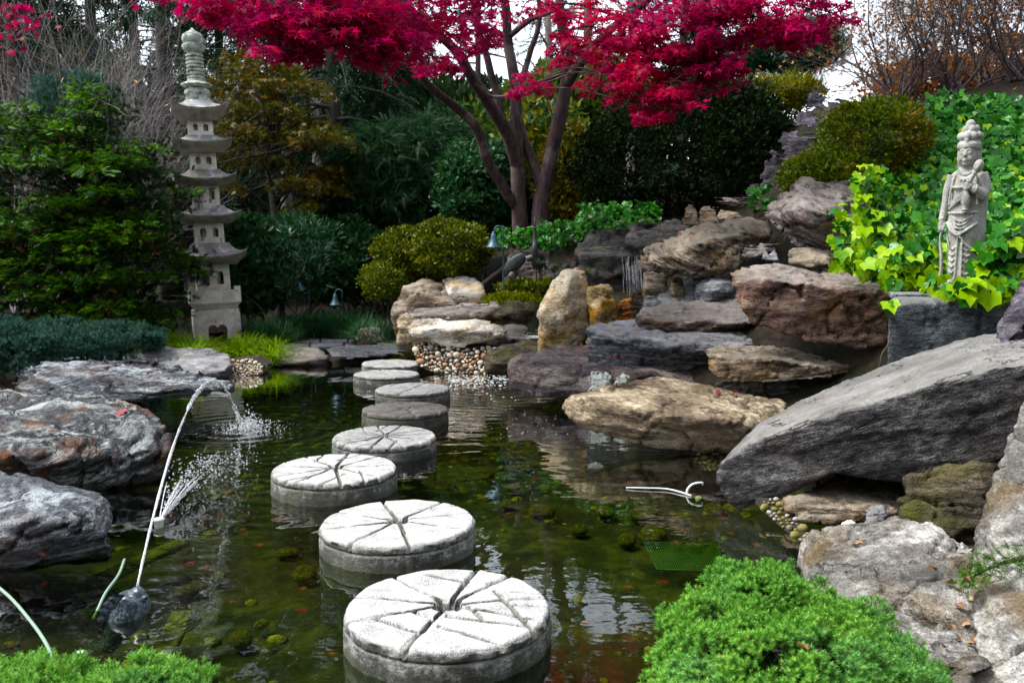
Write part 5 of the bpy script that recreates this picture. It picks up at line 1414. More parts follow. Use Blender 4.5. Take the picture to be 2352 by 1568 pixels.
cen = np.concatenate(cen)
n = 46; k = len(cen)
az = rs.rand(k, n) * 2 * np.pi; r = .04 + .16 * np.sqrt(rs.rand(k, n))
pos = cen[:, None] + np.stack([np.cos(az) * r, np.sin(az) * r - .05, -.30 * r + .022 * rs.normal(size=(k, n))], 2)
d = np.stack([np.cos(az), np.sin(az) - .35, .25 + .3 * rs.normal(size=(k, n))], 2) + .25 * rs.normal(size=(k, n, 3))
pos = pos.reshape(-1, 3); d = d.reshape(-1, 3)
inner = np.repeat(rs.rand(k) < .22, n)
up = unit(np.array((0, -.3, 1.0)) + .35 * rs.normal(size=d.shape))
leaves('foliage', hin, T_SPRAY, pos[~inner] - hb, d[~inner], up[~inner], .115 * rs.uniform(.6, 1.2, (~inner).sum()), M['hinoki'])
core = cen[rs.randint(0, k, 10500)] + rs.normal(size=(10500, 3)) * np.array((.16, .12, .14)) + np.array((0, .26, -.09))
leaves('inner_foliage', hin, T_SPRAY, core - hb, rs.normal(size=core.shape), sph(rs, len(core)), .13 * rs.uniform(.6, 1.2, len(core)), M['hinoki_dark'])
dead = cen[rs.randint(0, k, 2200)] + rs.normal(size=(2200, 3)) * .1 + np.array((0, .08, -.12))
leaves('dead_sprays', hin, T_SPRAY, dead - hb, rs.normal(size=dead.shape), sph(rs, len(dead)), .08 * rs.uniform(.6, 1.2, len(dead)), M['brown'])
mb = MB()
mb.add(*tube(smooth_path([(0, .1, -.1), (.05, .1, 1.0), (.1, .1, 2.2), (.12, .0, 3.2)], 5), np.linspace(.09, .02, 16), 8))
for q in cen[rs.permutation(k)[:150]]:
    z = max(.2, (q[2] - hb[2]) * .8); mb.add(*tube(smooth_path([(.05, .1, z), tuple((q - hb + np.array((.05, .1, z))) / 2 + np.array((0, 0, .05))), tuple(q - hb)], 3), np.linspace(.018, .005, 7), 4))
mb.build('branches', B['dark'], hin)
for i, (px, py, Y, a, b_, lb) in enumerate([(40, 820, 8.3, 120, 70, 'blue-green juniper mound at the left edge behind the grey slab'), (150, 800, 8.9, 110, 50, 'blue-green juniper mound between the left edge and the cypress'), (270, 790, 9.6, 90, 40, 'low blue-green juniper mound just left of the sedge'), (-60, 800, 8.8, 110, 70, 'blue-green juniper mound cut off by the left edge')]):
    c = P(px, py, Y); shrub('juniper_mound', lb, c, (px2m(a, Y), .5, px2m(b_, Y)), 110, 26, .075, T_SPRIG, .055, M['bluejun'], 30 + i, nst=8, group='blue-green junipers on the left bank', jitter=.45, up_bias=.6, zmin=-.6, bump=.4, freq=3.0)
def twiggery(rs, base, n0, h, spread, r0, depth, parent, mat, name='twigs', seg=3, droop=0.0):
    mb = MB(); ends = []
    def grow(p, d, L, r, k):
        m_ = max(3, int(4 - k * .5)); pts = [p]
        for i in range(m_):
            d = unit(d + .16 * rs.normal(size=3) + np.array((0, 0, .03 - droop * k))); pts.append(pts[-1] + d * L / m_)
        mb.add(*tube(np.array(pts), np.linspace(r, r * .55, len(pts)), seg if k else 5, cap=False))
        if k >= depth: ends.append(pts[-1]); ends.append(pts[-2]); return
        for i in range(rs.randint(2, 4)):
            j = rs.randint(1, len(pts))
            grow(pts[j], unit(d + .55 * rs.normal(size=3)), L * rs.uniform(.5, .8), r * .5, k + 1)
        grow(pts[-1], unit(d + .2 * rs.normal(size=3)), L * .72, r * .55, k + 1)
    for i in range(n0):
        a = rs.rand() * 2 * np.pi
        grow(np.zeros(3) + .08 * rs.normal(size=3) * np.array((1, 1, 0)), unit(np.array((math.cos(a) * spread, math.sin(a) * spread, 1.0))), h * rs.uniform(.35, .5), r0 * rs.uniform(.7, 1.1), 0)
    mb.build(name, mat, parent)
    return np.array(ends)
for i, (px, Y, h, n0, sp, lb) in enumerate([(60, 12.3, 4.6, 11, .40, 'bare pale twiggy shrub rising behind the cypress at the left edge'), (320, 12.9, 4.8, 11, .30, 'bare pale twiggy shrub rising between the cypress and the pagoda top'), (190, 12.8, 5.0, 11, .42, 'taller bare shrub behind the two pale twiggy ones')]):
    b0 = np.array(P(px, 700, Y)); b0[2] = gz(b0[0], b0[1])
    root = empty('bare_shrub', b0); tag(root, lb, 'shrub', 'bare twiggy shrubs')
    e = twiggery(np.random.RandomState(40 + i), b0, n0, h, sp, .022, 4, root, B['twig'], 'branches')
    rr = np.random.RandomState(60 + i); w = rr.permutation(len(e))[:26]
    leaves('last_leaves', root, T_OVAL, e[w], rr.normal(size=(len(w), 3)) + np.array((0, 0, -.8)), sph(rr, len(w)), .085 * rr.uniform(.6, 1.2, len(w)), plain_mat('amber_leaf', (.62, .30, .03), .5, .3, 10))

# ------------------------------------------------------------------ conifers and broad trees behind
def conifer(name, label, px, Y, h, r, seed, mat, tmpl=T_HANG, trunk=.2, n_br=90, size=.34, droop=.35, z0=.08, bark='dark', group='evergreens behind the garden', per=26, cat='tree', base_py=640, lean=0.0):
    rs = np.random.RandomState(seed)
    b0 = np.array(P(px, base_py, Y)); b0[2] = gz(b0[0], b0[1])
    root = empty(name, b0); tag(root, label, cat, group)
    mb = MB(); tp = smooth_path([(0, 0, -.2), (lean * .3, 0, h * .3), (lean * .6, .05, h * .65), (lean, 0, h)], 5)
    mb.add(*tube(tp, np.linspace(trunk, .02, len(tp)), 9)); mb.build('trunk', B[bark], root)
    bm_ = MB(); P_ = []; D_ = []
    for i in range(n_br):
        f = z0 + (1 - z0) * (i + rs.rand()) / n_br
        L = r * (1 - f) ** .75 * rs.uniform(.65, 1.1) + .2
        a = rs.rand() * 2 * np.pi; o = np.array((math.cos(a), math.sin(a), 0))
        s0 = np.array((lean * f, 0, f * h))
        pts = np.array([s0 + o * L * t_ + np.array((0, 0, L * (.12 * t_ - droop * t_ * t_))) for t_ in np.linspace(0, 1, 6)])
        bm_.add(*tube(pts, np.linspace(.03, .006, 6) * (.5 + L / r), 4, cap=False))
        t_ = .15 + .85 * rs.rand(per) ** .8
        pp = np.stack([np.interp(t_, np.linspace(0, 1, 6), pts[:, c]) for c in range(3)], 1)
        sd = np.cross(o, (0, 0, 1.0))
        dd = o * .5 + sd[None] * rs.choice([-1, 1], per)[:, None] * rs.uniform(.1, 1, per)[:, None] + np.array((0, 0, -.25)) + .25 * rs.normal(size=(per, 3))
        P_.append(pp + .06 * rs.normal(size=pp.shape)); D_.append(dd)
    bm_.build('branches', B[bark], root)['kind'] = 'stuff'
    P_ = np.concatenate(P_); D_ = np.concatenate(D_)
    leaves('crown', root, tmpl, P_, D_, unit(np.array((0, 0, 1.0)) + .4 * rs.normal(size=P_.shape)), size * rs.uniform(.6, 1.2, len(P_)), mat)
    return root
conifer('spruce_tree', 'dark spruce trunk and boughs rising just behind the pagoda', 395, 17, 14, 2.6, 101, M['spruce'], trunk=.24, n_br=80, z0=.16, size=.5)
conifer('spruce_tree', 'dark weeping spruce with a straight trunk left of the maple', 772, 16.5, 14, 2.7, 102, M['spruce'], trunk=.17, n_br=120, z0=.17, size=.5, droop=.6)
conifer('spruce_tree', 'dark weeping spruce closest behind the left maple branches', 890, 17.5, 7.0, 1.7, 103, M['spruce'], trunk=.15, n_br=120, z0=.05, size=.45, droop=.6)
conifer('hemlock_tree', 'tall dark hemlock at the far left behind the bare shrubs', 60, 21, 15, 3.6, 104, M['spruce'], trunk=.25, n_br=90, size=.7)
conifer('hemlock_tree', 'tall dark hemlock between the left edge and the pagoda top', 235, 24, 17, 3.6, 105, M['spruce'], trunk=.25, n_br=80, size=.8)
conifer('hemlock_tree', 'dark hemlock behind the orange-green tree', 590, 25, 16, 3.0, 106, M['spruce'], trunk=.25, n_br=80, size=.75)
conifer('pine_tree', 'slender pine seen through the middle of the red maple', 1100, 26, 17, 2.6, 107, M['pine'], T_NEED, trunk=.12, n_br=40, size=.5, z0=.30, per=18)
conifer('pine_tree', 'slender pine seen between the two maple trunks and the red right crown', 1345, 28, 18, 2.6, 108, M['pine'], T_NEED, trunk=.2, n_br=84, size=.6, z0=.22, bark='grey', per=24)
conifer('hemlock_tree', 'dark hemlock far behind the red crown on the right', 1560, 27, 13, 3.2, 109, M['spruce'], trunk=.2, n_br=70, size=.75)
for i, (px, Y, h, r, lb) in enumerate([(130, 33, 22, 4.2, 'tall far hemlock closing the sky above the cypress'), (330, 36, 24, 4.2, 'tall far hemlock closing the sky left of the pagoda finial'), (520, 38, 24, 4.0, 'tall far hemlock closing the sky right of the pagoda finial'), (690, 36, 24, 4.2, 'tall far hemlock behind the orange-green tree top'), (860, 38, 25, 4.0, 'tall far hemlock behind the left red crown'), (-40, 30, 22, 4.2, 'tall far hemlock cut off by the left edge'), (1620, 36, 20, 4.0, 'tall far hemlock behind the right red crown')]):
    conifer('hemlock_tree', lb, px, Y, h, r, 160 + i, M['spruce'], trunk=.3, n_br=110, size=1.15, droop=.5, per=22)
for i, (px, Y, h, lb) in enumerate([(655, 20, 12, 'grey bare trunk behind the orange-green tree'), (725, 22, 11, 'thin pale trunk left of the weeping spruce'), (1255, 24, 13, 'thin grey trunk seen between the maple trunks'), (1440, 25, 13, 'bare grey tree behind the red crown right of the maple trunks')]):
    b0 = np.array(P(px, 620, Y)); b0[2] = gz(b0[0], b0[1])
    root = empty('bare_tree', b0); tag(root, lb, 'tree', 'bare trees behind the garden')
    rr = np.random.RandomState(120 + i); mb = MB()
    tp = smooth_path([(0, 0, -.2), (.1, 0, h * .3), (-.05, 0, h * .6), (.1, 0, h)], 5)
    mb.add(*tube(tp, np.linspace(.16, .03, len(tp)), 8)); mb.build('trunk', B['grey'], root)
    mb = MB()
    for k in range(16):
        z = h * rr.uniform(.3, .95); a = rr.rand() * 6.28; L = rr.uniform(.8, 2.0)
        o = np.array((math.cos(a), math.sin(a), .6)); q0 = np.array((0, 0, z))
        q1 = q0 + o * L; mb.add(*tube([q0, q0 + o * L * .5 + .1 * rr.normal(size=3), q1], [.035, .02, .008], 4))
        for j in range(4):
            s_ = q0 + o * L * rr.uniform(.3, 1); mb.add(*tube([s_, s_ + unit(o + rr.normal(size=3) * .7) * L * .5], [.012, .004], 3))
    mb.build('branches', B['grey'], root)
# layered olive and orange maple behind the pagoda
rs = np.random.RandomState(131)
ob = np.array(P(640, 640, 14.2)); ob[2] = gz(ob[0], ob[1])
om = empty('maple_tree', ob); tag(om, 'layered olive and orange maple right of the pagoda', 'tree')
mb = MB(); mb.add(*tube(smooth_path([(0, 0, -.1), (.03, 0, .9), (-.05, 0, 1.8), (-.2, 0, 3.0)], 5), np.linspace(.085, .03, 16), 8)); mb.build('trunk', B['grey'], om)
bm_ = MB(); P_ = []
for px, py, a, b_, k in [(600, 140, 90, 14, 420), (560, 190, 80, 16, 420), (680, 200, 80, 14, 330), (600, 250, 100, 16, 520), (540, 300, 80, 16, 420), (690, 285, 90, 14, 420), (620, 320, 110, 16, 560), (740, 310, 70, 14, 300), (590, 365, 90, 14, 360), (735, 400, 80, 16, 420), (760, 440, 60, 14, 300), (690, 420, 60, 12, 220), (545, 240, 50, 14, 200), (640, 170, 70, 12, 260), (520, 420, 40, 12, 120)]:
    Y = 14.0 + rs.uniform(-.6, .5); c = P(px, py, Y)
    q = rs.rand(k, 2) * 2 - 1
    pp = c + np.stack([q[:, 0] * px2m(a, Y), q[:, 1] * .55, px2m(b_, Y) * rs.normal(size=k) * .6 - .12 * q[:, 0] ** 2], 1); P_.append(pp)
    z = max(.4, c[2] - ob[2] - .5)
    bm_.add(*tube(smooth_path([(-.05, 0, min(z, 2.6)), tuple((c - ob) * np.array((.5, .5, 1)) + np.array((0, 0, -.15))), tuple(c - ob)], 4), np.linspace(.03, .008, 9), 5))
bm_.build('branches', B['dark'], om)
P_ = np.concatenate(P_)
leaves('crown', om, T_MAPLE, P_ - ob, rs.normal(size=P_.shape) * .8 + np.array((0, -.2, -.4)), unit(np.array((0, -.2, 1.0)) + .4 * rs.normal(size=P_.shape)), .085 * rs.uniform(.6, 1.2, len(P_)), M['orange'])

# ------------------------------------------------------------------ shrubs of the middle ground
sh = lambda px, py, Y, a, b_, d=.8: (P(px, py, Y), (px2m(a, Y), d, px2m(b_, Y)))
for i, (nm, lb, px, py, Y, a, b_, d, k, nper, rc, tm, sz, mt, kw) in enumerate([
    ('rhododendron', 'blue-green large leaved rhododendron right of the pagoda', 680, 600, 13.6, 120, 100, 1.0, 230, 34, .18, T_BLADE, .125, 'rhodo', {'mats2': M['darkgreen'], 'p2': .3}),
    ('rhododendron', 'darker rhododendron tight against the pagoda shaft', 575, 620, 13.2, 70, 110, .8, 180, 34, .17, T_OVAL, .14, 'darkgreen', {}),
    ('shrub', 'yellow shrub glowing behind the blue-green rhododendron', 705, 520, 16.5, 55, 40, .6, 60, 24, .18, T_OVAL, .13, 'yellow', {}),
    ('rhododendron', 'dark rhododendron behind the low path lamps', 800, 610, 14.0, 70, 90, .8, 190, 34, .17, T_OVAL, .14, 'darkgreen', {}),
    ('shrub', 'deep green shrub mass behind the azalea mound', 960, 420, 15.0, 170, 130, 1.2, 300, 30, .26, T_HANG, .24, 'spruce', {'mats2': M['darkgreen'], 'p2': .35, 'up_bias': -.3}),
    ('shrub', 'deep green shrub directly left of the maple foot', 1100, 440, 13.6, 90, 100, .9, 240, 34, .16, T_OVAL, .095, 'darkgreen', {}),
    ('shrub', 'dark shrub between the rhododendron and the azalea mound', 840, 520, 15.2, 90, 100, 1.0, 220, 34, .2, T_OVAL, .11, 'dark', {}),
    ('azalea', 'olive green azalea mound left of the maple foot', 1020, 580, 11.75, 105, 66, .6, 330, 34, .10, T_DIA, .058, 'azalea', {}),
    ('azalea', 'brownish azalea at the left shoulder of the olive mound', 925, 585, 11.9, 55, 52, .5, 150, 34, .10, T_DIA, .058, 'azalea', {}),
    ('azalea', 'low yellow-green azalea spilling down to the grass', 890, 650, 11.5, 50, 45, .45, 130, 34, .09, T_DIA, .048, 'azalea', {}),
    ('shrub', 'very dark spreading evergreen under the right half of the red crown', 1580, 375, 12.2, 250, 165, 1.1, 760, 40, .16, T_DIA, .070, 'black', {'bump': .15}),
    ('shrub', 'dark green shrub top between the red crown and the yellow shrub', 1690, 330, 12.3, 80, 110, .8, 260, 36, .15, T_DIA, .07, 'dark', {}),
    ('shrub', 'yellow-green shrub showing between the maple trunks', 1245, 380, 14.5, 110, 130, .8, 190, 26, .22, T_OVAL, .13, 'yellow', {'mats2': M['darkgreen'], 'p2': .45}),
    ('shrub', 'bronze-yellow shrub right of the right maple trunk', 1310, 430, 13.4, 60, 130, .6, 150, 28, .18, T_DIA, .11, 'orange', {}),
    ('shrub', 'pale green sunlit foliage far behind the maple fork', 1330, 250, 20, 150, 90, 1.4, 160, 26, .36, T_OVAL, .22, 'pale', {}),
    ('shrub', 'pale green foliage far behind the left maple branches', 1130, 330, 21, 120, 70, 1.4, 110, 26, .36, T_OVAL, .22, 'pale', {'mats2': M['darkgreen'], 'p2': .5}),
    ('shrub', 'yellow-green shrub on the hill below the rounded pine', 1785, 226, 14.0, 90, 28, .8, 140, 26, .16, T_BLADE, .13, 'yellow', {}),
    ('pine_tree', 'rounded dark green pine on the hill right of the red crown', 1815, 120, 16.5, 110, 54, .8, 280, 30, .16, T_NEED, .17, 'pine', {'cat': 'tree'}),
    ('azalea', 'round green and rust azalea on the hill left of the ivy', 2000, 320, 9.6, 110, 80, .7, 300, 34, .10, T_DIA, .052, 'azalea2', {}),
    ('azalea', 'rust tinged azalea spilling down to the tall pointed stone', 1890, 412, 9.4, 80, 50, .55, 240, 34, .10, T_DIA, .052, 'azalea2', {}),
    ('shrub', 'dark shrub filling the gap left of the twin pines', 480, 520, 16.5, 90, 130, 1.0, 140, 28, .26, T_OVAL, .17, 'dark', {}),
    ('shrub', 'dark evergreen bank behind the cypress bush', 150, 520, 15, 260, 200, 1.2, 300, 28, .3, T_OVAL, .18, 'dark', {}),
    ('shrub', 'grey-green soft pine shrub rising above the cypress', 170, 240, 12.6, 80, 60, .5, 90, 26, .15, T_NEED, .14, 'bluejun', {}),
    ]):
    c, r = sh(px, py, Y, a, b_, d)
    shrub(nm, lb, c, r, k, nper, rc, tm, sz, M[mt], 200 + i, **kw)
# far evergreen mass closing the view between the trunks
for i, (px, Y, a, py, b_) in enumerate([(420, 30, 260, 420, 210), (700, 34, 240, 430, 220), (980, 32, 240, 400, 200), (1250, 36, 220, 440, 170), (1480, 33, 220, 390, 210), (100, 32, 260, 380, 260), (-250, 30, 240, 380, 280)]):
    c, r = sh(px, py, Y, a, b_, 2.2)
    shrub('evergreen_tree', ['dark far evergreen behind the pagoda', 'dark far evergreen behind the grey trunk', 'dark far evergreen behind the weeping spruces', 'dark far evergreen behind the maple fork', 'dark far evergreen behind the very dark spreading shrub', 'dark far evergreen behind the bare shrubs', 'dark far evergreen cut off by the left edge'][i],
          c, r, 260, 24, .62, T_DIA, .46, M['darkgreen' if i % 2 else 'dark'], 300 + i, cat='tree', group='far evergreens', nst=6)
# brown leaved twiggy shrubs at the upper right
for i, (px, py, Y, h, n0, lb) in enumerate([(2060, 240, 11.8, 2.4, 8, 'twiggy shrub with withered brown leaves left of the upper right corner'), (2200, 235, 11.6, 2.6, 9, 'twiggy shrub with withered brown leaves above the statue'), (2340, 225, 11.3, 2.7, 9, 'twiggy shrub with withered brown leaves in the upper right corner'), (2270, 240, 12.6, 3.0, 8, 'tall dark twiggy shrub behind the brown leaved ones')]):
    b0 = np.array(P(px, py, Y)); b0[2] = gz(b0[0], b0[1])
    root = empty('twiggy_shrub', b0); tag(root, lb, 'shrub', 'brown leaved twiggy shrubs')
    rr = np.random.RandomState(330 + i)
    e = twiggery(rr, b0, n0 + 10, h, .85, .02, 4, root, B['brown'], 'branches')
    w = rr.randint(0, len(e), 1500); w = w[(e[w, 2] < h * .6) | (rr.rand(1500) < .3)]
    leaves('foliage', root, T_OVAL, e[w] + .05 * rr.normal(size=(len(w), 3)), rr.normal(size=(len(w), 3)), sph(rr, len(w)), .07 * rr.uniform(.6, 1.2, len(w)), M['brownleaf'])
for i, (px, py, Y, a, b_, lb) in enumerate([(2140, 205, 14.0, 140, 40, 'russet thicket on the crest behind the brown leaved shrubs'), (2340, 180, 14.5, 140, 70, 'russet thicket on the crest in the upper right corner')]):
    c, r = sh(px, py, Y, a, b_, .9)
    shrub('thicket', lb, c, r, 150, 22, .28, T_OVAL, .10, M['brownleaf'], 345 + i, bark='brown', nst=40, group='russet thickets')
# ------------------------------------------------------------------ ivy on the slope
rs = np.random.RandomState(401)
iv0 = P(2150, 640, 5.9); iv0[2] = gz(iv0[0], iv0[1])
ivy = empty('ivy', iv0); tag(ivy, 'ivy covering the slope behind the statue, yellow-green at its lower edge', 'ivy')
poly = np.array([(1905, 600), (1960, 560), (1975, 520), (1940, 480), (1985, 400), (2060, 350), (2120, 300), (2110, 250), (2160, 215), (2260, 222), (2420, 235), (2420, 720), (2330, 700), (2240, 690), (2140, 660), (2060, 650), (1990, 625)], float)
n = 6600
cand = np.stack([rs.uniform(1900, 2420, n * 2), rs.uniform(210, 720, n * 2)], 1)
cand = cand[poly_sd(cand[:, 0], cand[:, 1], poly) < 0][:n]
pos = np.array([P(a, b_, slopeY(a, b_)) for a, b_ in cand]) + rs.normal(size=(len(cand), 3)) * np.array((.03, .07, .03))
# a second flush of leaves round the statue's feet and over the boulders
ext = []
for px, py, Y, a, b_, k in [(2290, 620, 5.05, 50, 60, 110), (2250, 672, 4.95, 60, 22, 60), (2320, 560, 5.1, 40, 40, 50), (2180, 668, 5.05, 30, 10, 14), (2150, 650, 5.3, 30, 20, 24), (2085, 640, 6.0, 50, 30, 60), (1965, 590, 6.8, 50, 22, 60), (1940, 520, 7.2, 24, 50, 34), (2030, 615, 6.5, 60, 26, 90), (2100, 600, 6.0, 60, 36, 110), (2030, 540, 6.9, 60, 50, 130), (2000, 430, 7.6, 40, 50, 80), (2250, 690, 4.92, 14, 8, 5), (2035, 706, 5.0, 8, 10, 4)]:
    c = P(px, py, Y); ext.append(c + (rs.rand(k, 3) * 2 - 1) * np.array((px2m(a, Y), .08, px2m(b_, Y))))
ext = np.concatenate(ext)
pos = np.concatenate([pos, ext])
ppx = CXP + FPX * pos[:, 0] / (pos[:, 1] * cp_ - (pos[:, 2] - CAMZ) * sp_)
ppy = CYP - FPX * ((pos[:, 2] - CAMZ) * cp_ + pos[:, 1] * sp_) / (pos[:, 1] * cp_ - (pos[:, 2] - CAMZ) * sp_)
edge = np.clip(-poly_sd(ppx, ppy, poly) / 150, 0, 1)
pb = .10 + .72 * np.exp(-(np.where(ppx < 2130, edge, np.clip((690 - ppy) / 170, 0, 1)) / .45) ** 2)
pb = np.where(ppy < 330, pb * .15, pb)
br_ = rs.rand(len(pos)) < pb
n = len(pos)
d = rs.normal(size=(n, 3)) * .6 + np.array((-.1, -.5, -.8)); up = unit(np.array((-.15, -1.0, .75)) + .42 * rs.normal(size=(n, 3)))
s_ = .070 * rs.uniform(.5, 1.35, n)
dist = np.linalg.norm(pos - np.array((0, 0, CAMZ)), axis=1)
infr = (ppx < 2345) & (ppx > 1900) & (ppy > 230)
# those on the outside and closest show largest
big = np.argsort(-(s_ / dist + np.where(infr, 0, -9) + .004 * rs.rand(n) - .0 * edge))[:300]
mask = np.ones(n, bool); mask[big] = False
for w, mt in ((mask & br_, 'ivy_bright'), (mask & ~br_, 'ivy')):
    o = leaves('leaf_mass', ivy, T_IVY, pos[w] - iv0, d[w], up[w], s_[w], M[mt]); o['kind'] = 'stuff'
IVS = [leaf_mat('ivy_leaf_dark', [(.018, .085, .012), (.045, .17, .028)], .2, .4, .5, 2.5), leaf_mat('ivy_leaf_bright', [(.08, .24, .010), (.24, .44, .014), (.42, .58, .025)], .4, .4, .4, 5)]
leaf_singles(T_IVY, IVS, ivy, iv0, pos[big] + np.array((0, -.03, .015)), basis(d[big], up[big]), s_[big] * 1.05, br_[big].astype(int))
mb = MB()
for i in range(60):
    a, b_ = cand[rs.randint(len(cand))]; p0 = P(a, b_, slopeY(a, b_) + .05)
    q = [p0]
    for k in range(4): q.append(q[-1] + np.array((rs.normal() * .12, -.10, -.10 + rs.normal() * .04)))
    mb.add(*tube(np.array(q) - iv0, .005, 4))
mb.add(*tube(smooth_path([P(2044, 760, 5.02), P(2040, 790, 5.0), P(2025, 815, 5.0), P(2020, 845, 5.0)], 4) - iv0, .004, 5))
mb.build('runners', B['brown'], ivy)
# ivy ground cover under the maple
for i, (px, py, Y, a, b_, k, lb) in enumerate([(1200, 545, 11.4, 60, 22, 420, 'dark ivy patch at the foot of the maple above the cranes'), (1300, 540, 11.2, 60, 32, 420, 'dark ivy patch right of the maple foot'), (1420, 495, 11.0, 90, 30, 420, 'dark ivy trailing over the rock above the cascade'), (1745, 455, 10.0, 16, 26, 60, 'small ivy tuft beside the tall pointed violet stone')]):
    c = P(px, py, Y); root = empty('ivy', (c[0], c[1], c[2] - .15)); tag(root, lb, 'ivy')
    pp = c + (rs.rand(k, 3) * 2 - 1) * np.array((px2m(a, Y), .35, px2m(b_, Y)))
    leaves('foliage', root, T_IVY, pp - np.array(root.location), rs.normal(size=pp.shape) + np.array((0, -.6, -.4)), unit(np.array((0, -.6, 1)) + .4 * rs.normal(size=pp.shape)), .052 * rs.uniform(.6, 1.3, k), M['ivy'])
# ------------------------------------------------------------------ grasses
def grass(name, label, spots, mat, L, w, n, seed, group=None, lean=.7, cat='grass'):
    rs = np.random.RandomState(seed)
    spots = np.asarray(spots); b0 = spots.mean(0)
    root = empty(name, b0); tag(root, label, cat, group)
    bi = rs.randint(0, len(spots), n)
    base = spots[bi] + rs.normal(size=(n, 3)) * np.array((.05, .05, 0))
    az = rs.rand(n) * 2 * np.pi; ln = L * rs.uniform(.55, 1.15, n); le = lean * rs.uniform(.3, 1.3, n)
    o = np.stack([np.cos(az), np.sin(az), 0 * az], 1); sd = np.stack([-np.sin(az), np.cos(az), 0 * az], 1)
    V = []
    for t_ in (0, .35, .7, 1.0):
        p = base + o * (ln * le * t_ ** 1.6)[:, None] + np.array((0, 0, 1.0)) * (ln * (t_ - .55 * le * t_ ** 2.2))[:, None]
        ww = w * (1 - t_ ** 2) + .0006
        V += [p - sd * ww, p + sd * ww]
    V = np.stack(V, 1) - b0
    F = np.array([(0, 1, 3, 2), (2, 3, 5, 4), (4, 5, 7, 6)])
    F = (F[None] + (np.arange(n) * 8)[:, None, None]).reshape(-1, 4)
    link('blades', make_mesh('blades', V.reshape(-1, 3), F, mat), root)
    return root
def spots(lst, seed=0):
    out = []
    rs = np.random.RandomState(seed)
    for px, py, Y, a, k in lst:
        for i in range(k):
            p = P(px + rs.uniform(-a, a), py, Y + rs.uniform(-.35, .35)); p[2] = gz(p[0], p[1]); out.append(p)
    return np.array(out)
grass('sedge_clump', 'bright green sedge arching in front of the pagoda', spots([(400, 800, 10.5, 70, 9), (500, 805, 10.3, 70, 9), (585, 800, 10.6, 45, 6)], 1), M['sedge'], .42, .006, 3200, 501, lean=1.3)
grass('mondo_grass', 'dark mondo grass between the pagoda and the flagstone path', spots([(620, 745, 12.0, 50, 12), (690, 730, 12.6, 50, 12), (740, 715, 13.0, 60, 12)], 2), M['grass'], .42, .005, 6000, 502, lean=.9)
grass('mondo_grass', 'dark mondo grass along the right side of the path', spots([(800, 715, 12.6, 50, 10), (850, 740, 11.8, 40, 12), (880, 700, 11.7, 40, 9)], 3), M['grass'], .42, .005, 5000, 503, lean=.9)
grass('mondo_grass', 'small bright grass tuft left of the pale overhanging rock', spots([(905, 775, 10.9, 18, 5)], 4), M['sedge'], .26, .005, 420, 504, lean=.9)
grass('mondo_grass', 'thin grass tufts over the pinkish grey boulder', spots([(900, 690, 11.5, 20, 4), (940, 660, 11.6, 20, 4)], 5), M['grass'], .36, .005, 700, 505)
# ------------------------------------------------------------------ foreground junipers
def juniper(name, label, mounds, seed, k, nper=24, size=.030, rc=.045):
    rs = np.random.RandomState(seed); cen = []; od = []
    vol = sum(m_[3] * m_[4] for m_ in mounds)
    for px, py, Y, rx, rz, ry in mounds:
        c = P(px, py, Y)
        cc, d = ell_centers(rs, c, (rx, ry, rz), int(k * rx * rz / vol), .30, 3.4, .22, -.25, .35)
        cen.append(cc); od.append(d)
    cen = np.concatenate(cen); od = np.concatenate(od)
    # drop what lies inside a neighbouring mound
    keep = np.ones(len(cen), bool)
    for px, py, Y, rx, rz, ry in mounds:
        c = P(px, py, Y); keep &= (((cen - c) / np.array((rx, ry, rz))) ** 2).sum(1) > .62
    cen = cen[keep]; od = od[keep]
    b0 = P(mounds[0][0], mounds[0][1], mounds[0][2]); b0[2] = gz(b0[0], b0[1])
    root = empty(name, b0); tag(root, label, 'shrub', 'junipers in the foreground')
    kk = len(cen)
    nr = unit(od[:, None] + .9 * rs.normal(size=(kk, nper, 3)))
    nr[..., 2] = np.abs(nr[..., 2])
    pos = cen[:, None] + nr * rc * rs.uniform(.3, 1.2, (kk, nper, 1)) * rs.uniform(.55, 1.35, (kk, 1, 1))
    d = unit(nr + np.array((0, 0, .55)) + .3 * rs.normal(size=nr.shape))
    pos = pos.reshape(-1, 3); d = d.reshape(-1, 3)
    leaves('foliage', root, T_SPRIG, pos - b0, d, sph(rs, len(pos)), size * rs.uniform(.7, 1.25, len(pos)), M['juniper'])
    w = rs.permutation(len(pos))[:len(pos) // 60]
    leaves('dead_sprigs', root, T_SPRIG, pos[w] - b0 - np.array((0, 0, .006)), d[w], sph(rs, len(w)), size * rs.uniform(.6, 1.1, len(w)), M['brown'])
    mb = MB()
    for q in cen[rs.permutation(kk)[:120]]:
        c = cen.mean(0); s0 = np.array((c[0], c[1], c[2] - .12)) + .05 * rs.normal(size=3)
        mb.add(*tube(smooth_path([s0 - b0, (s0 + q) / 2 - b0 - np.array((0, 0, .02)), q - b0], 3), np.linspace(.007, .003, 7), 4))
    mb.build('branches', B['brown'], root)
    ic = []
    for px, py, Y, rx, rz, ry in mounds:
        c = P(px, py, Y); ic.append(c + sph(rs, 320) * np.array((rx, ry, rz)) * .86 * rs.uniform(.85, 1, (320, 1)))
    ic = np.concatenate(ic)
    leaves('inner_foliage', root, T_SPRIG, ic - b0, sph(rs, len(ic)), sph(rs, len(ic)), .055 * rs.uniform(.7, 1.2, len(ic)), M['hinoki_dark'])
    return root
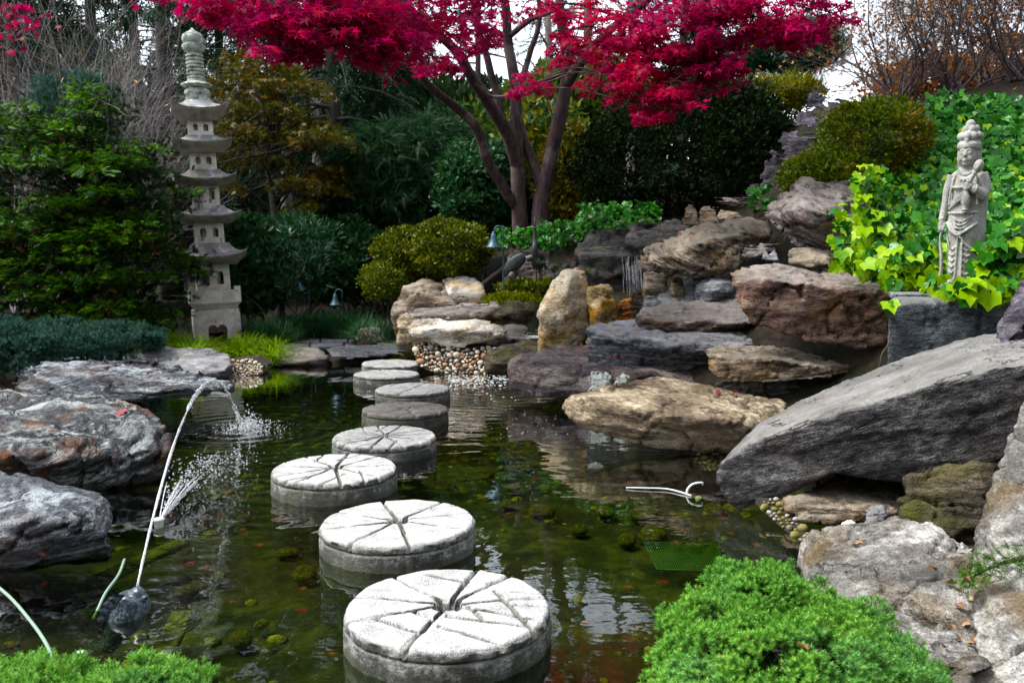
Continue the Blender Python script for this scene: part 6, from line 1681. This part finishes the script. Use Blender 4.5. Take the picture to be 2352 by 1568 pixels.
juniper('juniper_bush', 'big bright green juniper mound in the lower right foreground', [(1752, 1450, 2.34, .16, .16, .24), (1885, 1515, 2.26, .21, .145, .26), (1655, 1545, 2.20, .155, .16, .24), (1800, 1610, 2.02, .30, .165, .24), (2045, 1600, 2.14, .13, .11, .22), (1950, 1640, 2.0, .24, .14, .2)], 601, 1150, 26, .025, .034)
juniper('juniper_bush', 'strip of bright green juniper along the lower left edge', [(110, 1672, 1.95, .17, .10, .2), (310, 1674, 1.93, .15, .09, .2), (420, 1668, 1.93, .07, .06, .16), (-60, 1676, 1.95, .16, .105, .2), (20, 1662, 2.0, .12, .08, .2)], 602, 560, 22, .025, .034)
rs = np.random.RandomState(603)
jb = P(2400, 1270, 2.45); root = empty('juniper_branch', jb); tag(root, 'feathery green juniper branch lying over the tall right boulder', 'branch')
pts = smooth_path([P(2400, 1270, 2.45), P(2330, 1285, 2.45), P(2270, 1305, 2.47), P(2225, 1330, 2.5)], 5)
mb = MB(); mb.add(*tube(pts - jb, np.linspace(.008, .003, len(pts)), 6)); mb.build('twig', B['brown'], root)
pp = pts[rs.randint(0, len(pts), 300)] + rs.normal(size=(300, 3)) * np.array((.02, .02, .022)); leaves('foliage', root, T_NEED, pp - jb, rs.normal(size=(300, 3)) * .6 + np.array((-.9, -.2, .2)), sph(rs, 300), .045 * rs.uniform(.6, 1.2, 300), M['hinoki'])

# ------------------------------------------------------------------ moss, low plants
for i, (nm, lb, px, py, Y, a, b_, d, k, nper, rc, tm, sz, mt) in enumerate([
    ('moss_cushion', 'bright moss cushion on the bank in front of the cranes', 1185, 690, 10.2, 70, 16, .35, 160, 40, .05, T_DIA, .028, 'moss'),
    ('ground_cover', 'low yellow-green plants around the legs of the cranes', 1240, 662, 10.45, 90, 10, .4, 100, 26, .07, T_OVAL, .06, 'azalea'),
    ('moss_cushion', 'green moss tuft at the right end of the white pebbles', 592, 850, 9.75, 16, 12, .12, 40, 40, .035, T_DIA, .028, 'ivy_bright')]):
    c = P(px, py, Y); shrub(nm, lb, c, (px2m(a, Y), d, px2m(b_, Y)), k, nper, rc, tm, sz, M[mt], 620 + i, cat='moss' if 'moss' in nm else 'plant', nst=0, zmin=-.1)

# ------------------------------------------------------------------ flagstone path
slate = ROCK['slate']
path = empty('path', P(715, 770, 11.8)); path['kind'] = 'structure'; path['label'] = 'grey flagstone path leading away beside the pagoda'
rs = np.random.RandomState(640)
def flag(px_poly, z, parent, name='flagstone'):
    q = np.array([W(a, b_, z) for a, b_ in px_poly]); c = q.mean(0)
    bm = bmesh.new(); vs = [bm.verts.new(p - c) for p in q]; f = bm.faces.new(vs)
    r = bmesh.ops.extrude_face_region(bm, geom=[f]); bmesh.ops.translate(bm, vec=(0, 0, -.06), verts=[g for g in r['geom'] if isinstance(g, bmesh.types.BMVert)])
    bmesh.ops.recalc_face_normals(bm, faces=bm.faces)
    bmesh.ops.bevel(bm, geom=bm.edges[:], offset=.012, segments=1, affect='EDGES')
    me = bpy.data.meshes.new(name); bm.to_mesh(me); bm.free(); me.materials.append(slate)
    o = link(name, me, parent); o.location = [float(x) for x in c - np.array(parent.location)]
    return o
zp = .17
for py0, py1, xs_ in [(797, 786, (636, 712, 790, 860)), (785, 776, (650, 735, 800, 850)), (775, 767, (655, 700, 776, 812)), (766, 759, (664, 742, 786)), (758, 752, (684, 730, 782)), (751, 746, (706, 750, 786)), (745, 741, (722, 790))]:
    for a, b_ in zip(xs_[:-1], xs_[1:]):
        j = lambda: rs.uniform(-1.2, 1.2)
        flag([(a + 1.5, py0 + j() * .4), (b_ - 1.5, py0 + j() * .4), (b_ - 3 + (2 if py0 > 760 else 0), py1 + .6), (a + 3, py1 + .6)], zp + rs.uniform(-.012, .012), path)

# ------------------------------------------------------------------ pebble banks: each pebble its own part
V0, F0 = ellipsoid((0, 0, 0), (1, 1, 1), 8, 5)
PEB = [plain_mat('cream_pebble', (.55, .46, .32), .6, .25, 9), plain_mat('tan_pebble', (.40, .27, .15), .6, .25, 9), plain_mat('grey_pebble', (.30, .28, .25), .6, .25, 9), plain_mat('white_pebble', (.68, .64, .55), .6, .2, 9), plain_mat('rust_pebble', (.30, .15, .07), .6, .25, 9), plain_mat('algae_pebble', (.16, .14, .025), .6, .3, 9), plain_mat('dark_pebble', (.14, .11, .07), .6, .3, 9)]
PEBM = [make_mesh('pebble', V0 * (1 + .08 * fbm(V0 * 1.3 + i * 5, 2))[:, None], F0, m_) for i, m_ in enumerate(PEB)]
mort = plain_mat('dark_mortar', (.022, .018, .011), .9, .4, 14)
def pebble_bank(label, px_poly, ytop, ybot, Yt, Yb, n, size, seed, pal, name='pebble_bank'):
    """stones set in a sloping bed between two photo heights"""
    rs = np.random.RandomState(seed); poly = np.array(px_poly, float)
    dep = lambda y: Yt + (Yb - Yt) * (y - ytop) / (ybot - ytop)
    lo, hi = poly.min(0), poly.max(0)
    pts = []; tries = 0
    m_px = FPX / ((Yt + Yb) / 2)
    cand = np.stack([rs.uniform(lo[0], hi[0], 9000), rs.uniform(lo[1], hi[1], 9000)], 1)
    for a, b_ in cand[poly_sd(cand[:, 0], cand[:, 1], poly) < -2]:
        if len(pts) >= n: break
        r = size * rs.uniform(.45, 1.4) ** 1.2
        if any((a - q[0]) ** 2 + ((b_ - q[1]) * 1.25) ** 2 < ((r + q[2]) * m_px * .92) ** 2 for q in pts): continue
        pts.append((a, b_, r))
    org = P(poly[:, 0].mean(), ybot, Yb)
    root = empty(name, org); tag(root, label, 'pebble bank')
    g = [P(a, b_, dep(b_) + .03) for a, b_ in px_poly]
    bk = [p + np.array((0, .35, 0)) for p in g]
    bm = bmesh.new()
    for p in g + bk: bm.verts.new(p - org)
    bmesh.ops.convex_hull(bm, input=bm.verts); me = bpy.data.meshes.new('bed'); bm.to_mesh(me); bm.free(); me.materials.append(mort)
    link('bed', me, root)
    for a, b_, r in pts:
        o = bpy.data.objects.new('pebble', PEBM[pal[rs.randint(len(pal))]]); C.objects.link(o); o.parent = root
        o.location = (P(a, b_, dep(b_) + .012) - org).tolist()
        o.scale = (r * rs.uniform(.9, 1.25), r * .75, r * rs.uniform(.65, .95)); o.rotation_euler = (rs.uniform(-.3, .3), rs.uniform(-.5, .5), rs.uniform(-.6, .6))
    return root
pebble_bank('bank of cream and brown pebbles under the pale overhanging rock', [(946, 788), (1000, 786), (1060, 800), (1120, 796), (1180, 806), (1250, 832), (1240, 852), (1100, 862), (1000, 858), (958, 838)], 786, 862, 9.95, 9.62, 260, .034, 651, [0, 0, 1, 2, 3, 0, 4])
pebble_bank('small bank of whitish pebbles at the far left of the pond', [(508, 850), (530, 826), (580, 822), (606, 840), (600, 860), (540, 870), (505, 866)], 822, 870, 9.75, 9.45, 95, .026, 652, [3, 3, 0, 0, 1])
pebble_bank('shaded pebbles at the waterline under the big tan slab', [(1590, 1042), (1650, 1040), (1672, 1062), (1660, 1086), (1620, 1080), (1592, 1062)], 1040, 1086, 5.55, 5.35, 34, .024, 653, [0, 2, 6, 4])
pebble_bank('mossy pebbles at the waterline under the layered brown rock', [(1745, 1150), (1790, 1140), (1830, 1190), (1862, 1222), (1850, 1250), (1800, 1215), (1760, 1180)], 1140, 1250, 4.15, 3.75, 60, .020, 654, [5, 6, 5, 2])

# ------------------------------------------------------------------ what lies under water
rs = np.random.RandomState(660)
ALG = rock_mat('algae_covered_stone', (.045, .045, .007), (.16, .15, .016), (.38, .34, .035), (.12, .08, .03), .3, 0, 1.5, grain=.3, wetline=False)
V1, F1 = ellipsoid((0, 0, 0), (1, 1, 1), 14, 9)
COB = [make_mesh('cobble', V1 * (1 + .16 * fbm(V1 * 1.1 + i * 7, 3))[:, None], F1, ALG) for i in range(4)]
cobs = [(552, 1466, 34), (600, 1432, 24), (700, 1318, 34), (500, 1325, 22), (430, 1358, 26), (420, 1268, 18), (455, 1345, 20), (1482, 1182, 40), (1440, 1240, 26), (1500, 1228, 40), (1410, 1152, 26), (1245, 1175, 34), (1165, 1158, 24), (1390, 1175, 26), (1258, 1122, 18), (1180, 1120, 18), (1330, 1215, 26), (1560, 1190, 24), (1600, 1250, 30), (1640, 1170, 26), (560, 1190, 24), (520, 1210, 22), (660, 1270, 26), (1120, 1090, 20), (1210, 1075, 18), (1290, 1070, 20), (1400, 1100, 22), (1500, 1115, 22), (1560, 1150, 26), (380, 1400, 26), (160, 1330, 30), (200, 1420, 30), (1700, 1210, 26), (1350, 1290, 24), (1520, 1190, 20), (470, 1205, 18)]
for i, (a, b_, r) in enumerate(cobs[:28]):
    p = W(a, b_, -.25); rr = r / FPX * p[1] * rs.uniform(.85, 1.1)
    o = link('cobble', COB[i % 4], None, p); o.scale = (rr, rr * .8, rr * .55); o.rotation_euler = (0, 0, rs.uniform(0, 6))
    tag(o, 'algae covered cobble lying on the pond floor', 'cobble', 'cobbles on the pond floor')
# small stones too many to tell apart
n = 1500; q = np.stack([rs.uniform(-3.6, 2.0, n), rs.uniform(2.2, 10.2, n)], 1)
sd = poly_sd(q[:, 0], q[:, 1], POND); w = (sd < -.15) & (rs.rand(n) < np.clip(.25 + .7 * (q[:, 1] > 5), 0, 1)); q = q[w]
pz = ground_z(q[:, 0], q[:, 1]); T0, TF = ellipsoid((0, 0, 0), (1, .8, .5), 6, 4)
V, F = scatter(T0, TF, np.stack([q[:, 0], q[:, 1], pz], 1), np.stack([rotz(a) for a in rs.rand(len(q)) * 6]), rs.uniform(.018, .06, len(q)))
o = link('pond_gravel', make_mesh('pond_gravel', V, F, ALG)); tag(o, 'algae covered small stones strewn over the pond floor', 'gravel', kind='stuff')
# sunken and floating leaves
RUST = plain_mat('sunken_leaf', (.26, .055, .03), .6, .4, 20); WINE = plain_mat('wet_red_leaf', (.26, .010, .025), .35, .4, 20)
TV, TF_ = T_MAPLE7
LF = [make_mesh('fallen_leaf', TV * np.array((1, 1, .6)), TF_, RUST), make_mesh('fallen_leaf', TV * np.array((1, 1, .6)), TF_, WINE)]
def fallen(p, s_, k, label, group, tilt=.15, cat='leaf'):
    o = link('fallen_leaf', LF[k], None, p); o.scale = (s_, s_, s_); o.rotation_euler = (rs.uniform(-tilt, tilt), rs.uniform(-tilt, tilt), rs.uniform(0, 6.28))
    return tag(o, label, cat, group)
for a, b_, k in [(1425, 1155, 0), (1545, 1178, 0), (1380, 1170, 0), (1590, 1200, 0), (1665, 1190, 0), (1675, 1222, 0), (1555, 1245, 0), (1735, 1250, 0), (1575, 1215, 1), (1720, 1330, 0), (1530, 1335, 1), (1215, 1118, 1), (1270, 1130, 1), (1300, 1105, 1), (1170, 1178, 0), (1205, 1185, 0), (1245, 1240, 0), (1260, 1060, 1), (1195, 1035, 1), (540, 1160, 1), (500, 1180, 1), (590, 1175, 1), (470, 1200, 1), (560, 1215, 0), (600, 1250, 0), (640, 1190, 1), (440, 1290, 1), (470, 1300, 1), (690, 1400, 1), (530, 1380, 0), (560, 1140, 1), (520, 1130, 1), (1440, 1345, 0), (1350, 1430, 0), (700, 1350, 0), (760, 1500, 0), (1230, 1100, 1), (1310, 1230, 0)]:
    under = k == 0
    p = W(a, b_, -.16 if under else -.035)
    fallen(p, rs.uniform(.035, .05), k, 'rust coloured maple leaf sunk in the pond' if under else 'wet red maple leaf drifting just under the pond surface', 'sunken maple leaves' if under else 'drifting maple leaves')
bpy.context.view_layer.update(); DG = bpy.context.evaluated_depsgraph_get()
def on_surface(px, py, Y, dz=.012):
    """where a sight line first meets a rock, so that a leaf can lie on it"""
    d = Vector(_ray(px, py)).normalized()
    ok_, loc, nr_, *_ = scene.ray_cast(DG, Vector((0, 0, CAMZ)), d)
    return (np.array(loc) + np.array(nr_) * dz, nr_) if ok_ else (P(px, py, Y), Vector((0, 0, 1)))
for a, b_, s_, k, lb in [(283, 950, .075, 1, 'bright crimson maple leaf lying on the layered left boulder'), (1560, 1158 - 620, .05, 1, 'small red leaf on the tilted tan slab'), (1400, 818, .05, 0, 'rusty leaf on the lichen slab by the water'), (1420, 817, .05, 1, 'red leaf beside the rusty one on the lichen slab'), (1650, 902, .05, 1, 'dark red leaf in the crack above the big tan slab'), (1685, 898, .05, 1, 'dark red leaf right of the one in the crack'), (1165, 1353, .035, 0, 'curled rusty leaf on the closest millstone'), (100, 1265, .03, 0, 'tiny brown leaf on the pale grey boulder')]:
    p, nr_ = on_surface(a, b_, 5)
    o = fallen(p, s_, k, lb, None, .1)
    o.rotation_euler = (Vector(nr_).to_track_quat('Z', 'Y') @ Matrix.Rotation(rs.uniform(0, 6), 3, 'Z').to_quaternion()).to_euler()
TAN = [plain_mat('dry_tan_leaf', (.38, .24, .13), .7, .25, 20), plain_mat('dry_brown_leaf', (.22, .10, .04), .7, .3, 20)]
_g = np.linspace(0, 1, 7); _s = np.linspace(-1, 1, 5)
_LV = np.array([(.30 * math.sin(math.pi * min(1, .06 + g_ * .94)) ** .8 * s_, g_, .34 * s_ * s_ * math.sin(math.pi * g_) + .30 * (g_ - .5) ** 2 + .03 * math.sin(9 * g_ + 4 * s_)) for g_ in _g for s_ in _s])
OVL = [make_mesh('dry_leaf', _LV, grid_faces(5, 7), m_) for m_ in TAN]
for a, b_ in [(2195, 1395), (2215, 1440), (2190, 1452), (2205, 1365), (2225, 1385), (2180, 1425), (2200, 1470), (2216, 1482), (2230, 1410), (2188, 1345), (2212, 1330), (2240, 1462), (2170, 1490), (2030, 1512), (2150, 1310), (1960, 1250), (1650, 1515), (1850, 1498)]:
    p, nr_ = on_surface(a, b_, 2.6, .008)
    o = link('dry_leaf', OVL[rs.randint(2)], None, p); s_ = rs.uniform(.022, .042); o.scale = (s_, s_, s_)
    o.rotation_euler = (rs.uniform(-.5, .5), rs.uniform(-.5, .5), rs.uniform(0, 6))
    tag(o, 'dry tan leaf fallen among the foreground boulders and juniper', 'leaf', 'dry leaves at the right foreground')
# mossy boards, hoses, pipe, grate
MOSSB = rock_mat('mossy_board', (.03, .03, .006), (.09, .09, .012), (.20, .19, .025), None, 0, 0, 2, grain=.3, wetline=False)
def board(p0, p1, w, z, label):
    a, b_ = W(*p0, z), W(*p1, z); L = np.linalg.norm(b_ - a); mb = MB()
    V, F = box((-w / 2, 0, -.03), (w / 2, L, 0)); V = V
    mb.add(V, F); o = mb.build('mossy_board', MOSSB, None, smooth=False); o.location = a.tolist()
    d = b_ - a; o.rotation_euler = (0, 0, math.atan2(-d[0], d[1])); md = o.modifiers.new('b', 'BEVEL'); md.width = .006
    tag(o, label, 'board')
board((345, 1550), (420, 1400), .085, -.10, 'mossy sunken board running away beside the carp fountain')
board((215, 1330), (420, 1238), .10, -.12, 'mossy sunken board slanting under the lower left boulder')
HOSE = plain_mat('pale_green_hose', (.20, .30, .22), .45, .15, 10)
for lb, pts in [('pale green hose rising from the water behind the carp fountain', [(286, 1284, 3.3, .05), (272, 1320, 3.2, .05), (243, 1360, 3.08, .04), (224, 1400, 3.0, .01), (214, 1420, 2.96, -.08)]), ('pale green hose crossing the dark water in the lower left corner', [(-40, 1320, 2.9, 0), (20, 1368, 2.75, 0), (70, 1425, 2.62, 0), (102, 1470, 2.5, 0), (122, 1512, 2.4, 0), (130, 1545, 2.3, 0)])]:
    mb = MB(); w3 = smooth_path([P(a, b_, Y) for a, b_, Y, _ in pts], 5); o0 = w3[-1]
    mb.add(*tube(w3 - o0, .0055, 8)); o = mb.build('hose', HOSE); o.location = o0.tolist(); tag(o, lb, 'hose')
WHT = plain_mat('white_plastic', (.62, .66, .62), .35, .05, 10)
pr = empty('white_pipe', W(1560, 1125, 0)); tag(pr, 'thin white curved pipe at the water surface under the cantilevered slab tip', 'pipe')
o0 = np.array(pr.location)
mb = MB(); mb.add(*tube(smooth_path([W(1438, 1119, .006), W(1480, 1120, .010), (W(1530, 1122, .010)), W(1565, 1130, .008), W(1588, 1138, .004)], 5) - o0, np.linspace(.0035, .005, 21), 7)); mb.build('pipe', WHT, pr)
mb = MB(); mb.add(*tube(smooth_path([W(1578, 1134, .0), P(1580, 1122, W(1578, 1134)[1]), P(1592, 1111, W(1578, 1134)[1]), P(1612, 1108, W(1578, 1134)[1]), P(1614, 1114, W(1578, 1134)[1])], 5) - o0, np.linspace(.008, .005, 21), 8)); mb.build('bend', WHT, pr)
mb = MB(); mb.add(*lathe([(.0, -.04), (.014, -.04), (.018, .0), (.014, .0), (.011, -.03), (.0, -.03)], 14, W(1604, 1140, 0) - o0)); mb.build('nozzle', WHT, pr)
GRN = plain_mat('green_plastic_mesh', (.05, .17, .02), .5, .3, 12)
gc = [W(1478, 1246, -.2), W(1640, 1240, -.2), W(1676, 1312, -.2), W(1508, 1306, -.2)]
gr = empty('mesh_panel', gc[3]); tag(gr, 'green plastic mesh panel lying under water by the juniper', 'mesh panel'); o0 = gc[3]
L = lambda a, b_, t_: a + (b_ - a) * t_
mb = MB()
for i in range(5): pass
for e0, e1 in ((0, 1), (1, 2), (2, 3), (3, 0)): mb.add(*tube(np.array([gc[e0], gc[e1]]) - o0, .0018, 5))
mb.build('rim', GRN, gr)
b1 = MB()
for t_ in np.linspace(0.02, .98, 30): b1.add(*tube(np.array([L(gc[0], gc[1], t_), L(gc[3], gc[2], t_)]) - o0, .0022, 4))
for t_ in np.linspace(0.04, .96, 16): b1.add(*tube(np.array([L(gc[0], gc[3], t_), L(gc[1], gc[2], t_)]) - o0 - np.array((0, 0, .004)), .0012, 4))
o = b1.build('strands', GRN, gr); o['kind'] = 'stuff'

# ------------------------------------------------------------------ carp fountain, jets, splashes
m, nt = new_mat('blue_grey_cast_stone'); t = NT(nt)
v, _r = t.objvec()
vo = t.n('ShaderNodeTexVoronoi'); nt.links.new(t.mapping(v, (1, 1, .75)), vo.inputs['Vector']); vo.inputs['Scale'].default_value = 105
c_ = t.mix(t.mapr(t.noise(v, 14, 5, .6), .35, .65), (.035, .055, .070), (.12, .165, .19))
c_ = t.mix(t.mapr(vo.outputs['Distance'], .35, .65), c_, (.02, .03, .04))
t.out(t.pbr(c_, .32, t.bump(vo.outputs['Distance'], -.9, .008), .6)); M_CARP = m
mouth = P(313, 1356, 2.98); fb = W(270, 1462, 0)
carp = empty('carp_fountain', fb); tag(carp, 'blue-grey carp figure rearing out of the water and spouting the jet', 'fountain figure')
b = MB()
sp = smooth_path([P(244, 1496, 2.90), P(260, 1462, 2.92), P(284, 1424, 2.94), P(301, 1390, 2.96), P(310, 1368, 2.975), P(314, 1354, 2.98)], 5)
rad = np.interp(np.linspace(0, 1, len(sp)), [0, .2, .45, .7, .88, 1], [.022, .046, .070, .066, .044, .020])
V, F = tube(sp, rad, 24)
b.add(V, F)
b.add(*ellipsoid(P(318, 1362, 2.955), (.028, .028, .024), 12, 8)); b.add(*tube([P(306, 1360, 2.96), P(322, 1352, 2.96)], .017, 8))
b.add(*ellipsoid(P(332, 1374, 2.94), (.014, .012, .014), 12, 8))
V, F, E = remesh(b, .0045, 2); link('body', make_mesh('body', V - fb, F, M_CARP), carp)
def fan_fin(name, root_px, tip_px, Y, n=13):
    """a thin ribbed fin between the line where it grows and its free edge"""
    r_ = smooth_path([P(a, b__, Y) for a, b__ in root_px], 6); t_ = smooth_path([P(a, b__, Y - .015) for a, b__ in tip_px], 6)
    k = np.linspace(0, 1, n); V = []
    for q in (r_, t_):
        for c in k:
            V.append([np.interp(c, np.linspace(0, 1, len(q)), q[:, j]) for j in range(3)])
    V = np.array(V); rid = np.where(np.arange(n) % 2, .005, -.005); V[:n, 1] += rid; V[n:, 1] += rid * 1.6
    V[n:] = V[n:] + (V[n:] - V[:n]) * np.where(np.arange(n) % 2, -.10, .0)[:, None]
    V2 = np.concatenate([V, V + np.array((.002, .006, 0))]); F = grid_faces(n, 2)
    e = np.array([(i, i + 1, 2 * n + i + 1, 2 * n + i) for i in range(n, 2 * n - 1)])
    link(name, make_mesh(name, V2 - fb, [np.concatenate([F, F[:, ::-1] + 2 * n, e])], M_CARP, False), carp)
fan_fin('dorsal_fin', [(286, 1366), (262, 1396), (246, 1432), (240, 1462)], [(262, 1362), (238, 1384), (226, 1420), (226, 1456)], 2.90)
for px, py in ((336, 1372),):
    mb = MB(); mb.add(*ellipsoid(P(px, py, 2.927) - fb, (.006, .005, .006), 10, 7)); mb.build('eye', plain_mat('dark_eye', (.01, .012, .014), .2, .1), carp)
m, nt = new_mat('falling_water'); t = NT(nt)
tc = t.n('ShaderNodeTexCoord').outputs['Object']
g = t.n('ShaderNodeBsdfGlass'); g.inputs['IOR'].default_value = 1.33; g.inputs['Roughness'].default_value = .08
dfu = t.n('ShaderNodeBsdfTranslucent'); dfu.inputs[0].default_value = (.9, .94, .97, 1)
d2 = t.n('ShaderNodeBsdfDiffuse'); d2.inputs[0].default_value = (.88, .92, .95, 1)
m1 = t.n('ShaderNodeMixShader'); m1.inputs[0].default_value = .5; nt.links.new(dfu.outputs[0], m1.inputs[1]); nt.links.new(d2.outputs[0], m1.inputs[2])
m2 = t.n('ShaderNodeMixShader'); nt.links.new(t.mapr(t.noise(t.mapping(tc, (1, 1, .4)), 26, 3), .35, .65, .15, .55), m2.inputs[0]); nt.links.new(g.outputs[0], m2.inputs[1]); nt.links.new(m1.outputs[0], m2.inputs[2])
t.out(m2.outputs[0]); M_JET = m
rs = np.random.RandomState(700)
tt = np.linspace(0, 1, 60)
z0 = float(mouth[2]); zm = .60
# height of the arc through mouth, top and landing point
B_ = np.linalg.solve(np.array([[1, 1], [.5, .25]]), np.array([0 - z0, zm - z0]))
arc = mouth[None] + (JET1 - mouth)[None] * tt[:, None]; arc[:, 2] = z0 + B_[0] * tt + B_[1] * tt ** 2
jet = empty('water_jet', mouth); tag(jet, 'arching water jet spouted by the carp figure', 'water jet')
mb = MB()
a1 = arc[:54] + rs.normal(size=(54, 3)) * (.004 * tt[:54] ** 2)[:, None]; mb.add(*tube(a1 - mouth, np.interp(tt[:54], [0, .3, .6, .9], [.0042, .0065, .0105, .0100]) * np.clip(1 + (.15 + .35 * tt[:54]) * rs.normal(size=54), .35, 1.8), 9))
mb.build('stream', M_JET, jet)
st = MB()
for i in range(30):                       # the stream breaks into strands and drops on the way down
    i0 = rs.randint(20, 56); i1 = min(59, i0 + rs.randint(2, 8)); off = rs.normal(size=3) * .009 * (tt[i0] + .3)
    pts = arc[i0:i1 + 1] + off
    if len(pts) >= 2: st.add(*tube(pts - mouth, np.concatenate([[.002], np.full(len(pts) - 2, rs.uniform(.005, .010)), [.002]]) if len(pts) > 2 else [.003, .003], 6))
o = st.build('strands', M_JET, jet); o['kind'] = 'stuff'
T0, TF = ellipsoid((0, 0, 0), (1, 1, 1), 5, 4)
def drops(name, label, pts, size, parent=None, kind='stuff', cat='splash', mat=None):
    V, F = scatter(T0, TF, pts, np.stack([np.eye(3)] * len(pts)), size)
    o = link(name, make_mesh(name, V, F, mat or M_JET), parent)
    if parent is None: tag(o, label, cat, kind=kind)
    else: o['kind'] = kind
    return o
i_ = rs.randint(24, 60, 60); dp = arc[i_] + rs.normal(size=(60, 3)) * .012 * (tt[i_][:, None] + .2) - mouth
drops('droplets', '', dp, rs.uniform(.0015, .005, 60), jet)
n = 700; r = np.abs(rs.normal(size=n)) * .11; a = rs.rand(n) * 6.28
pts = JET1 + np.stack([np.cos(a) * r * 1.3 + .06, np.sin(a) * r, np.abs(rs.normal(size=n)) * .06 * np.exp(-r * 4)], 1)
drops('splash', 'white splash where the jet falls back into the pond', pts, rs.uniform(.0015, .006, n) * (1.3 - np.clip(r * 2, 0, 1)))
# the low fan of spray behind the jet
fan = empty('water_spray', SPRAY0); tag(fan, 'low fan of white spray behind the jet at the left', 'water spray')
FE = P(520, 1085, 5.1); mb = MB(); dr = []
for i in range(26):
    e = FE + rs.normal(size=3) * np.array((.12, .18, .06)); e[2] = max(e[2], .02)
    t2 = np.linspace(0, rs.uniform(.10, .38), 9); hgt = rs.uniform(.10, .30)
    pts = SPRAY0 + (e - SPRAY0) * t2[:, None]; pts[:, 2] = SPRAY0[2] + (e[2] - SPRAY0[2]) * t2 + hgt * 4 * t2 * (1 - t2) * .55
    mb.add(*tube(pts - SPRAY0, np.interp(t2, [0, .3, 1], [.0035, .003, .0008]) * rs.uniform(.5, 1.2), 5))
    for k in range(26):
        t_ = rs.uniform(.05, 1.1) ** .8; q = SPRAY0 + (e - SPRAY0) * t_; q[2] = max(.01, SPRAY0[2] + (e[2] - SPRAY0[2]) * t_ + hgt * 4 * t_ * (1 - t_) * .55); dr.append(q + rs.normal(size=3) * .03 * (.3 + t_))
o = mb.build('strands', M_JET, fan); o['kind'] = 'stuff'
dr = np.array(dr) - SPRAY0; drops('droplets', '', dr, rs.uniform(.001, .0045, (len(dr), 1)) * np.array((1.3, 1.8, 1.3)), fan)
noz = MB(); noz.add(*lathe([(.0, -.1), (.022, -.1), (.022, .01), (.026, .012), (.026, .022), (.0, .024)], 14)); o = noz.build('nozzle', WHT, fan)
# cascade between the dark rocks and foam where it enters the pond
cas = empty('cascade', P(1445, 690, 9.6)); tag(cas, 'thin cascade falling in the dark cleft beside the tilted slab', 'waterfall'); o0 = np.array(cas.location)
mb = MB()
for i in range(26):
    px = 1428 + rs.rand() * 44; y0 = rs.uniform(585, 610); y1 = rs.uniform(660, 695)
    Y = 9.75 + rs.rand() * .12; pts = [P(px + rs.normal() * 1.2 + 4 * k / 6, y0 + (y1 - y0) * k / 6, Y - .02 * k) for k in range(7)]
    mb.add(*tube(smooth_path(pts, 2) - o0, np.interp(np.linspace(0, 1, 13), [0, .3, 1], [.0008, .0022, .0012]) * rs.uniform(.4, 1.2, 13), 5))
o = mb.build('strands', M_JET, cas); o['kind'] = 'stuff'
FOAM = plain_mat('white_foam', (.85, .9, .9), .5, .05, 20)
n = 560; pts = []
for i in range(n):
    a, b_ = rs.uniform(1030, 1250), 872 + rs.normal() * 10
    if i > 440: a, b_ = rs.uniform(1000, 1330), rs.uniform(870, 1010)
    p = W(a, b_, .002)
    if poly_sd(np.array([p[0]]), np.array([p[1]]), POND)[0] < 0: pts.append(p)
pts = np.array(pts); T0 = T0 * np.array((1, 1, .18)); drops('foam', 'white foam and bubbles drifting from the inflow on the far right water', pts, rs.uniform(.003, .011, len(pts)) * np.where(pts[:, 1] > 7.5, 1.5, .6), None, 'stuff', 'foam', FOAM)
# a white petal and a feather-like twig floating on the water
for a, b_, lb in [(190, 1498, 'small white petal floating beside the lower left juniper'), (1208, 952, 'small white petal floating near the dark brown millstone')]:
    o = link('petal', make_mesh('petal', T_OVAL[0] * np.array((2, 1, .3)), T_OVAL[1], WHT), None, W(a, b_, .006)); o.scale = (.03, .03, .03); o.rotation_euler = (0, 0, 1.2); tag(o, lb, 'petal')


# ------------------------------------------------------------------ unseen evergreens added behind the camera to darken the front faces
for i, (x, y) in enumerate([(-8.5, -4.5), (-3.0, -7.0), (3.2, -6.6), (8.5, -4.0)]):
    c = np.array((x, y, 3.8)); shrub('evergreen_tree', ['broad evergreen behind the photographer, on the far left', 'broad evergreen behind the photographer, left of centre', 'broad evergreen behind the photographer, right of centre', 'broad evergreen behind the photographer, on the far right'][i],
        c, (3.2, 2.2, 4.2), 300, 20, .6, T_DIA, .5, M['dark'], 800 + i, cat='tree', group='evergreens behind the photographer', face=1.0)
